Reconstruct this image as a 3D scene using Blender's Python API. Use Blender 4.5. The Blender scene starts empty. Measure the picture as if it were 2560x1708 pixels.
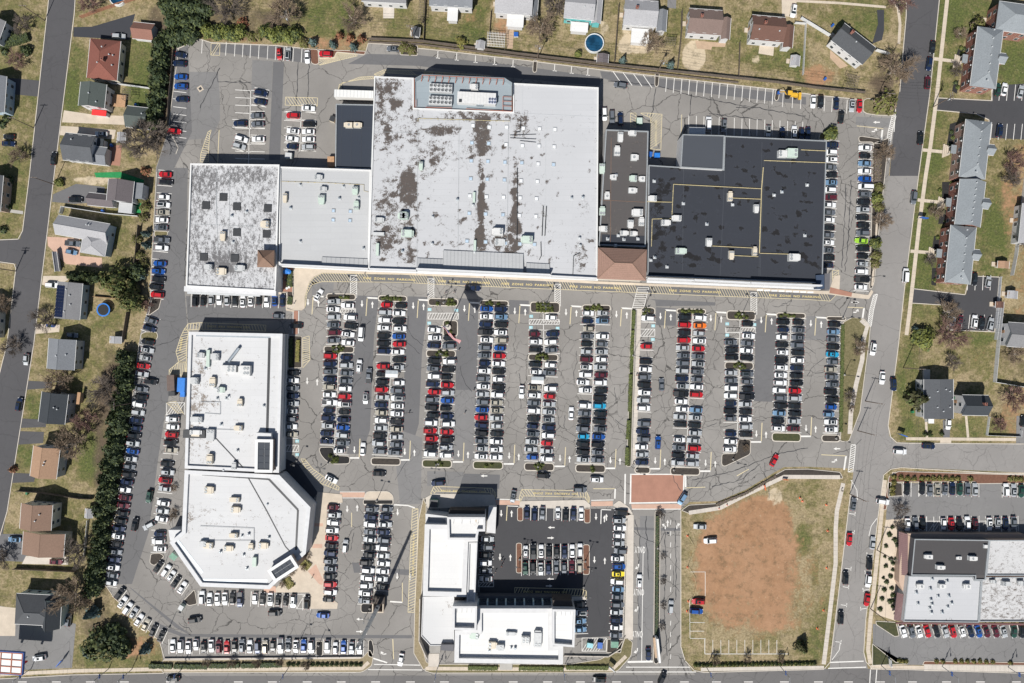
import bpy, bmesh, math, random
import numpy as np
from mathutils import Vector, Matrix
random.seed(7); rng = np.random.default_rng(7)
SC = bpy.context.scene
COL = SC.collection
R = math.radians
# plan scale: 7 plan units (px of the survey plan) per metre; camera height above ground
S, H = 7.0, 244.0
# ---------------------------------------------------------------- camera, sky, sun, exposure
cam = bpy.data.cameras.new('camera'); camo = bpy.data.objects.new('camera', cam); COL.objects.link(camo)
camo.location = (0, 0, H); camo.rotation_euler = (0, 0, 0)
cam.sensor_width = 36; cam.lens = 36 * H / (2560 / S); cam.clip_end = 3000; cam.clip_start = 1
SC.camera = camo
world = bpy.data.worlds.new('World'); SC.world = world; world.use_nodes = True
wn = world.node_tree.nodes; wl = world.node_tree.links
sky = wn.new('ShaderNodeTexSky'); sky.sky_type = 'NISHITA'; sky.sun_disc = False
SUN_EL, SUN_AZ = R(51), R(203.6)
sky.sun_elevation = SUN_EL; sky.sun_rotation = SUN_AZ
bg = [n for n in wn if n.type == 'BACKGROUND'][0]
wl.new(sky.outputs[0], bg.inputs[0]); bg.inputs[1].default_value = 0.052
sun = bpy.data.lights.new('sun', 'SUN'); suno = bpy.data.objects.new('sun', sun); COL.objects.link(suno)
sun.energy = 4.4; sun.angle = R(0.53); sun.color = (1.0, 0.965, 0.91)
sd = Vector((math.sin(SUN_AZ) * math.cos(SUN_EL), math.cos(SUN_AZ) * math.cos(SUN_EL), math.sin(SUN_EL)))
suno.rotation_euler = (-sd).to_track_quat('-Z', 'Y').to_euler(); suno.location = sd * 300
vs = SC.view_settings; vs.view_transform = 'Standard'; vs.look = 'None'; vs.exposure = 0.45; vs.gamma = 1.0; vs.use_curve_mapping = False
SC.render.film_transparent = False
SC.cycles.max_bounces = 4; SC.cycles.diffuse_bounces = 2; SC.cycles.glossy_bounces = 2; SC.cycles.transmission_bounces = 2
# ---------------------------------------------------------------- plan helpers
def W(px, py, h=0.0):
    k = (H - h) / H / S
    return ((px - 1280) * k, (854 - py) * k, h)
ZX = {'A': 0, 'B': 500, 'C': 1000, 'D': 1500, 'E': 2040}; ZY = [0, 420, 840, 1268]; KT = 0.28063
def t(tile, x, y): return (ZX[tile[0]] + x * KT, ZY[int(tile[1])] + y * KT)
def T(tile, s): return [t(tile, *map(float, q.split(','))) for q in s.split()]
def P(s): return [tuple(map(float, q.split(','))) for q in s.split()]
def WP(pts, h=0.0): return [W(x, y, h)[:2] for x, y in pts]
def area(p): return 0.5 * sum(p[i][0] * p[(i + 1) % len(p)][1] - p[(i + 1) % len(p)][0] * p[i][1] for i in range(len(p)))
def ccw(p): return list(p) if area(p) > 0 else list(p)[::-1]
def inset(p, d):
    p = ccw(p); n = len(p); out = []
    for i in range(n):
        a, b, c = Vector(p[i - 1]), Vector(p[i]), Vector(p[(i + 1) % n])
        e1 = (b - a).normalized(); e2 = (c - b).normalized()
        n1 = Vector((-e1.y, e1.x)); n2 = Vector((-e2.y, e2.x))
        m = n1 + n2; k = max(0.35, 1 + n1.dot(n2))
        out.append(tuple(b + m * (d / k)))
    return out
def rounded(p, r, n=4):
    p = ccw(p); out = []
    for i in range(len(p)):
        a, b, c = Vector(p[i - 1]), Vector(p[i]), Vector(p[(i + 1) % len(p)])
        d1 = min(r, (a - b).length * .48); d2 = min(r, (c - b).length * .48)
        q1 = b + (a - b).normalized() * d1; q2 = b + (c - b).normalized() * d2
        for k in range(n + 1):
            u = k / n; out.append(tuple(q1 * (1 - u) ** 2 + b * 2 * u * (1 - u) + q2 * u * u))
    return out
# ---------------------------------------------------------------- mesh collector
class MB:
    def __init__(s): s.v = []; s.f = []; s.m = []
    def face(s, pts, mi=0):
        i = len(s.v); s.v += [tuple(p) for p in pts]; s.f.append(tuple(range(i, i + len(pts)))); s.m.append(mi)
    def grid(s, rows, mi=0, close=False):
        i0 = len(s.v); n = len(rows[0])
        for r in rows: s.v += [tuple(p) for p in r]
        for a in range(len(rows) - 1):
            for b in range(n if close else n - 1):
                c = (b + 1) % n
                s.f.append((i0 + a * n + b, i0 + a * n + c, i0 + (a + 1) * n + c, i0 + (a + 1) * n + b)); s.m.append(mi)
        return i0
    def prism(s, poly, z0, z1, mi=0, top=True, bottom=False, mtop=None):
        poly = ccw(poly); n = len(poly)
        s.grid([[(x, y, z0) for x, y in poly], [(x, y, z1) for x, y in poly]], mi, True)
        if top: s.face([(x, y, z1) for x, y in poly], mi if mtop is None else mtop)
        if bottom: s.face([(x, y, z0) for x, y in poly][::-1], mi)
    def ring(s, outer, inner, z0, z1, mi=0):
        a, b = ccw(outer), ccw(inner); n = len(a)
        s.grid([[(x, y, z0) for x, y in a], [(x, y, z1) for x, y in a], [(x, y, z1) for x, y in b], [(x, y, z0) for x, y in b]], mi, True)
    def box(s, cx, cy, z0, sx, sy, sz, rz=0.0, mi=0, bottom=False, top=1.0):
        c, n = math.cos(rz), math.sin(rz)
        q = lambda k: [(cx + (x * c - y * n) * k, cy + (x * n + y * c) * k) for x, y in ((-sx / 2, -sy / 2), (sx / 2, -sy / 2), (sx / 2, sy / 2), (-sx / 2, sy / 2))]
        a, b = q(1), q(top)
        s.grid([[(x, y, z0) for x, y in a], [(x, y, z0 + sz) for x, y in b]], mi, True)
        s.face([(x, y, z0 + sz) for x, y in b], mi)
        if bottom: s.face([(x, y, z0) for x, y in a][::-1], mi)
    def tube(s, p0, p1, r0, r1=None, n=6, mi=0, cap=True):
        r1 = r0 if r1 is None else r1
        p0, p1 = Vector(p0), Vector(p1); d = (p1 - p0)
        if d.length < 1e-6: return
        d.normalize(); u = d.orthogonal().normalized(); w = d.cross(u)
        rows = [[p + (u * math.cos(2 * math.pi * k / n) + w * math.sin(2 * math.pi * k / n)) * r for k in range(n)] for p, r in ((p0, r0), (p1, r1))]
        s.grid(rows, mi, True)
        if cap: s.face(rows[1], mi); s.face(rows[0][::-1], mi)
    def lathe(s, prof, n=12, c=(0, 0, 0), mi=0):
        s.grid([[(c[0] + r * math.cos(2 * math.pi * k / n), c[1] + r * math.sin(2 * math.pi * k / n), c[2] + z) for k in range(n)] for r, z in prof], mi, True)
        r, z = prof[-1]
        if r > 1e-3: s.face([(c[0] + r * math.cos(2 * math.pi * k / n), c[1] + r * math.sin(2 * math.pi * k / n), c[2] + z) for k in range(n)], mi)
    def mesh(s, name, mats):
        me = bpy.data.meshes.new(name); me.from_pydata(s.v, [], s.f)
        for m in (mats if isinstance(mats, (list, tuple)) else [mats]): me.materials.append(m)
        if any(s.m): me.polygons.foreach_set('material_index', s.m)
        me.update(); return me
    def build(s, name, mats, parent=None, **kw): return ob(name, s.mesh(name, mats), parent, **kw)
def ob(name, me, parent=None, loc=None, rz=None, **kw):
    o = bpy.data.objects.new(name, me); COL.objects.link(o)
    if parent: o.parent = parent
    if loc: o.location = loc
    if rz is not None: o.rotation_euler = (0, 0, rz)
    for k, v in kw.items(): o[k] = v
    return o
def thing(name, label, cat, loc=(0, 0, 0), rz=0.0, group=None):
    o = ob(name, None, None, loc, rz); o['label'] = label; o['category'] = cat
    if group: o['group'] = group
    o.empty_display_size = .2
    return o
def tag(o, label, cat, group=None):
    o['label'] = label; o['category'] = cat
    if group: o['group'] = group
    return o
def st(o, label=None, kind='structure'):
    o['kind'] = kind
    if label: o['label'] = label
    return o
ORD = ['zeroth', 'first', 'second', 'third', 'fourth', 'fifth', 'sixth', 'seventh', 'eighth', 'ninth', 'tenth', 'eleventh', 'twelfth', 'thirteenth', 'fourteenth', 'fifteenth', 'sixteenth', 'seventeenth', 'eighteenth', 'nineteenth', 'twentieth']
def nth(i): return ORD[i] if i < len(ORD) else ('twenty-' + ORD[i - 20] if i < 30 else '%dth' % i)
# ---------------------------------------------------------------- materials
MATS = {}
class NG:
    def __init__(s, name):
        s.m = bpy.data.materials.new(name); s.m.use_nodes = True; s.n = s.m.node_tree.nodes; s.l = s.m.node_tree.links
        s.b = s.n['Principled BSDF']; MATS[name] = s.m
    def new(s, ty, **kw):
        x = s.n.new('ShaderNode' + ty)
        for k, v in kw.items(): setattr(x, k, v)
        return x
    def put(s, sock, v):
        if isinstance(v, bpy.types.NodeSocket): s.l.new(v, sock)
        else: sock.default_value = (v if not isinstance(v, (tuple, list)) else (tuple(v) + (1,))[:len(sock.default_value)])
    def pos(s, kind='Position'):
        if kind == 'Position': return s.new('NewGeometry').outputs['Position']
        return s.new('TexCoord').outputs[kind]
    def noise(s, scale, detail=3, rough=.55, vec=None, dist=0.0):
        x = s.new('TexNoise'); x.inputs['Scale'].default_value = scale; x.inputs['Detail'].default_value = detail
        x.inputs['Roughness'].default_value = rough; x.inputs['Distortion'].default_value = dist
        s.l.new(vec if vec is not None else s.pos(), x.inputs['Vector']); return x.outputs['Fac']
    def scalev(s, v, sc):
        x = s.new('VectorMath', operation='MULTIPLY'); s.l.new(v, x.inputs[0]); x.inputs[1].default_value = sc; return x.outputs[0]
    def ramp(s, f, a, b, c0=0.0, c1=1.0):
        x = s.new('MapRange'); x.inputs['From Min'].default_value = a; x.inputs['From Max'].default_value = b
        x.inputs['To Min'].default_value = c0; x.inputs['To Max'].default_value = c1; s.l.new(f, x.inputs['Value']); return x.outputs[0]
    def math(s, op, a, b=None):
        x = s.new('Math', operation=op); s.put(x.inputs[0], a)
        if b is not None: s.put(x.inputs[1], b)
        return x.outputs[0]
    def mix(s, f, a, b, bt='MIX'):
        x = s.new('Mix', data_type='RGBA', blend_type=bt); s.put(x.inputs[0], f); s.put(x.inputs[6], a); s.put(x.inputs[7], b); return x.outputs[2]
    def attr(s, name): return s.new('Attribute', attribute_name=name).outputs['Fac']
    def done(s, col, rough=.85, metal=0.0, bump=None, bs=.3, bd=.05, **kw):
        s.put(s.b.inputs['Base Color'], col); s.put(s.b.inputs['Roughness'], rough); s.b.inputs['Metallic'].default_value = metal
        if bump is not None:
            x = s.new('Bump'); x.inputs['Strength'].default_value = bs; x.inputs['Distance'].default_value = bd
            s.l.new(bump, x.inputs['Height']); s.l.new(x.outputs[0], s.b.inputs['Normal'])
        for k, v in kw.items(): s.put(s.b.inputs[k.replace('_', ' ')], v)
        return s.m
def vary(c, k): return tuple(max(0, x * k) for x in c)
def plain(name, c, rough=.7, var=.18, sc=1.2, metal=0.0, **kw):
    g = NG(name); f = g.noise(sc, 4); f2 = g.noise(sc * .13, 2)
    a = g.mix(g.ramp(f, .3, .7), vary(c, 1 - var), vary(c, 1 + var)); a = g.mix(g.ramp(f2, .35, .65, 0, .5), a, vary(c, 1 - var))
    return g.done(a, rough, metal, **kw)
def asphalt(name, c, crack=.6, patch=.25, seal=False):
    g = NG(name)
    n1 = g.noise(.035, 3); n2 = g.noise(.5, 5); n3 = g.noise(5, 2)
    a = g.mix(g.ramp(n1, .35, .65), vary(c, 1 - patch), vary(c, 1 + patch * .6))
    a = g.mix(g.ramp(n2, .3, .75, 0, .5), a, vary(c, .8)); a = g.mix(g.ramp(n3, .3, .7, 0, .25), a, vary(c, 1.5))
    # oil drips and tyre grime
    oil = g.noise(.28, 4, .7); a = g.mix(g.ramp(oil, .62, .74, 0, .45), a, vary(c, .45))
    if crack:
        d = g.new('VectorMath', operation='ADD'); g.l.new(g.pos(), d.inputs[0])
        nv = g.new('TexNoise'); nv.inputs['Scale'].default_value = .35; nv.inputs['Detail'].default_value = 4; g.l.new(g.pos(), nv.inputs['Vector'])
        g.l.new(g.scalev(nv.outputs['Color'], (3.2, 3.2, 0)), d.inputs[1])
        msk = g.ramp(g.noise(.018, 2), .42, .56)
        for sc, wd, am in ((.085, .006, 1.0), (.2, .011, .7)):
            v = g.new('TexVoronoi', feature='DISTANCE_TO_EDGE'); v.inputs['Scale'].default_value = sc; g.l.new(d.outputs[0], v.inputs['Vector'])
            k = g.ramp(v.outputs['Distance'], wd * .4, wd * 1.6, am * crack, 0)
            if sc > .1: k = g.math('MULTIPLY', k, msk)
            a = g.mix(k, a, vary(c, .22))
    return g.done(a, .88, bump=n3, bs=.2, bd=.02)
asphalt('asphalt_old', (.208, .197, .183), .9, .24)
asphalt('asphalt_mid', (.165, .162, .16), .35, .12)
asphalt('asphalt_patch', (.115, .114, .117), .15, .1)
asphalt('asphalt_lane', (.118, .117, .119), .35, .12)
asphalt('asphalt_dark', (.046, .046, .05), .12, .15)
asphalt('asphalt_street', (.066, .065, .069), .25, .15)
asphalt('asphalt_road', (.125, .12, .118), .4, .15)
asphalt('asphalt_street_pale', (.215, .205, .195), .35, .14)
asphalt('asphalt_drive', (.033, .035, .042), .05, .15)
asphalt('asphalt_seal', (.035, .036, .04), .0, .2)
def concrete(name, c, stain=.35):
    g = NG(name); n = g.noise(.35, 5, .6); n2 = g.noise(3, 4)
    a = g.mix(g.ramp(n, .3, .7), vary(c, .86), vary(c, 1.08)); a = g.mix(g.ramp(n2, .3, .75, 0, stain), a, vary(c, .72))
    return g.done(a, .9, bump=n2, bs=.15, bd=.02)
concrete('concrete', (.50, .43, .345)); concrete('concrete_pale', (.50, .455, .40)); concrete('concrete_grey', (.36, .345, .32))
concrete('kerb', (.53, .485, .42)); concrete('paver_red', (.33, .17, .12)); concrete('paver_pink', (.5, .33, .25)); concrete('flagstone_tan', (.40, .29, .2)); concrete('gravel_bed', (.56, .47, .37), .5)
concrete('paint_white', (.66, .645, .61), .3); concrete('paint_yellow', (.62, .50, .22), .25); concrete('paint_yellow_pale', (.58, .50, .32), .35); concrete('paint_blue', (.30, .55, .60), .3); concrete('paint_red', (.65, .03, .03)); concrete('paint_pink', (.62, .28, .22))
def groundmat():
    g = NG('ground_cover')
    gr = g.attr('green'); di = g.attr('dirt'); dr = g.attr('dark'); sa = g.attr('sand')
    n1 = g.noise(.09, 5, .65); n2 = g.noise(.42, 6, .75); n3 = g.noise(1.5, 5, .8)
    k = g.math('ADD', gr, g.ramp(n1, .25, .75, -.42, .42)); k = g.math('ADD', k, g.ramp(n2, .3, .7, -.38, .38))
    dry = g.mix(g.ramp(n3, .36, .64), (.17, .128, .066), (.36, .29, .175))
    lush = g.mix(g.ramp(n3, .36, .64), (.032, .048, .01), (.12, .135, .034))
    mid = g.mix(g.ramp(n3, .36, .64), (.075, .07, .024), (.21, .18, .075))
    a = g.mix(g.ramp(k, .1, .5), dry, mid); a = g.mix(g.ramp(k, .5, .95), a, lush)
    soil = g.mix(g.ramp(n2, .3, .7), (.20, .108, .055), (.33, .185, .098))
    soil = g.mix(g.ramp(n1, .35, .7, 0, .6), soil, (.37, .22, .13))
    a = g.mix(g.ramp(g.math('ADD', g.math('ADD', di, g.ramp(n1, .25, .75, -.3, .3)), g.ramp(n2, .25, .75, -.4, .4)), .3, .7), a, soil)
    a = g.mix(g.ramp(g.math('ADD', sa, g.ramp(n2, .25, .75, -.3, .3)), .4, .6), a, g.mix(g.ramp(n3, .3, .7), (.40, .325, .225), (.50, .42, .30)))
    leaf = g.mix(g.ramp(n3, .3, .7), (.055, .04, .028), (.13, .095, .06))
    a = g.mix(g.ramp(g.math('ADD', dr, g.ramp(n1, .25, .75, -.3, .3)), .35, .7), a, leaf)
    a = g.mix(g.ramp(g.noise(.3, 6, .8), .5, .68, 0, .6), a, (.048, .043, .02))
    sp = g.noise(1.1, 3, .8); a = g.mix(g.ramp(sp, .62, .72, 0, .6), a, (.42, .36, .25))
    g.done(a, .95, bump=n3, bs=.6, bd=.12)
groundmat()
def mulch(name, c1, c2):
    g = NG(name); n = g.noise(1.2, 6, .75); n2 = g.noise(7, 3)
    g.done(g.mix(g.ramp(n2, .3, .7, 0, .6), g.mix(g.ramp(n, .3, .7), c1, c2), vary(c1, .6)), .95, bump=n2, bs=.6, bd=.06)
mulch('mulch', (.028, .024, .022), (.08, .066, .052)); mulch('mulch_dark', (.012, .012, .013), (.03, .029, .028)); mulch('mulch_red', (.12, .055, .035), (.22, .11, .07)); mulch('dry_grass', (.2, .16, .095), (.36, .3, .19)); mulch('grass_bed', (.03, .04, .016), (.085, .08, .03)); mulch('grass_verge', (.09, .085, .032), (.26, .215, .12))
def membrane(name, base, stain_c, sc=.22, streak=(1, 1, 1), warm=(.10, .075, .055), halo=.55):
    g = NG(name); v = g.scalev(g.pos(), streak)
    st_ = g.attr('stain'); n1 = g.noise(sc, 6, .72, v); n2 = g.noise(sc * 7, 4, .7, v); n3 = g.noise(.04, 2)
    br = g.new('TexBrick'); g.l.new(g.pos(), br.inputs['Vector']); br.inputs['Scale'].default_value = 1; br.inputs['Mortar Size'].default_value = .035; br.inputs['Brick Width'].default_value = 14; br.inputs['Row Height'].default_value = 2.1
    for i_, c_ in ((1, base), (2, vary(base, .95)), (3, vary(base, .78))): g.put(br.inputs[i_], c_)
    a = g.mix(g.ramp(n3, .3, .7), vary(base, .9), br.outputs[0]); a = g.mix(g.ramp(n2, .4, .75, 0, .16), a, vary(base, .7))
    k = g.math('ADD', st_, g.ramp(n1, .28, .72, -.5, .5)); k = g.math('ADD', k, g.ramp(n2, .3, .7, -.36, .36))
    sc_ = g.mix(g.ramp(n2, .35, .65), stain_c, warm)
    a = g.mix(g.ramp(k, .42, .56, 0, .55), a, vary(base, halo)); a = g.mix(g.ramp(k, .54, .64, 0, .94), a, sc_)
    g.done(a, .9, bump=n2, bs=.1, bd=.02)
membrane('roof_white', (.455, .462, .475), (.035, .033, .033), .5, (1, 1, 1), (.085, .06, .045))
membrane('roof_white_streaky', (.50, .505, .515), (.06, .06, .065), .8, (1.5, .8, 1), (.15, .145, .145))
membrane('roof_clean', (.425, .432, .437), (.4, .4, .42))
membrane('roof_pale', (.545, .548, .55), (.2, .18, .16), .45, (1, 1, 1), (.2, .16, .13))
membrane('roof_bright', (.64, .64, .63), (.5, .45, .38), .3, (1, 1, 1), (.45, .36, .26))
membrane('roof_brown', (.078, .072, .071), (.035, .03, .03), .25, (1, 1, 1), (.13, .115, .105))
membrane('roof_black', (.027, .031, .041), (.002, .002, .003), .55, (1, 1, 1), (.006, .005, .005), 2.1)
membrane('roof_slate', (.055, .062, .075), (.04, .045, .055), .3)
membrane('roof_navy', (.028, .036, .052), (.02, .025, .035), .3)
membrane('roof_blocky', (.50, .50, .50), (.06, .055, .05), .5, (1.6, 2.4, 1), (.12, .09, .07))
membrane('roof_grey_deck', (.26, .305, .335), (.2, .24, .26), .2)
def shingle(name, c, var=.22):
    g = NG(name); n = g.noise(2.6, 4, .7); n2 = g.noise(.25, 3); n3 = g.noise(9, 2)
    a = g.mix(g.ramp(n, .3, .7), vary(c, 1 - var), vary(c, 1 + var)); a = g.mix(g.ramp(n2, .3, .7, 0, .4), a, vary(c, .75)); a = g.mix(g.ramp(n3, .3, .7, 0, .3), a, vary(c, 1.3))
    g.done(a, .92, bump=n3, bs=.3, bd=.03)
for k_, c_ in dict(red=(.17, .062, .045), rust=(.20, .10, .075), green=(.062, .075, .07), slate=(.075, .08, .088), darkslate=(.032, .038, .045), purple=(.115, .10, .105), pale=(.30, .30, .31), grey=(.17, .17, .175), bluegrey=(.16, .17, .185), orange=(.31, .195, .125), mauve=(.16, .115, .10), brown=(.115, .06, .045), apart=(.20, .22, .235), charcoal=(.06, .064, .07), black=(.02, .023, .028), tan=(.20, .128, .092), hip=(.25, .155, .12)).items(): shingle('shingle_' + k_, c_)
for k_, c_ in dict(white=(.53, .53, .53), cream=(.62, .58, .47), grey=(.42, .43, .45), blue=(.33, .42, .50), teal=(.12, .42, .42), bluegreen=(.5, .6, .58), stucco=(.58, .52, .44), facade=(.54, .545, .55), tan=(.42, .31, .24), navy=(.03, .05, .09), darkwall=(.10, .10, .11)).items(): plain('wall_' + k_, c_, .8, .07, .8)
def brickmat():
    g = NG('brick_red'); b = g.new('TexBrick'); v = g.new('TexCoord').outputs['Object']
    x = g.new('Mapping'); x.inputs['Rotation'].default_value = (R(90), 0, 0); g.l.new(v, x.inputs[0]); g.l.new(x.outputs[0], b.inputs['Vector'])
    for i, c in ((1, (.26, .085, .055)), (2, (.19, .062, .042)), (3, (.4, .33, .28))): g.put(b.inputs[i], c)
    b.inputs['Scale'].default_value = 4.0; n = g.noise(1.5, 4)
    g.done(g.mix(g.ramp(n, .3, .7, 0, .35), b.outputs[0], (.14, .05, .04)), .9)
brickmat()
plain('glass_dark', (.018, .024, .028), .08, .1, .5); plain('glass_window', (.05, .065, .08), .1, .3, .8); plain('glass_skylight', (.42, .52, .62), .15, .2, 1.5); plain('skylight_dome', (.72, .73, .75), .3, .05)
plain('trim_white', (.62, .62, .61), .6, .05); plain('metal_grey', (.34, .36, .37), .5, .15, 2, .3); plain('metal_pale', (.48, .5, .51), .45, .1, 2, .2); plain('metal_dark', (.045, .047, .05), .5, .2, 2, .2); plain('galvanised', (.4, .44, .47), .4, .15, 2, .6)
plain('unit_beige', (.56, .50, .40), .6, .1); plain('unit_green', (.44, .52, .46), .6, .1); plain('unit_grey', (.45, .46, .46), .6, .12); plain('unit_white', (.55, .55, .54), .6, .08); plain('fan_black', (.012, .012, .014), .6, .2); plain('rust_red', (.34, .11, .06), .7, .25, 2); plain('dark_shingle', (.07, .058, .05), .9, .25, 2); plain('rust', (.2, .12, .08), .9, .3, 2)
plain('pipe_yellow', (.46, .39, .22), .6, .15); plain('wood_fence', (.13, .105, .085), .9, .25, 1.5); plain('wood_red', (.30, .15, .09), .9, .25, 1.5); plain('wood_deck', (.38, .23, .13), .85, .2, 1.5); plain('wood_pole', (.15, .11, .085), .9, .2); plain('vinyl_white', (.58, .59, .6), .5, .06)
plain('rubber', (.015, .015, .016), .8, .2); plain('lamp_red', (.4, .01, .01), .3); plain('lamp_clear', (.7, .72, .74), .15)
plain('plastic_blue', (.02, .10, .38), .5); plain('plastic_green', (.02, .16, .07), .5); plain('plastic_orange', (.85, .16, .03), .5); plain('turf_green', (.015, .20, .06), .9); plain('water', (.012, .06, .12), .06, .5, .35); plain('pool_deck', (.6, .62, .62), .5); plain('canopy_white', (.62, .62, .6), .6, .04); plain('canopy_grey', (.42, .46, .48), .6)
plain('dumpster_brown', (.11, .075, .062), .6); plain('dumpster_blue', (.02, .17, .55), .5); plain('dumpster_green', (.12, .25, .18), .6); plain('machine_yellow', (.62, .36, .03), .5); plain('solar', (.012, .018, .045), .15, .3); plain('awning_maroon', (.15, .075, .075), .6, .15, 3); plain('flag_red', (.5, .02, .03), .7); plain('flag_white', (.55, .55, .55), .7); plain('flag_blue', (.02, .03, .14), .7)
plain('bark', (.105, .085, .07), .95, .25, 2); plain('bark_pale', (.32, .28, .24), .95, .25, 2); plain('twig', (.12, .098, .082), .95, .3, 2); plain('twig_red', (.17, .10, .085), .95, .3, 2); plain('twig_tan', (.20, .15, .105), .95, .3, 2)
def leafm(name, c1, c2):
    g = NG(name); r = g.new('ObjectInfo').outputs['Random']; n = g.noise(1.3, 3); n2 = g.noise(.35, 2)
    a = g.mix(g.ramp(n, .3, .7), c1, c2); a = g.mix(g.math('MULTIPLY', r, .35), a, vary(c2, .7))
    g.done(a, .75, Subsurface_Weight=0.0)
leafm('leaf_dark', (.018, .034, .014), (.05, .072, .028)); leafm('leaf_mid', (.04, .062, .016), (.105, .125, .036)); leafm('leaf_bright', (.085, .11, .018), (.2, .21, .05)); leafm('leaf_blue', (.055, .095, .09), (.14, .20, .19)); leafm('leaf_brown', (.15, .062, .03), (.3, .13, .07)); leafm('leaf_shrub', (.035, .05, .012), (.10, .125, .028)); leafm('leaf_olive', (.07, .07, .022), (.16, .14, .05)); leafm('leaf_yellow', (.11, .10, .025), (.25, .215, .06)); leafm('leaf_conifer', (.03, .034, .012), (.085, .08, .03))
PAINT = dict(w=('white', (.69, .70, .705), 0), s=('silver', (.47, .49, .50), .3), g=('grey', (.15, .165, .185), .3), k=('black', (.010, .011, .013), 0), b=('navy blue', (.010, .021, .058), .2), u=('bright blue', (.012, .075, .30), .1), r=('red', (.40, .012, .018), 0), m=('maroon', (.10, .016, .026), .2), t=('turquoise blue', (.02, .30, .50), .1), o=('orange', (.75, .17, .02), .1), y=('yellow', (.75, .60, .04), 0), e=('beige', (.42, .39, .32), .3), n=('dark green', (.018, .06, .042), .2), l=('lime green', (.27, .50, .04), 0), c=('light blue', (.17, .29, .43), .3))
for k_, (n_, c_, m_) in PAINT.items():
    g = NG('paint_car_' + n_.replace(' ', '_')); g.done(c_, .32, m_, Coat_Weight=.6, Coat_Roughness=.05); PAINT[k_] = (n_, g.m)
M = MATS
# ================================================================ ground
def soft(px, py, lst):
    v = np.zeros_like(px)
    for cx, cy, rx, ry, a in lst:
        d = np.sqrt(((px - cx) / rx) ** 2 + ((py - cy) / ry) ** 2)
        v += a * np.clip((1.25 - d) / .5, 0, 1)
    return v
GREEN = [(200, 800, 130, 560, .1), (60, 180, 70, 240, .25), (30, 480, 50, 120, .3), (355, 140, 45, 70, .55), (190, 170, 30, 90, .4), (180, 240, 25, 60, .5), (340, 240, 30, 30, .5), (370, 250, 40, 60, .4), (85, 1020, 25, 40, .6), (60, 1130, 25, 40, .5), (240, 1140, 50, 60, .6), (215, 940, 70, 60, .1), (230, 850, 80, 50, .0), (300, 520, 30, 100, .15), (250, 800, 60, 30, .15), (60, 1380, 60, 60, .25), (210, 1330, 20, 60, .2), (100, 1450, 110, 25, .12),
         (760, 60, 40, 40, .3), (830, 40, 60, 60, .45), (1000, 55, 45, 50, .3), (1100, 80, 60, 40, .28), (1190, 70, 30, 50, .5), (1420, 105, 70, 40, .1), (1690, 60, 30, 40, .3), (1930, 150, 80, 30, .45), (2000, 160, 20, 60, .4), (1830, 60, 60, 60, .2), (2150, 40, 70, 60, .35), (2060, 70, 40, 50, .15),
         (2340, 60, 60, 200, .5), (2420, 40, 60, 60, .6), (2540, 165, 60, 70, .75), (2340, 350, 50, 80, .4), (2320, 520, 50, 140, .55), (2300, 680, 40, 90, .65), (2480, 620, 40, 90, .6), (2500, 480, 50, 120, .3), (2330, 800, 60, 30, .4), (2460, 830, 60, 30, .6), (2270, 950, 30, 120, .4), (2300, 1080, 50, 30, .45), (2440, 1070, 90, 30, .4), (2430, 890, 60, 40, .25), (2480, 960, 60, 50, .1), (2550, 620, 30, 100, .1),
         (2008, 1350, 20, 40, .55), (2035, 1440, 12, 30, .3), (1990, 1480, 20, 40, .1), (2060, 1600, 40, 80, .3), (1745, 1350, 30, 60, .05), (300, 1640, 120, 40, .45), (1180, 0, 60, 40, .3)]
DIRT = [(1855, 1425, 125, 165, .75), (1900, 1300, 80, 50, .35), (1970, 1440, 60, 150, .32), (1940, 1560, 60, 20, .3), (1790, 1400, 50, 120, .15), (2040, 1450, 30, 120, .2), (1920, 1290, 60, 60, .5), (2560, 720, 40, 160, .35), (2540, 480, 40, 120, .5), (1610, 140, 60, 30, .1), (2030, 190, 30, 40, .35), (2060, 190, 40, 25, .5), (1180, 40, 20, 20, .4), (2550, 1030, 60, 80, .4), (2440, 900, 60, 30, .2), (255, 1420, 40, 40, .4), (345, 1620, 60, 30, .6), (1255, 70, 20, 30, .7), (610, 100, 100, 16, .4), (830, 110, 100, 20, .5), (1650, 180, 330, 10, .25)]
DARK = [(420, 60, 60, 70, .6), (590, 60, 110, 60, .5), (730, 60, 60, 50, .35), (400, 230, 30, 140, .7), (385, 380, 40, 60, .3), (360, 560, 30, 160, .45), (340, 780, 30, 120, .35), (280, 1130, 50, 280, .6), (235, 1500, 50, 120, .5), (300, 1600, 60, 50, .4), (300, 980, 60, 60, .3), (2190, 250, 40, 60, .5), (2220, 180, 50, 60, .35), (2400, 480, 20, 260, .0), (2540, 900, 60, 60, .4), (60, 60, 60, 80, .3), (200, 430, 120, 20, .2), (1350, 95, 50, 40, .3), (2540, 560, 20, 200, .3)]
xs = np.arange(-220, 221, 2.0); ys = np.arange(-150, 151, 2.0)
gx, gy = np.meshgrid(xs, ys); PX, PY = gx * S + 1280, 854 - gy * S
SAND = [(1590, 115, 50, 22, .9), (1735, 140, 30, 40, 1.0), (1570, 70, 14, 50, .5), (235, 450, 60, 14, .7), (150, 560, 14, 60, .4), (130, 760, 20, 60, .35), (1510, 70, 10, 30, .6), (2030, 140, 14, 60, .35), (1890, 150, 16, 20, .5), (1940, 1240, 22, 26, .6), (90, 460, 10, 10, .3), (2000, 1450, 20, 60, .15)]
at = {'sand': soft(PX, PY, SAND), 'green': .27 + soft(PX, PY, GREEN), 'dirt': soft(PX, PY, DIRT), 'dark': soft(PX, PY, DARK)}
vx, vy = gx.copy(), gy.copy()
for a_, lim in ((vx, 0), (vy, 1)): pass
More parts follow.
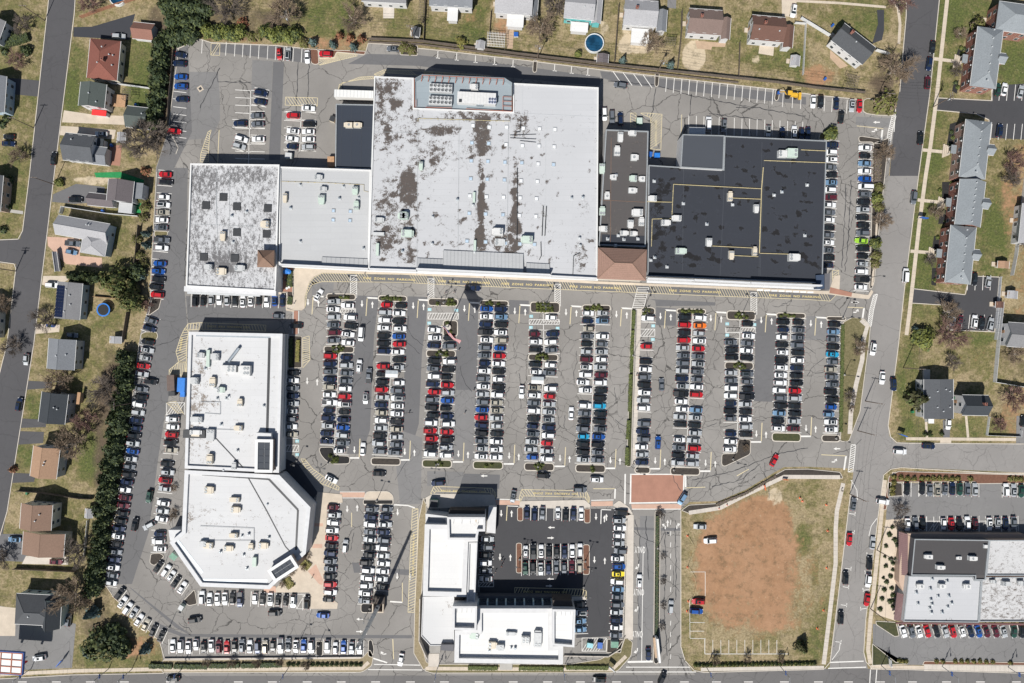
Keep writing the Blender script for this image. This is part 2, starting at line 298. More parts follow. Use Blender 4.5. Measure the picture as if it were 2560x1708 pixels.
vx[:, 0] = -1500; vx[:, -1] = 1500; vy[0, :] = -1500; vy[-1, :] = 1500
ny, nx = gx.shape; idx = np.arange(ny * nx).reshape(ny, nx)
fc = np.stack([idx[:-1, :-1], idx[:-1, 1:], idx[1:, 1:], idx[1:, :-1]], -1).reshape(-1, 4)
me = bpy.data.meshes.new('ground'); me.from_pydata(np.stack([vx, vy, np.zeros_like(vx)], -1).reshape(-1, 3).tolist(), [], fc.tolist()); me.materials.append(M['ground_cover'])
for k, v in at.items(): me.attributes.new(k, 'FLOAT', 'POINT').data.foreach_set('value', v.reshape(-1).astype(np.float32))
st(ob('ground', me), 'grass, bare soil and leaf litter ground around the streets')
def sheet(name, pts, z, mat, parent=None, label=None):
    b = MB(); b.face([(x, y, z) for x, y in ccw(WP(pts))]); o = b.build(name, M[mat], parent)
    if not parent: st(o, label)
    return o
LOT = P('443,123 500,97 528,106 691,113 775,122 915,128 921,107 1045,120 1095,126 1295,149 1520,177 1938,224 2040,238 2158,250 2200,288 2238,288 2222,440 2201,588 2192,700 2176,860 2152,1036 2135,1105 2134,1172 2020,1167 1960,1168 1938,1180 1865,1224 1797,1253 1724,1255 1702,1274 1702,1616 1713,1652 1738,1688 415,1690 400,1604 281,1490 265,1464 297,1280 348,857 351,835 365,790 376,745 390,420 421,323')
lot = sheet('parking_lot', LOT, .02, 'asphalt_old', None, 'weathered grey asphalt car park of the shopping centre')
st(lot)
streetL = sheet('street', P('121,-300 192,-300 188,0 137,420 84,860 17,1280 -60,1700 -120,1700 -3,940 17,860 39,672 40,660 -60,655 -60,600 50,598 56,577 73,440 121,0'), .012, 'asphalt_street', None, 'residential asphalt street along the houses')
streetR = sheet('street', P('2268,-300 2355,-300 2350,0 2323,236 2295,440 2224,440 2238,267 2248,230 2256,132 2264,42'), .012, 'asphalt_street', None, 'dark stretch of asphalt street beside the brick flats')
sheet('street', P('2222,440 2295,440 2273,616 2259,729 2245,860 2220,1064 2223,1090 2240,1108 2273,1109 2700,1112 2700,1188 2250,1168 2225,1172 2208,1186 2194,1290 2163,1549 2158,1630 2175,1690 2070,1690 2076,1655 2096,1493 2121,1282 2133,1185 2135,1105 2152,1036 2176,860 2192,700 2201,588'), .013, 'asphalt_street_pale', None, 'pale asphalt street past the dirt field')
roadB = sheet('road', P('-300,1697 0,1697 182,1686 520,1682 893,1682 1060,1676 1540,1681 1750,1680 2068,1672 2175,1672 2700,1684 2700,1990 -300,1990'), .016, 'asphalt_road', None, 'main asphalt road along the bottom of the site')
# repaved or worn areas of the lot; left aisle tone also paints in vignetting
PATCH = [('asphalt_mid', '455,180 545,180 549,235 550,300 530,345 470,350'), ('asphalt_patch', '683,155 710,155 700,400 672,400'), ('asphalt_mid', '631,150 682,153 678,245 628,242'),
 ('asphalt_patch', '528,110 690,116 770,125 767,158 690,148 528,128'), ('asphalt_patch', '918,135 1045,138 1300,165 1500,193 1500,215 1280,195 1045,165 870,160'), ('asphalt_patch', '1500,178 1938,232 2015,243 2015,262 1900,250 1640,218 1560,212 1505,195'), ('asphalt_mid', '2140,292 2230,295 2225,320 2140,312'),
 ('asphalt_patch', '871,738 948,741 935,842 925,1075 905,1135 868,1135 880,900'), ('asphalt_patch', '1020,741 1068,743 1066,800 1055,880 1050,1000 1047,1060 1020,1150 1003,1150 1012,900'), ('asphalt_mid', '1000,1075 1055,1095 1052,1260 1000,1262 990,1160'), ('asphalt_patch', '1147,746 1196,748 1192,975 1186,1080 1138,1082 1140,900'), ('asphalt_mid', '1138,975 1188,975 1184,1150 1132,1148'), ('asphalt_patch', '1273,750 1322,752 1322,785 1273,786'), ('asphalt_patch', '1623,748 1788,756 1788,764 1640,766 1638,752'), ('asphalt_patch', '1640,768 1690,772 1690,815 1640,813'), ('asphalt_patch', '1886,800 1940,790 1950,900 1932,1005 1880,1003 1888,900'), ('asphalt_mid', '2016,790 2066,792 2066,850 2014,850'),
 ('asphalt_mid', '1068,1178 1160,1180 1150,1220 1068,1215'), ('asphalt_patch', '1160,1184 1250,1187 1248,1222 1148,1219'), ('asphalt_mid', '780,705 834,708 833,738 780,740'), ('asphalt_dark', '1235,1262 1300,1262 1460,1272 1545,1272 1560,1300 1555,1400 1545,1590 1440,1595 1450,1490 1200,1485 1195,1340 1238,1330'), ('asphalt_patch', '880,1406 930,1412 945,1420 1040,1425 1040,1440 945,1432 885,1432'), ('asphalt_patch', '400,1560 460,1585 700,1587 1030,1588 1030,1596 700,1595 455,1592 395,1570'), ('asphalt_patch', '1585,1318 1635,1320 1635,1326 1585,1325'), ('asphalt_patch', '1651,1320 1701,1320 1701,1327 1651,1327'), ('asphalt_lane', '440,120 470,110 480,330 436,420 470,420 462,735 470,840 440,905 412,1040 395,1150 372,1330 330,1460 268,1462 300,1280 350,857 366,790 378,745 392,420 424,323'), ('asphalt_lane', '806,703 1134,712 1500,727 2020,748 2075,752 2090,737 1500,708 1000,687 806,684 784,696 773,712 765,742 764,768 770,735 782,713'), ('asphalt_lane', '465,740 715,760 715,800 470,806'), ('asphalt_mid', '1600,1290 1634,1290 1632,1650 1592,1650'), ('asphalt_patch', '320,1466 330,1472 480,1590 440,1570')]
for i, (mt, s) in enumerate(PATCH): sheet('asphalt_patch', P(s), .024 + .0007 * (i % 7), mt, lot)
CRACKM = MB()
def crack(pts, w=.16, z=.031):
    q = [Vector(W(*p)[:2]) for p in pts]; out = []
    for i in range(len(q) - 1):
        a, b = q[i], q[i + 1]; n = max(2, int((b - a).length / 1.2)); pr = Vector((-(b - a).y, (b - a).x)).normalized()
        for k in range(n): out.append(a.lerp(b, k / n) + pr * random.gauss(0, .16))
    out.append(q[-1])
    for a, b in zip(out, out[1:]):
        d = b - a
        if d.length < 1e-4: continue
        pr = Vector((-d.y, d.x)).normalized() * w * random.uniform(.3, .65)
        CRACKM.face([(*(a - pr), z), (*(b - pr), z), (*(b + pr), z), (*(a + pr), z)])
for _ in range(150):
    x, y = random.uniform(420, 2150), random.uniform(700, 1640)
    if 450 < x < 790 and y > 800: continue
    if 1000 < x < 1460 and y > 1260: continue
    if x > 1700 and y > 1200: continue
    a = random.choice([0, 90, 90, random.uniform(0, 180)]); L = random.uniform(25, 95)
    p = [(x, y)]
    for k in range(3): a += random.gauss(0, 18); p.append((p[-1][0] + L / 3 * math.cos(R(a)), p[-1][1] + L / 3 * math.sin(R(a))))
    crack(p, .17)
for s in ('1520,203 1640,212 1730,240 1840,262 2015,290', '1772,285 1830,290 1905,300', '1840,268 1875,272', '1640,215 1628,300', '1727,235 1724,290', '500,270 550,170', '545,180 545,205 628,206', '745,155 740,290', '772,160 768,265', '2115,462 2112,540 2105,670', '2128,450 2120,600 2112,680', '480,850 470,960 430,1150', '470,540 462,700', '1586,1300 1600,1340 1594,1460 1600,1600', '1613,1290 1622,1450', '1660,1290 1664,1400 1660,1520 1668,1640', '1688,1300 1690,1400 1689,1500', '1730,1200 1830,1180 1960,1130 2020,1120', '1780,1215 1850,1200 1900,1160'): crack(P(s), .26)
# ---------------------------------------------------------------- painted markings
PW, PY_, PP = MB(), MB(), MB()
ZP = .036
def stripe(b, a, c, w, z=ZP):
    a, c = Vector(W(*a)[:2]), Vector(W(*c)[:2]); d = c - a
    if d.length < .01: return
    n = Vector((-d.y, d.x)).normalized() * w / 2
    b.face([(*(a - n), z), (*(c - n), z), (*(c + n), z), (*(a + n), z)])
def pline(b, pts, w=.2, closed=False, z=ZP):
    pts = list(pts) + ([pts[0]] if closed else [])
    for a, c in zip(pts, pts[1:]): stripe(b, a, c, w, z)
def along(pts, n):
    q = [Vector(p) for p in pts]; L = [0]
    for a, b in zip(q, q[1:]): L.append(L[-1] + (b - a).length)
    out = []
    for k in range(n + 1):
        s = L[-1] * k / n; i = max(0, min(len(q) - 2, sum(1 for x in L[1:-1] if x <= s)))
        out.append(q[i].lerp(q[i + 1], (s - L[i]) / max(1e-6, L[i + 1] - L[i])))
    return out, L[-1]
def hatch(b, lo, hi, step=7, lean=1, w=.2, border=True, skip=()):
    _, L = along(lo, 2); n = max(2, int(L / step)); A, _ = along(lo, n); B, _ = along(hi, n)
    sh = lean * max(1, round((A[n // 2] - B[n // 2]).length / step * .6)) if lean else 0
    for k in range(n + 1):
        j = k + sh
        if 0 <= j <= n and not any(s0 <= (A[k].x + B[j].x) / 2 <= s1 for s0, s1 in skip): stripe(b, A[k], B[j], w)
    if border: pline(b, [tuple(p) for p in lo], w, z=ZP + .003); pline(b, [tuple(p) for p in hi], w, z=ZP + .003); stripe(b, lo[0], hi[0], w, ZP + .003); stripe(b, lo[-1], hi[-1], w, ZP + .003)
def arrow(x, y, ang, L=17, b=None, turn=0):
    b = b or PW; c, s = math.cos(R(ang)), math.sin(R(ang))
    q = lambda u, v: W(x + u * c - v * s, y + u * s + v * c)[:2]
    f = lambda pts: b.face([(*p, ZP) for p in ccw([q(*p) for p in pts])])
    if not turn:
        f([(-L / 2, -1.3), (L * .05, -1.3), (L * .05, 1.3), (-L / 2, 1.3)]); f([(L * .05, -3.6), (L / 2, 0), (L * .05, 3.6)])
    else:
        t_ = turn
        f([(-L / 2, -1.3), (0, -1.3), (0, 1.3), (-L / 2, 1.3)]); f([(0, -1.3), (4, 2.2 * t_), (1.5, 4 * t_), (-1.5, 1.3 * t_)]); f([(-2.5, 4.2 * t_), (6, 1.5 * t_), (4.5, 8.5 * t_)])
TEXTS = {}
def text(s, x, y, size, rot, mat, sx=1.0):
    k = (s,)
    if k not in TEXTS:
        c = bpy.data.curves.new('lettering', 'FONT'); c.body = s; c.align_x = 'CENTER'; c.align_y = 'CENTER'; c.size = 1; c.space_character = 1.15; c.space_word = 1.6; c.offset = .012
        o = bpy.data.objects.new('lettering', c); COL.objects.link(o); bpy.context.view_layer.update()
        TEXTS[k] = bpy.data.meshes.new_from_object(o.evaluated_get(bpy.context.evaluated_depsgraph_get())); bpy.data.objects.remove(o)
    me = TEXTS[k].copy(); me.materials.clear(); me.materials.append(M[mat])
    o = ob('painted_lettering', me, lot, W(x, y, 0.042), R(-rot)); o.scale = (size / S * 1.4 * sx, size / S * 1.4, 1); return o
# yellow fire lane along the shop front
LO = P('763,770 768,733 780,712 806,704 1000,706 1134,713 1500,728 1780,740 2020,749 2075,753'); HI = P('763,742 772,710 784,694 806,683 1000,686 1134,692 1500,707 1780,719 2020,733 2092,736')
FL = [((922, 1028), 'FIRE ZONE NO PARKING', 973, 698), ((1112, 1208), 'FIRE ZONE NO PARKING', 1160, 705.5), ((1270, 1366), 'FIRE ZONE NO PARKING', 1318, 712), ((1440, 1538), 'FIRE ZONE NO PARKING', 1489, 719), ((1684, 1790), 'FIRE ZONE NO PARKING', 1737, 729), ((1924, 2050), 'FIRE ZONE NO PARKING', 1987, 741)]
XW = [(876, 892), (1070, 1085), (1387, 1401), (1594, 1622), (1877, 1892)]
hatch(PY_, LO, HI, 6.4, -2, .15, True, [f[0] for f in FL] + XW)
for _, s, x, y in FL: text(s, x, y, 5.2, 2.2, 'paint_yellow', 1.35)
for x0, x1 in XW:
    y0 = 683 + (x0 - 806) * .0425; lean = -14 if x0 == 1594 else 0
    hatch(PW, [(x0 + lean, y0 + 58), (x0, y0 + 3)], [(x1 + lean, y0 + 58), (x1, y0 + 3)], 5.5, 0 if lean else 1, .17)
for s, x, y, rot, sz in (('NO PARKING FIRE ZONE', 1157, 1228, 181.5, 4.8), ('NO PARKING FIRE ZONE', 1388, 1234, 181, 4.8), ('NO PARKING FIRE ZONE', 1363, 1480, 181, 4.8), ('NO PARKING FIRE ZONE', 570, 817, 181.5, 4.6), ('NO PARKING FIRE ZONE', 1112, 186, 184, 4.6)): text(s, x, y, sz, rot, 'paint_yellow', 1.25)
text('NO PARKING FIRE ZONE', 1033, 1388, 4.6, 91, 'paint_yellow', 1.25); text('LOADING ZONE', 1640, 333, 5, -89, 'paint_yellow_pale', 1.1); text('PARKING', 452, 862, 5, 98, 'paint_yellow')
for y in (1374, 1480, 1585): text('ONLY', 1597 + (1480 - y) * .03, y, 16, 181, 'paint_white', .40)
hatch(PY_, P('1077,1232 1085,1216 1230,1221 1240,1234'), P('1078,1243 1090,1228 1225,1232 1238,1244'), 7, 1, .2, True, [(1105, 1212)])
hatch(PY_, P('1298,1244 1304,1224 1465,1227 1474,1245'), P('1300,1256 1308,1240 1462,1243 1472,1258'), 7, 1, .2, True, [(1338, 1440)])
hatch(PY_, P('1286,1486 1460,1490 1466,1498'), P('1287,1469 1455,1473 1466,1478'), 7, 1, .2, True, [(1318, 1408)])
hatch(PY_, P('1031,1272 1025,1400 1020,1531'), P('1045,1272 1042,1400 1036,1531'), 7, -1, .2, True, [])
hatch(PY_, P('470,810 500,807 665,813'), P('460,826 500,823 664,828'), 7, 1, .2, True, [(530, 608)])
hatch(PY_, P('447,905 440,880 452,842 462,820'), P('466,905 466,880 468,850 472,830'), 6.5, 1, .2)
hatch(PY_, P('423,925 447,905 466,906 466,940'), P('423,950 430,935 448,936 466,950'), 5, 1, .2)
hatch(PY_, P('416,1007 448,1036'), P('440,1004 460,1036'), 6, 0, .17)
hatch(PY_, P('757,845 757,920'), P('773,840 775,900'), 5.5, 1, .18); hatch(PY_, P('752,1147 770,1180 800,1208 846,1226'), P('762,1148 782,1172 812,1194 848,1218'), 7, 0, .18)
hatch(PY_, P('527,138 549,139'), P('528,109 550,110'), 5, 1, .16)
hatch(PY_, P('713,263 793,266'), P('714,243 794,245'), 7, -1, .18); hatch(PY_, P('775,145 800,163 893,140'), P('836,146 842,131 893,136'), 6, 0, .18)
hatch(PY_, P('846,225 848,212 900,193 935,191'), P('850,223 856,207 902,199 935,197'), 5.5, 1, .17); hatch(PY_, P('935,186 960,175 1040,177 1225,190'), P('945,192 962,182 1042,188 1230,200'), 7, 1, .18, True, [(1035, 1190)])
hatch(PY_, P('501,405 502,385 520,330 528,325'), P('521,405 521,385 524,340 528,327'), 5.5, 0, .18)
hatch(PY_, P('1576,283 1576,318'), P('1590,283 1590,318'), 6, 1, .15); hatch(PY_, P('1625,372 1627,295 1600,283'), P('1652,375 1655,286 1620,283'), 6, 1, .18)
hatch(PY_, P('2081,715 2081,676'), P('2096,718 2097,676'), 5.5, 1, .18); hatch(PY_, P('1990,222 2002,220'), P('1991,223 2003,221'), 6, 0, .1)
# crosswalk ladders by the right street, hatched bays
for a, b_ in (('2214,372 2220,330 2230,290', '2224,372 2230,330 2240,290'), ('2168,822 2174,775 2184,738', '2178,815 2184,775 2194,735'), ('2120,1180 2124,1150 2128,1112', '2132,1180 2136,1150 2139,1112')): hatch(PW, P(a), P(b_), 5.5, 1, .22)
for x0, y0, x1, y1 in ((1070, 783, 1146, 798), (1323, 799, 1398, 811), (1601, 823, 1637, 841), (1814, 819, 1850, 832), (1852, 819, 1888, 832), (852, 772, 889, 786), (710, 1113, 747, 1129), (742, 1486, 762, 1522), (1196, 1450, 1234, 1467), (2317, 1303, 2352, 1335), (2448, 1303, 2464, 1335), (1455, 1595, 1516, 1628), (416, 1007, 462, 1036), (1815, 819, 1850, 831)): hatch(PW, [(x0, y1), (x1, y1)], [(x0, y0), (x1, y0)], 6.5, 1, .18)
for x, y in ((1074, 774), (1141, 776), (1073, 808), (1328, 791), (1327, 819), (1394, 821), (1633, 815), (1632, 849), (1818, 810), (1818, 838), (1886, 812), (743, 1103), (743, 1137)):
    for bb, r in ((PP, 3.6),): bb.face([(*p, ZP) for p in ccw(WP([(x - r - .8, y - r), (x + r + .8, y - r), (x + r + .8, y + r), (x - r - .8, y + r)]))])
    pline(PW, [(x - 1, y - 2.4), (x - .6, y + .6), (x + 1.6, y + .8), (x + 2.2, y + 2.2)], .13, z=ZP + .004); pline(PW, [(x + 2.2 * math.cos(a), y + .9 + 1.8 * math.sin(a)) for a in np.linspace(.3, 4.2, 7)], .11, z=ZP + .004)
# aisle stop bars, centre lines and arrows
TOPB = [(783, 740, 1), (918, 744, 0), (1046, 749, 0), (1174, 756, 0), (1300, 762, 0), (1428, 765, 0), (1554, 770, 0), (1664, 775, 0), (1790, 780, 0), (1916, 785, 0), (2040, 793, 0)]
for x, y, _ in TOPB:
    stripe(PW, (x - 1, y + .5), (x + 26, y + 2), .55); stripe(PY_, (x, y), (x - 3, y + 46), .28); arrow(x + 13, y + 18, -90); arrow(x - 13, y + 16, 90)
BOTB = [(898, 1145), (1024, 1150), (1158, 1155), (1285, 1160), (1412, 1166), (1538, 1171), (1650, 1172), (1776, 1178), (1903, 1105), (2027, 1091)]
for x, y in BOTB:
    stripe(PW, (x - 26, y), (x, y), .55); stripe(PY_, (x, y - 2), (x + 2, y - 48), .28); arrow(x - 12, y - 20, 90); arrow(x + 12, y - 18, -90)
for x, y, a in ((768, 953, 90), (793, 955, -90), (868, 1273, 90), (893, 1270, -90), (1210, 1190, 180), (1253, 1284, 90), (1279, 1284, -90), (1378, 1319, 180), (1377, 1345, 0), (1250, 1393, 90), (1276, 1394, -90), (1376, 1448, 180), (1373, 1465, 0), (1490, 1292, 90), (1516, 1293, -90), (1486, 1400, 90), (1512, 1402, -90), (1511, 1297, -90), (1025, 1442, -90), (899, 1548, 180), (899, 1579, 0), (994, 1281, 90), (993, 1441, 90), (2140, 756, 0), (2191, 306, 180), (2092, 1122, 180), (1669, 1308, -90), (2137, 756, 0)): arrow(x, y, a)
for x, y, a, tn in ((1596, 1418, 95, 1), (1594, 1524, 95, 1), (1593, 1628, 95, 1), (2187, 329, 0, -1), (2141, 781, 0, -1), (2087, 1155, 0, -1), (958, 1636, 170, 1), (1663, 1315, -90, -1), (1692, 1314, -90, 1)): arrow(x, y, a, 16, None, tn)
text('ONLY', 914, 1580, 9, -80, 'paint_white', .4)
# entry roads
pline(PW, P('1608,1366 1604,1652'), .22); pline(PY_, P('1710,1220 1763,1218'), .25); pline(PY_, P('1842,1190 1872,1173'), .25); stripe(PW, (1714, 1186), (1714, 1222), .55); pline(PY_, P('2053,1137 2115,1140'), .25); stripe(PW, (2115, 1140), (2110, 1175), .6); pline(PY_, P('2118,768 2160,770'), .25); stripe(PW, (2160, 770), (2156, 797), .6); stripe(PW, (2206, 325), (2203, 350), .6); pline(PY_, P('2142,315 2208,322'), .2); stripe(PW, (1569, 1655), (1632, 1654), .7)
for y in range(1300, 1640, 28): stripe(PW, (1677, y), (1676, y + 12), .2)
pline(PW, P('1565,1668 1725,1668'), .3); pline(PW, P('1540,1680 1740,1680'), .3); pline(PW, P('930,1645 968,1657'), .5); pline(PY_, P('982,1598 984,1648'), .3); pline(PW, P('935,1661 1050,1663'), .3); pline(PW, P('920,1674 1055,1675'), .3); pline(PW, P('1037,1270 1020,1264 985,1262'), .45); pline(PY_, P('1006,1457 1006,1505'), .25); stripe(PW, (975, 1504), (1006, 1506), .5)
pline(PY_, P('1483,1222 1538,1222'), .25); stripe(PW, (1538, 1222), (1537, 1247), .5); stripe(PY_, (1268, 1265), (1266, 1302), .3); stripe(PW, (1268, 1265), (1296, 1266), .3); stripe(PW, (1503, 1274), (1528, 1275), .3); stripe(PW, (1503, 1274), (1502, 1310), .3); pline(PY_, P('879,1282 879,1318'), .25)
for x0 in (-40, 45, 130, 215, 300, 415, 585, 670, 757, 842, 928, 1015, 1100, 1187, 1272, 1358, 1440, 1530, 1610, 1700, 1780, 1860, 1950, 2035, 2110, 2190, 2270, 2355, 2440, 2530): stripe(PW, (x0, 1705), (x0 + 22, 1705), .3)
pline(PW, P('545,1681 890,1681'), .2); pline(PW, P('2075,1656 2159,1653'), .4); pline(PW, P('2070,1671 2165,1668'), .35); pline(PW, P('2176,1674 2174,1710'), .3); pline(PW, P('2192,1674 2189,1710'), .3)
for x, y, d in ((2123, 1284, 1), (2121, 1330, 1), (2113, 1421, 1), (2107, 1467, 1), (2102, 1512, 1), (2088, 1604, 1), (2182, 1385, -1), (2177, 1430, -1), (2172, 1474, -1), (2166, 1521, -1)): stripe(PW, (x, y), (x + 15 * d, y + 2), .22); stripe(PW, (x + 15 * d, y - 4), (x + 14 * d, y + 6), .22)
pline(PW, P('2101,1604 2098,1625 2080,1650'), .22); pline(PW, P('2192,1296 2178,1315 2172,1340'), .22); pline(PW, P('2127,1200 2142,1225 2144,1250'), .22); pline(PW, P('2239,270 2235,330'), .25); pline(PW, P('2228,375 2222,400'), .2)
# small bays behind the shops
for x, y in ((1095, 128), (1142, 133), (1189, 139), (1237, 144), (1283, 150), (1387, 160), (1429, 166), (1470, 171)): stripe(PW, (x, y), (x - 1, y + 18), .24); stripe(PW, (x - 5, y + 17), (x + 5, y + 18), .24)
for i, x in enumerate(range(1667, 1940, 19)): stripe(PW, (x, 193 + i * 2.25), (x - 3, 230 + i * 2.25), .22)
for x in (1958, 1982, 2003, 2062, 2081, 2118): stripe(PW, (x, 234 + (x - 1958) * .1), (x - 2, 268 + (x - 1958) * .1), .2)
for x, y in ((1532, 178), (1558, 182), (1583, 184), (1608, 188)): stripe(PW, (x, y), (x + 22, y + 32), .24)
for x in range(1703, 2020, 19): stripe(PW, (x, 288 + (x - 1703) * .055), (x - 1, 340), .2)
for i, x in enumerate((506, 566, 588, 608, 627, 648, 670, 690, 711, 734, 755)): stripe(PW, (x, 100 + (x - 506) * .09), (x - 2, 134 + (x - 506) * .09), .2)
for y in (225, 244, 263, 282, 320, 341, 359, 378, 396): stripe(PW, (588, y), (628, y + 2), .2); stripe(PW, (628, y + 1), (662, y + 2), .2)
pline(PW, P('627,226 621,410'), .2)
for y in (280, 301, 320, 339, 357, 376): stripe(PW, (710, y), (750, y + 2), .2); stripe(PW, (753, y), (790, y + 3), .2)
pline(PW, P('754,262 749,378'), .2); pline(PY_, P('548,325 544,410'), .22)
for y in (228, 247, 267, 285, 303, 325, 342): stripe(PW, (433, y), (466, y + 4), .2)
pline(PY_, P('1704,287 1703,340'), .3)
# brick-look crossings and pads
sheet('crossing', P('1579,1187 1709,1187 1708,1256 1577,1257'), .03, 'paver_red', lot); pline(PW, P('1575,1186 1713,1186'), .4); pline(PW, P('1573,1258 1705,1256'), .5); pline(PW, P('1577,1188 1576,1256'), .5); pline(PW, P('1710,1188 1708,1256'), .5); pline(PW, P('1563,1185 1562,1262'), .5)
sheet('crossing', P('735,777 745,777 744,836 734,836'), .03, 'paver_red', lot); pline(PW, P('733,777 732,834'), .2); pline(PW, P('747,777 746,834'), .2)
sheet('crossing', P('850,1231 912,1231 912,1244 850,1243'), .03, 'paver_pink', lot); pline(PW, P('850,1230 912,1230'), .2); pline(PW, P('850,1245 912,1245'), .2)
sheet('crossing', P('1238,1250 1300,1252 1300,1263 1238,1262'), .03, 'paver_pink', lot); sheet('crossing', P('1478,1254 1532,1253 1532,1265 1478,1266'), .03, 'paver_pink', lot); sheet('crossing', P('1578,1261 1704,1260 1703,1272 1580,1272'), .029, 'paver_pink', lot); pline(PW, P('1580,1273 1702,1273'), .3)
pline(PW, P('1240,1248 1300,1250'), .3); pline(PW, P('1478,1251 1534,1250'), .3)
# ---------------------------------------------------------------- kerbs, verges, islands, pavements
def island(pts, mat='mulch', z=.15, kw=.2, r=1.2, name='kerb_island', label=None):
    o = ob(name, None); st(o, label); w = WP(pts); w = rounded(w, r) if r else ccw(w); inn = inset(w, kw)
    a = MB(); a.ring(w, inn, 0, z); a.build('kerb', M['kerb'], o); c = MB(); c.face([(x, y, z - .03) for x, y in inn]); c.build('planting_bed' if 'mulch' in mat or 'bed' in mat else 'verge', M[mat], o); return o
def rect(x0, y0, x1, y1, sl=0.0): return [(x0, y0), (x1, y0 + sl), (x1, y1 + sl), (x0, y1)]
ISL = [(816, 733, 890, 750), (945, 738, 1018, 754), (1070, 745, 1146, 765), (1107, 800, 1145, 841), (1199, 750, 1272, 765), (1325, 754, 1400, 782), (1455, 761, 1527, 777), (1602, 768, 1638, 788), (1691, 771, 1765, 785), (1816, 776, 1889, 800), (1940, 781, 2014, 796), (2065, 790, 2115, 802),
       (809, 864, 886, 882), (1065, 874, 1140, 893), (1320, 884, 1396, 902), (1811, 904, 1884, 924), (927, 1143, 1002, 1163), (1055, 1148, 1130, 1169), (1182, 1152, 1258, 1173), (1310, 1156, 1386, 1177), (1438, 1160, 1514, 1181), (1586, 1166, 1626, 1184), (1675, 1167, 1750, 1188), (1929, 1081, 2002, 1104), (2053, 1086, 2100, 1105)]
ISLN = ['at the top of the first double row', 'at the top of the second double row', 'at the top of the third double row', 'around the flagpole', 'at the top of the fourth double row', 'at the top of the fifth double row', 'at the top of the sixth double row', 'beside the clipped hedge divider top', 'at the top of the orange car double row', 'at the top of the second double row past the hedge', 'at the top of the third double row past the hedge', 'by the right street entry',
        'in the middle of the first double row', 'in the middle of the third double row', 'in the middle of the fifth double row', 'in the middle of the second row past the hedge', 'at the foot of the second double row', 'at the foot of the third double row', 'at the foot of the fourth double row', 'at the foot of the fifth double row', 'at the foot of the sixth double row', 'at the foot of the hedge divider', 'at the foot of the orange car double row', 'at the foot of the third double row past the hedge', 'at the foot of the right-hand single file']
for q, n in zip(ISL, ISLN): island(rect(*q, (q[2] - q[0]) * .02), 'grass_bed' if 'foot of the t' in n or 'foot of the fo' in n else 'mulch', r=1.3, kw=.32)
island(P('797,1118 834,1117 837,1138 875,1140 875,1160 834,1161 814,1152 800,1135'), 'mulch_dark', r=1.2); island(P('1804,1134 1842,1133 1844,1098 1877,1098 1876,1136 1811,1167 1803,1162'), 'mulch', r=1)
island(P('902,1508 935,1509 935,1532 902,1532'), 'mulch_dark'); island(P('921,1600 930,1598 936,1622 932,1645 920,1640'), 'mulch_dark', r=.8); island(P('790,1602 808,1602 807,1640 790,1640'), 'mulch_dark', r=.8)
island(P('911,1238 918,1228 972,1228 984,1240 984,1262 950,1260 908,1262'), 'concrete', r=1); island(rect(908, 1249, 983, 1261), 'mulch_dark', z=.2, r=.5)
island(P('377,1384 400,1382 412,1390 398,1405 386,1415 374,1408'), 'mulch', r=.8); island(P('487,1472 494,1510 472,1515 458,1502'), 'mulch', r=.8)
island(P('370,793 372,790 398,772 405,745 380,745'), 'mulch', r=.6); island(P('352,835 365,829 393,830 396,842 385,860 378,850 352,850'), 'grass_verge', r=.7); island(P('386,577 420,578 420,590 386,592'), 'grass_verge', r=.7)
island(P('775,122 796,124 798,160 788,163 777,158'), 'mulch_red', r=.8); island(P('796,124 915,128 912,138 842,131 836,145 798,146'), 'mulch_red', r=.5); island(P('1001,107 1045,115 1044,140 1000,138'), 'mulch', r=.5)
for q in ('1333,150 1344,151 1342,180 1335,183 1331,178', '1637,180 1649,182 1646,215 1640,219 1636,214', '1939,224 1950,226 1946,250 1940,254 1935,248'): island(P(q), 'mulch', r=.6)
island(P('2158,250 2170,245 2240,270 2234,290 2195,289 2166,285 2156,278'), 'grass_verge', r=.8); island(P('2145,345 2150,340 2205,348 2203,360 2183,360 2180,356 2148,356'), 'mulch', r=.7); island(P('2045,350 2050,331 2090,338 2092,350'), 'grass_verge', r=.8)
island(P('2183,358 2222,345 2212,440 2196,588 2186,705 2180,722 2173,722 2178,550'), 'mulch', r=.8, label='strip of bare mulch between the side bays and the street'); island(P('2106,806 2130,793 2160,796 2176,816 2172,860 2150,1030 2122,1104 2100,1104 2104,1000 2108,860'), 'grass_verge', r=.8)
island(P('1578,772 1589,772 1578,1166 1566,1168'), 'grass_bed', r=.5, label='narrow hedge bed dividing the car park'); 
island(P('716,670 735,668 732,732 738,760 734,770 718,766'), 'mulch', r=.6); island(P('722,838 756,840 755,920 720,921'), 'mulch', r=.6)
island(P('405,1650 905,1645 925,1622 934,1640 930,1665 905,1681 405,1682'), 'dry_grass', r=1.0); island(P('1058,1245 1066,1246 1066,1290 1054,1490 1053,1600 1066,1655 1078,1660 1059,1676 1034,1633 1036,1535 1046,1300'), 'dry_grass', r=.6); island(P('1060,1677 1078,1660 1420,1660 1500,1648 1540,1625 1562,1592 1582,1604 1578,1640 1545,1677 1528,1682 1080,1683'), 'grass_verge', r=.8); island(P('1562,1275 1584,1287 1582,1600 1561,1596 1566,1400'), 'concrete_pale', r=.4)
island(P('1058,1248 1082,1234 1236,1237 1240,1264 1070,1272'), 'concrete_pale', r=.8); island(P('1300,1253 1462,1250 1476,1262 1474,1273 1298,1269'), 'concrete_pale', r=.6); island(P('1531,1263 1548,1251 1572,1268 1583,1286 1563,1292 1552,1276'), 'concrete_pale', r=.6)
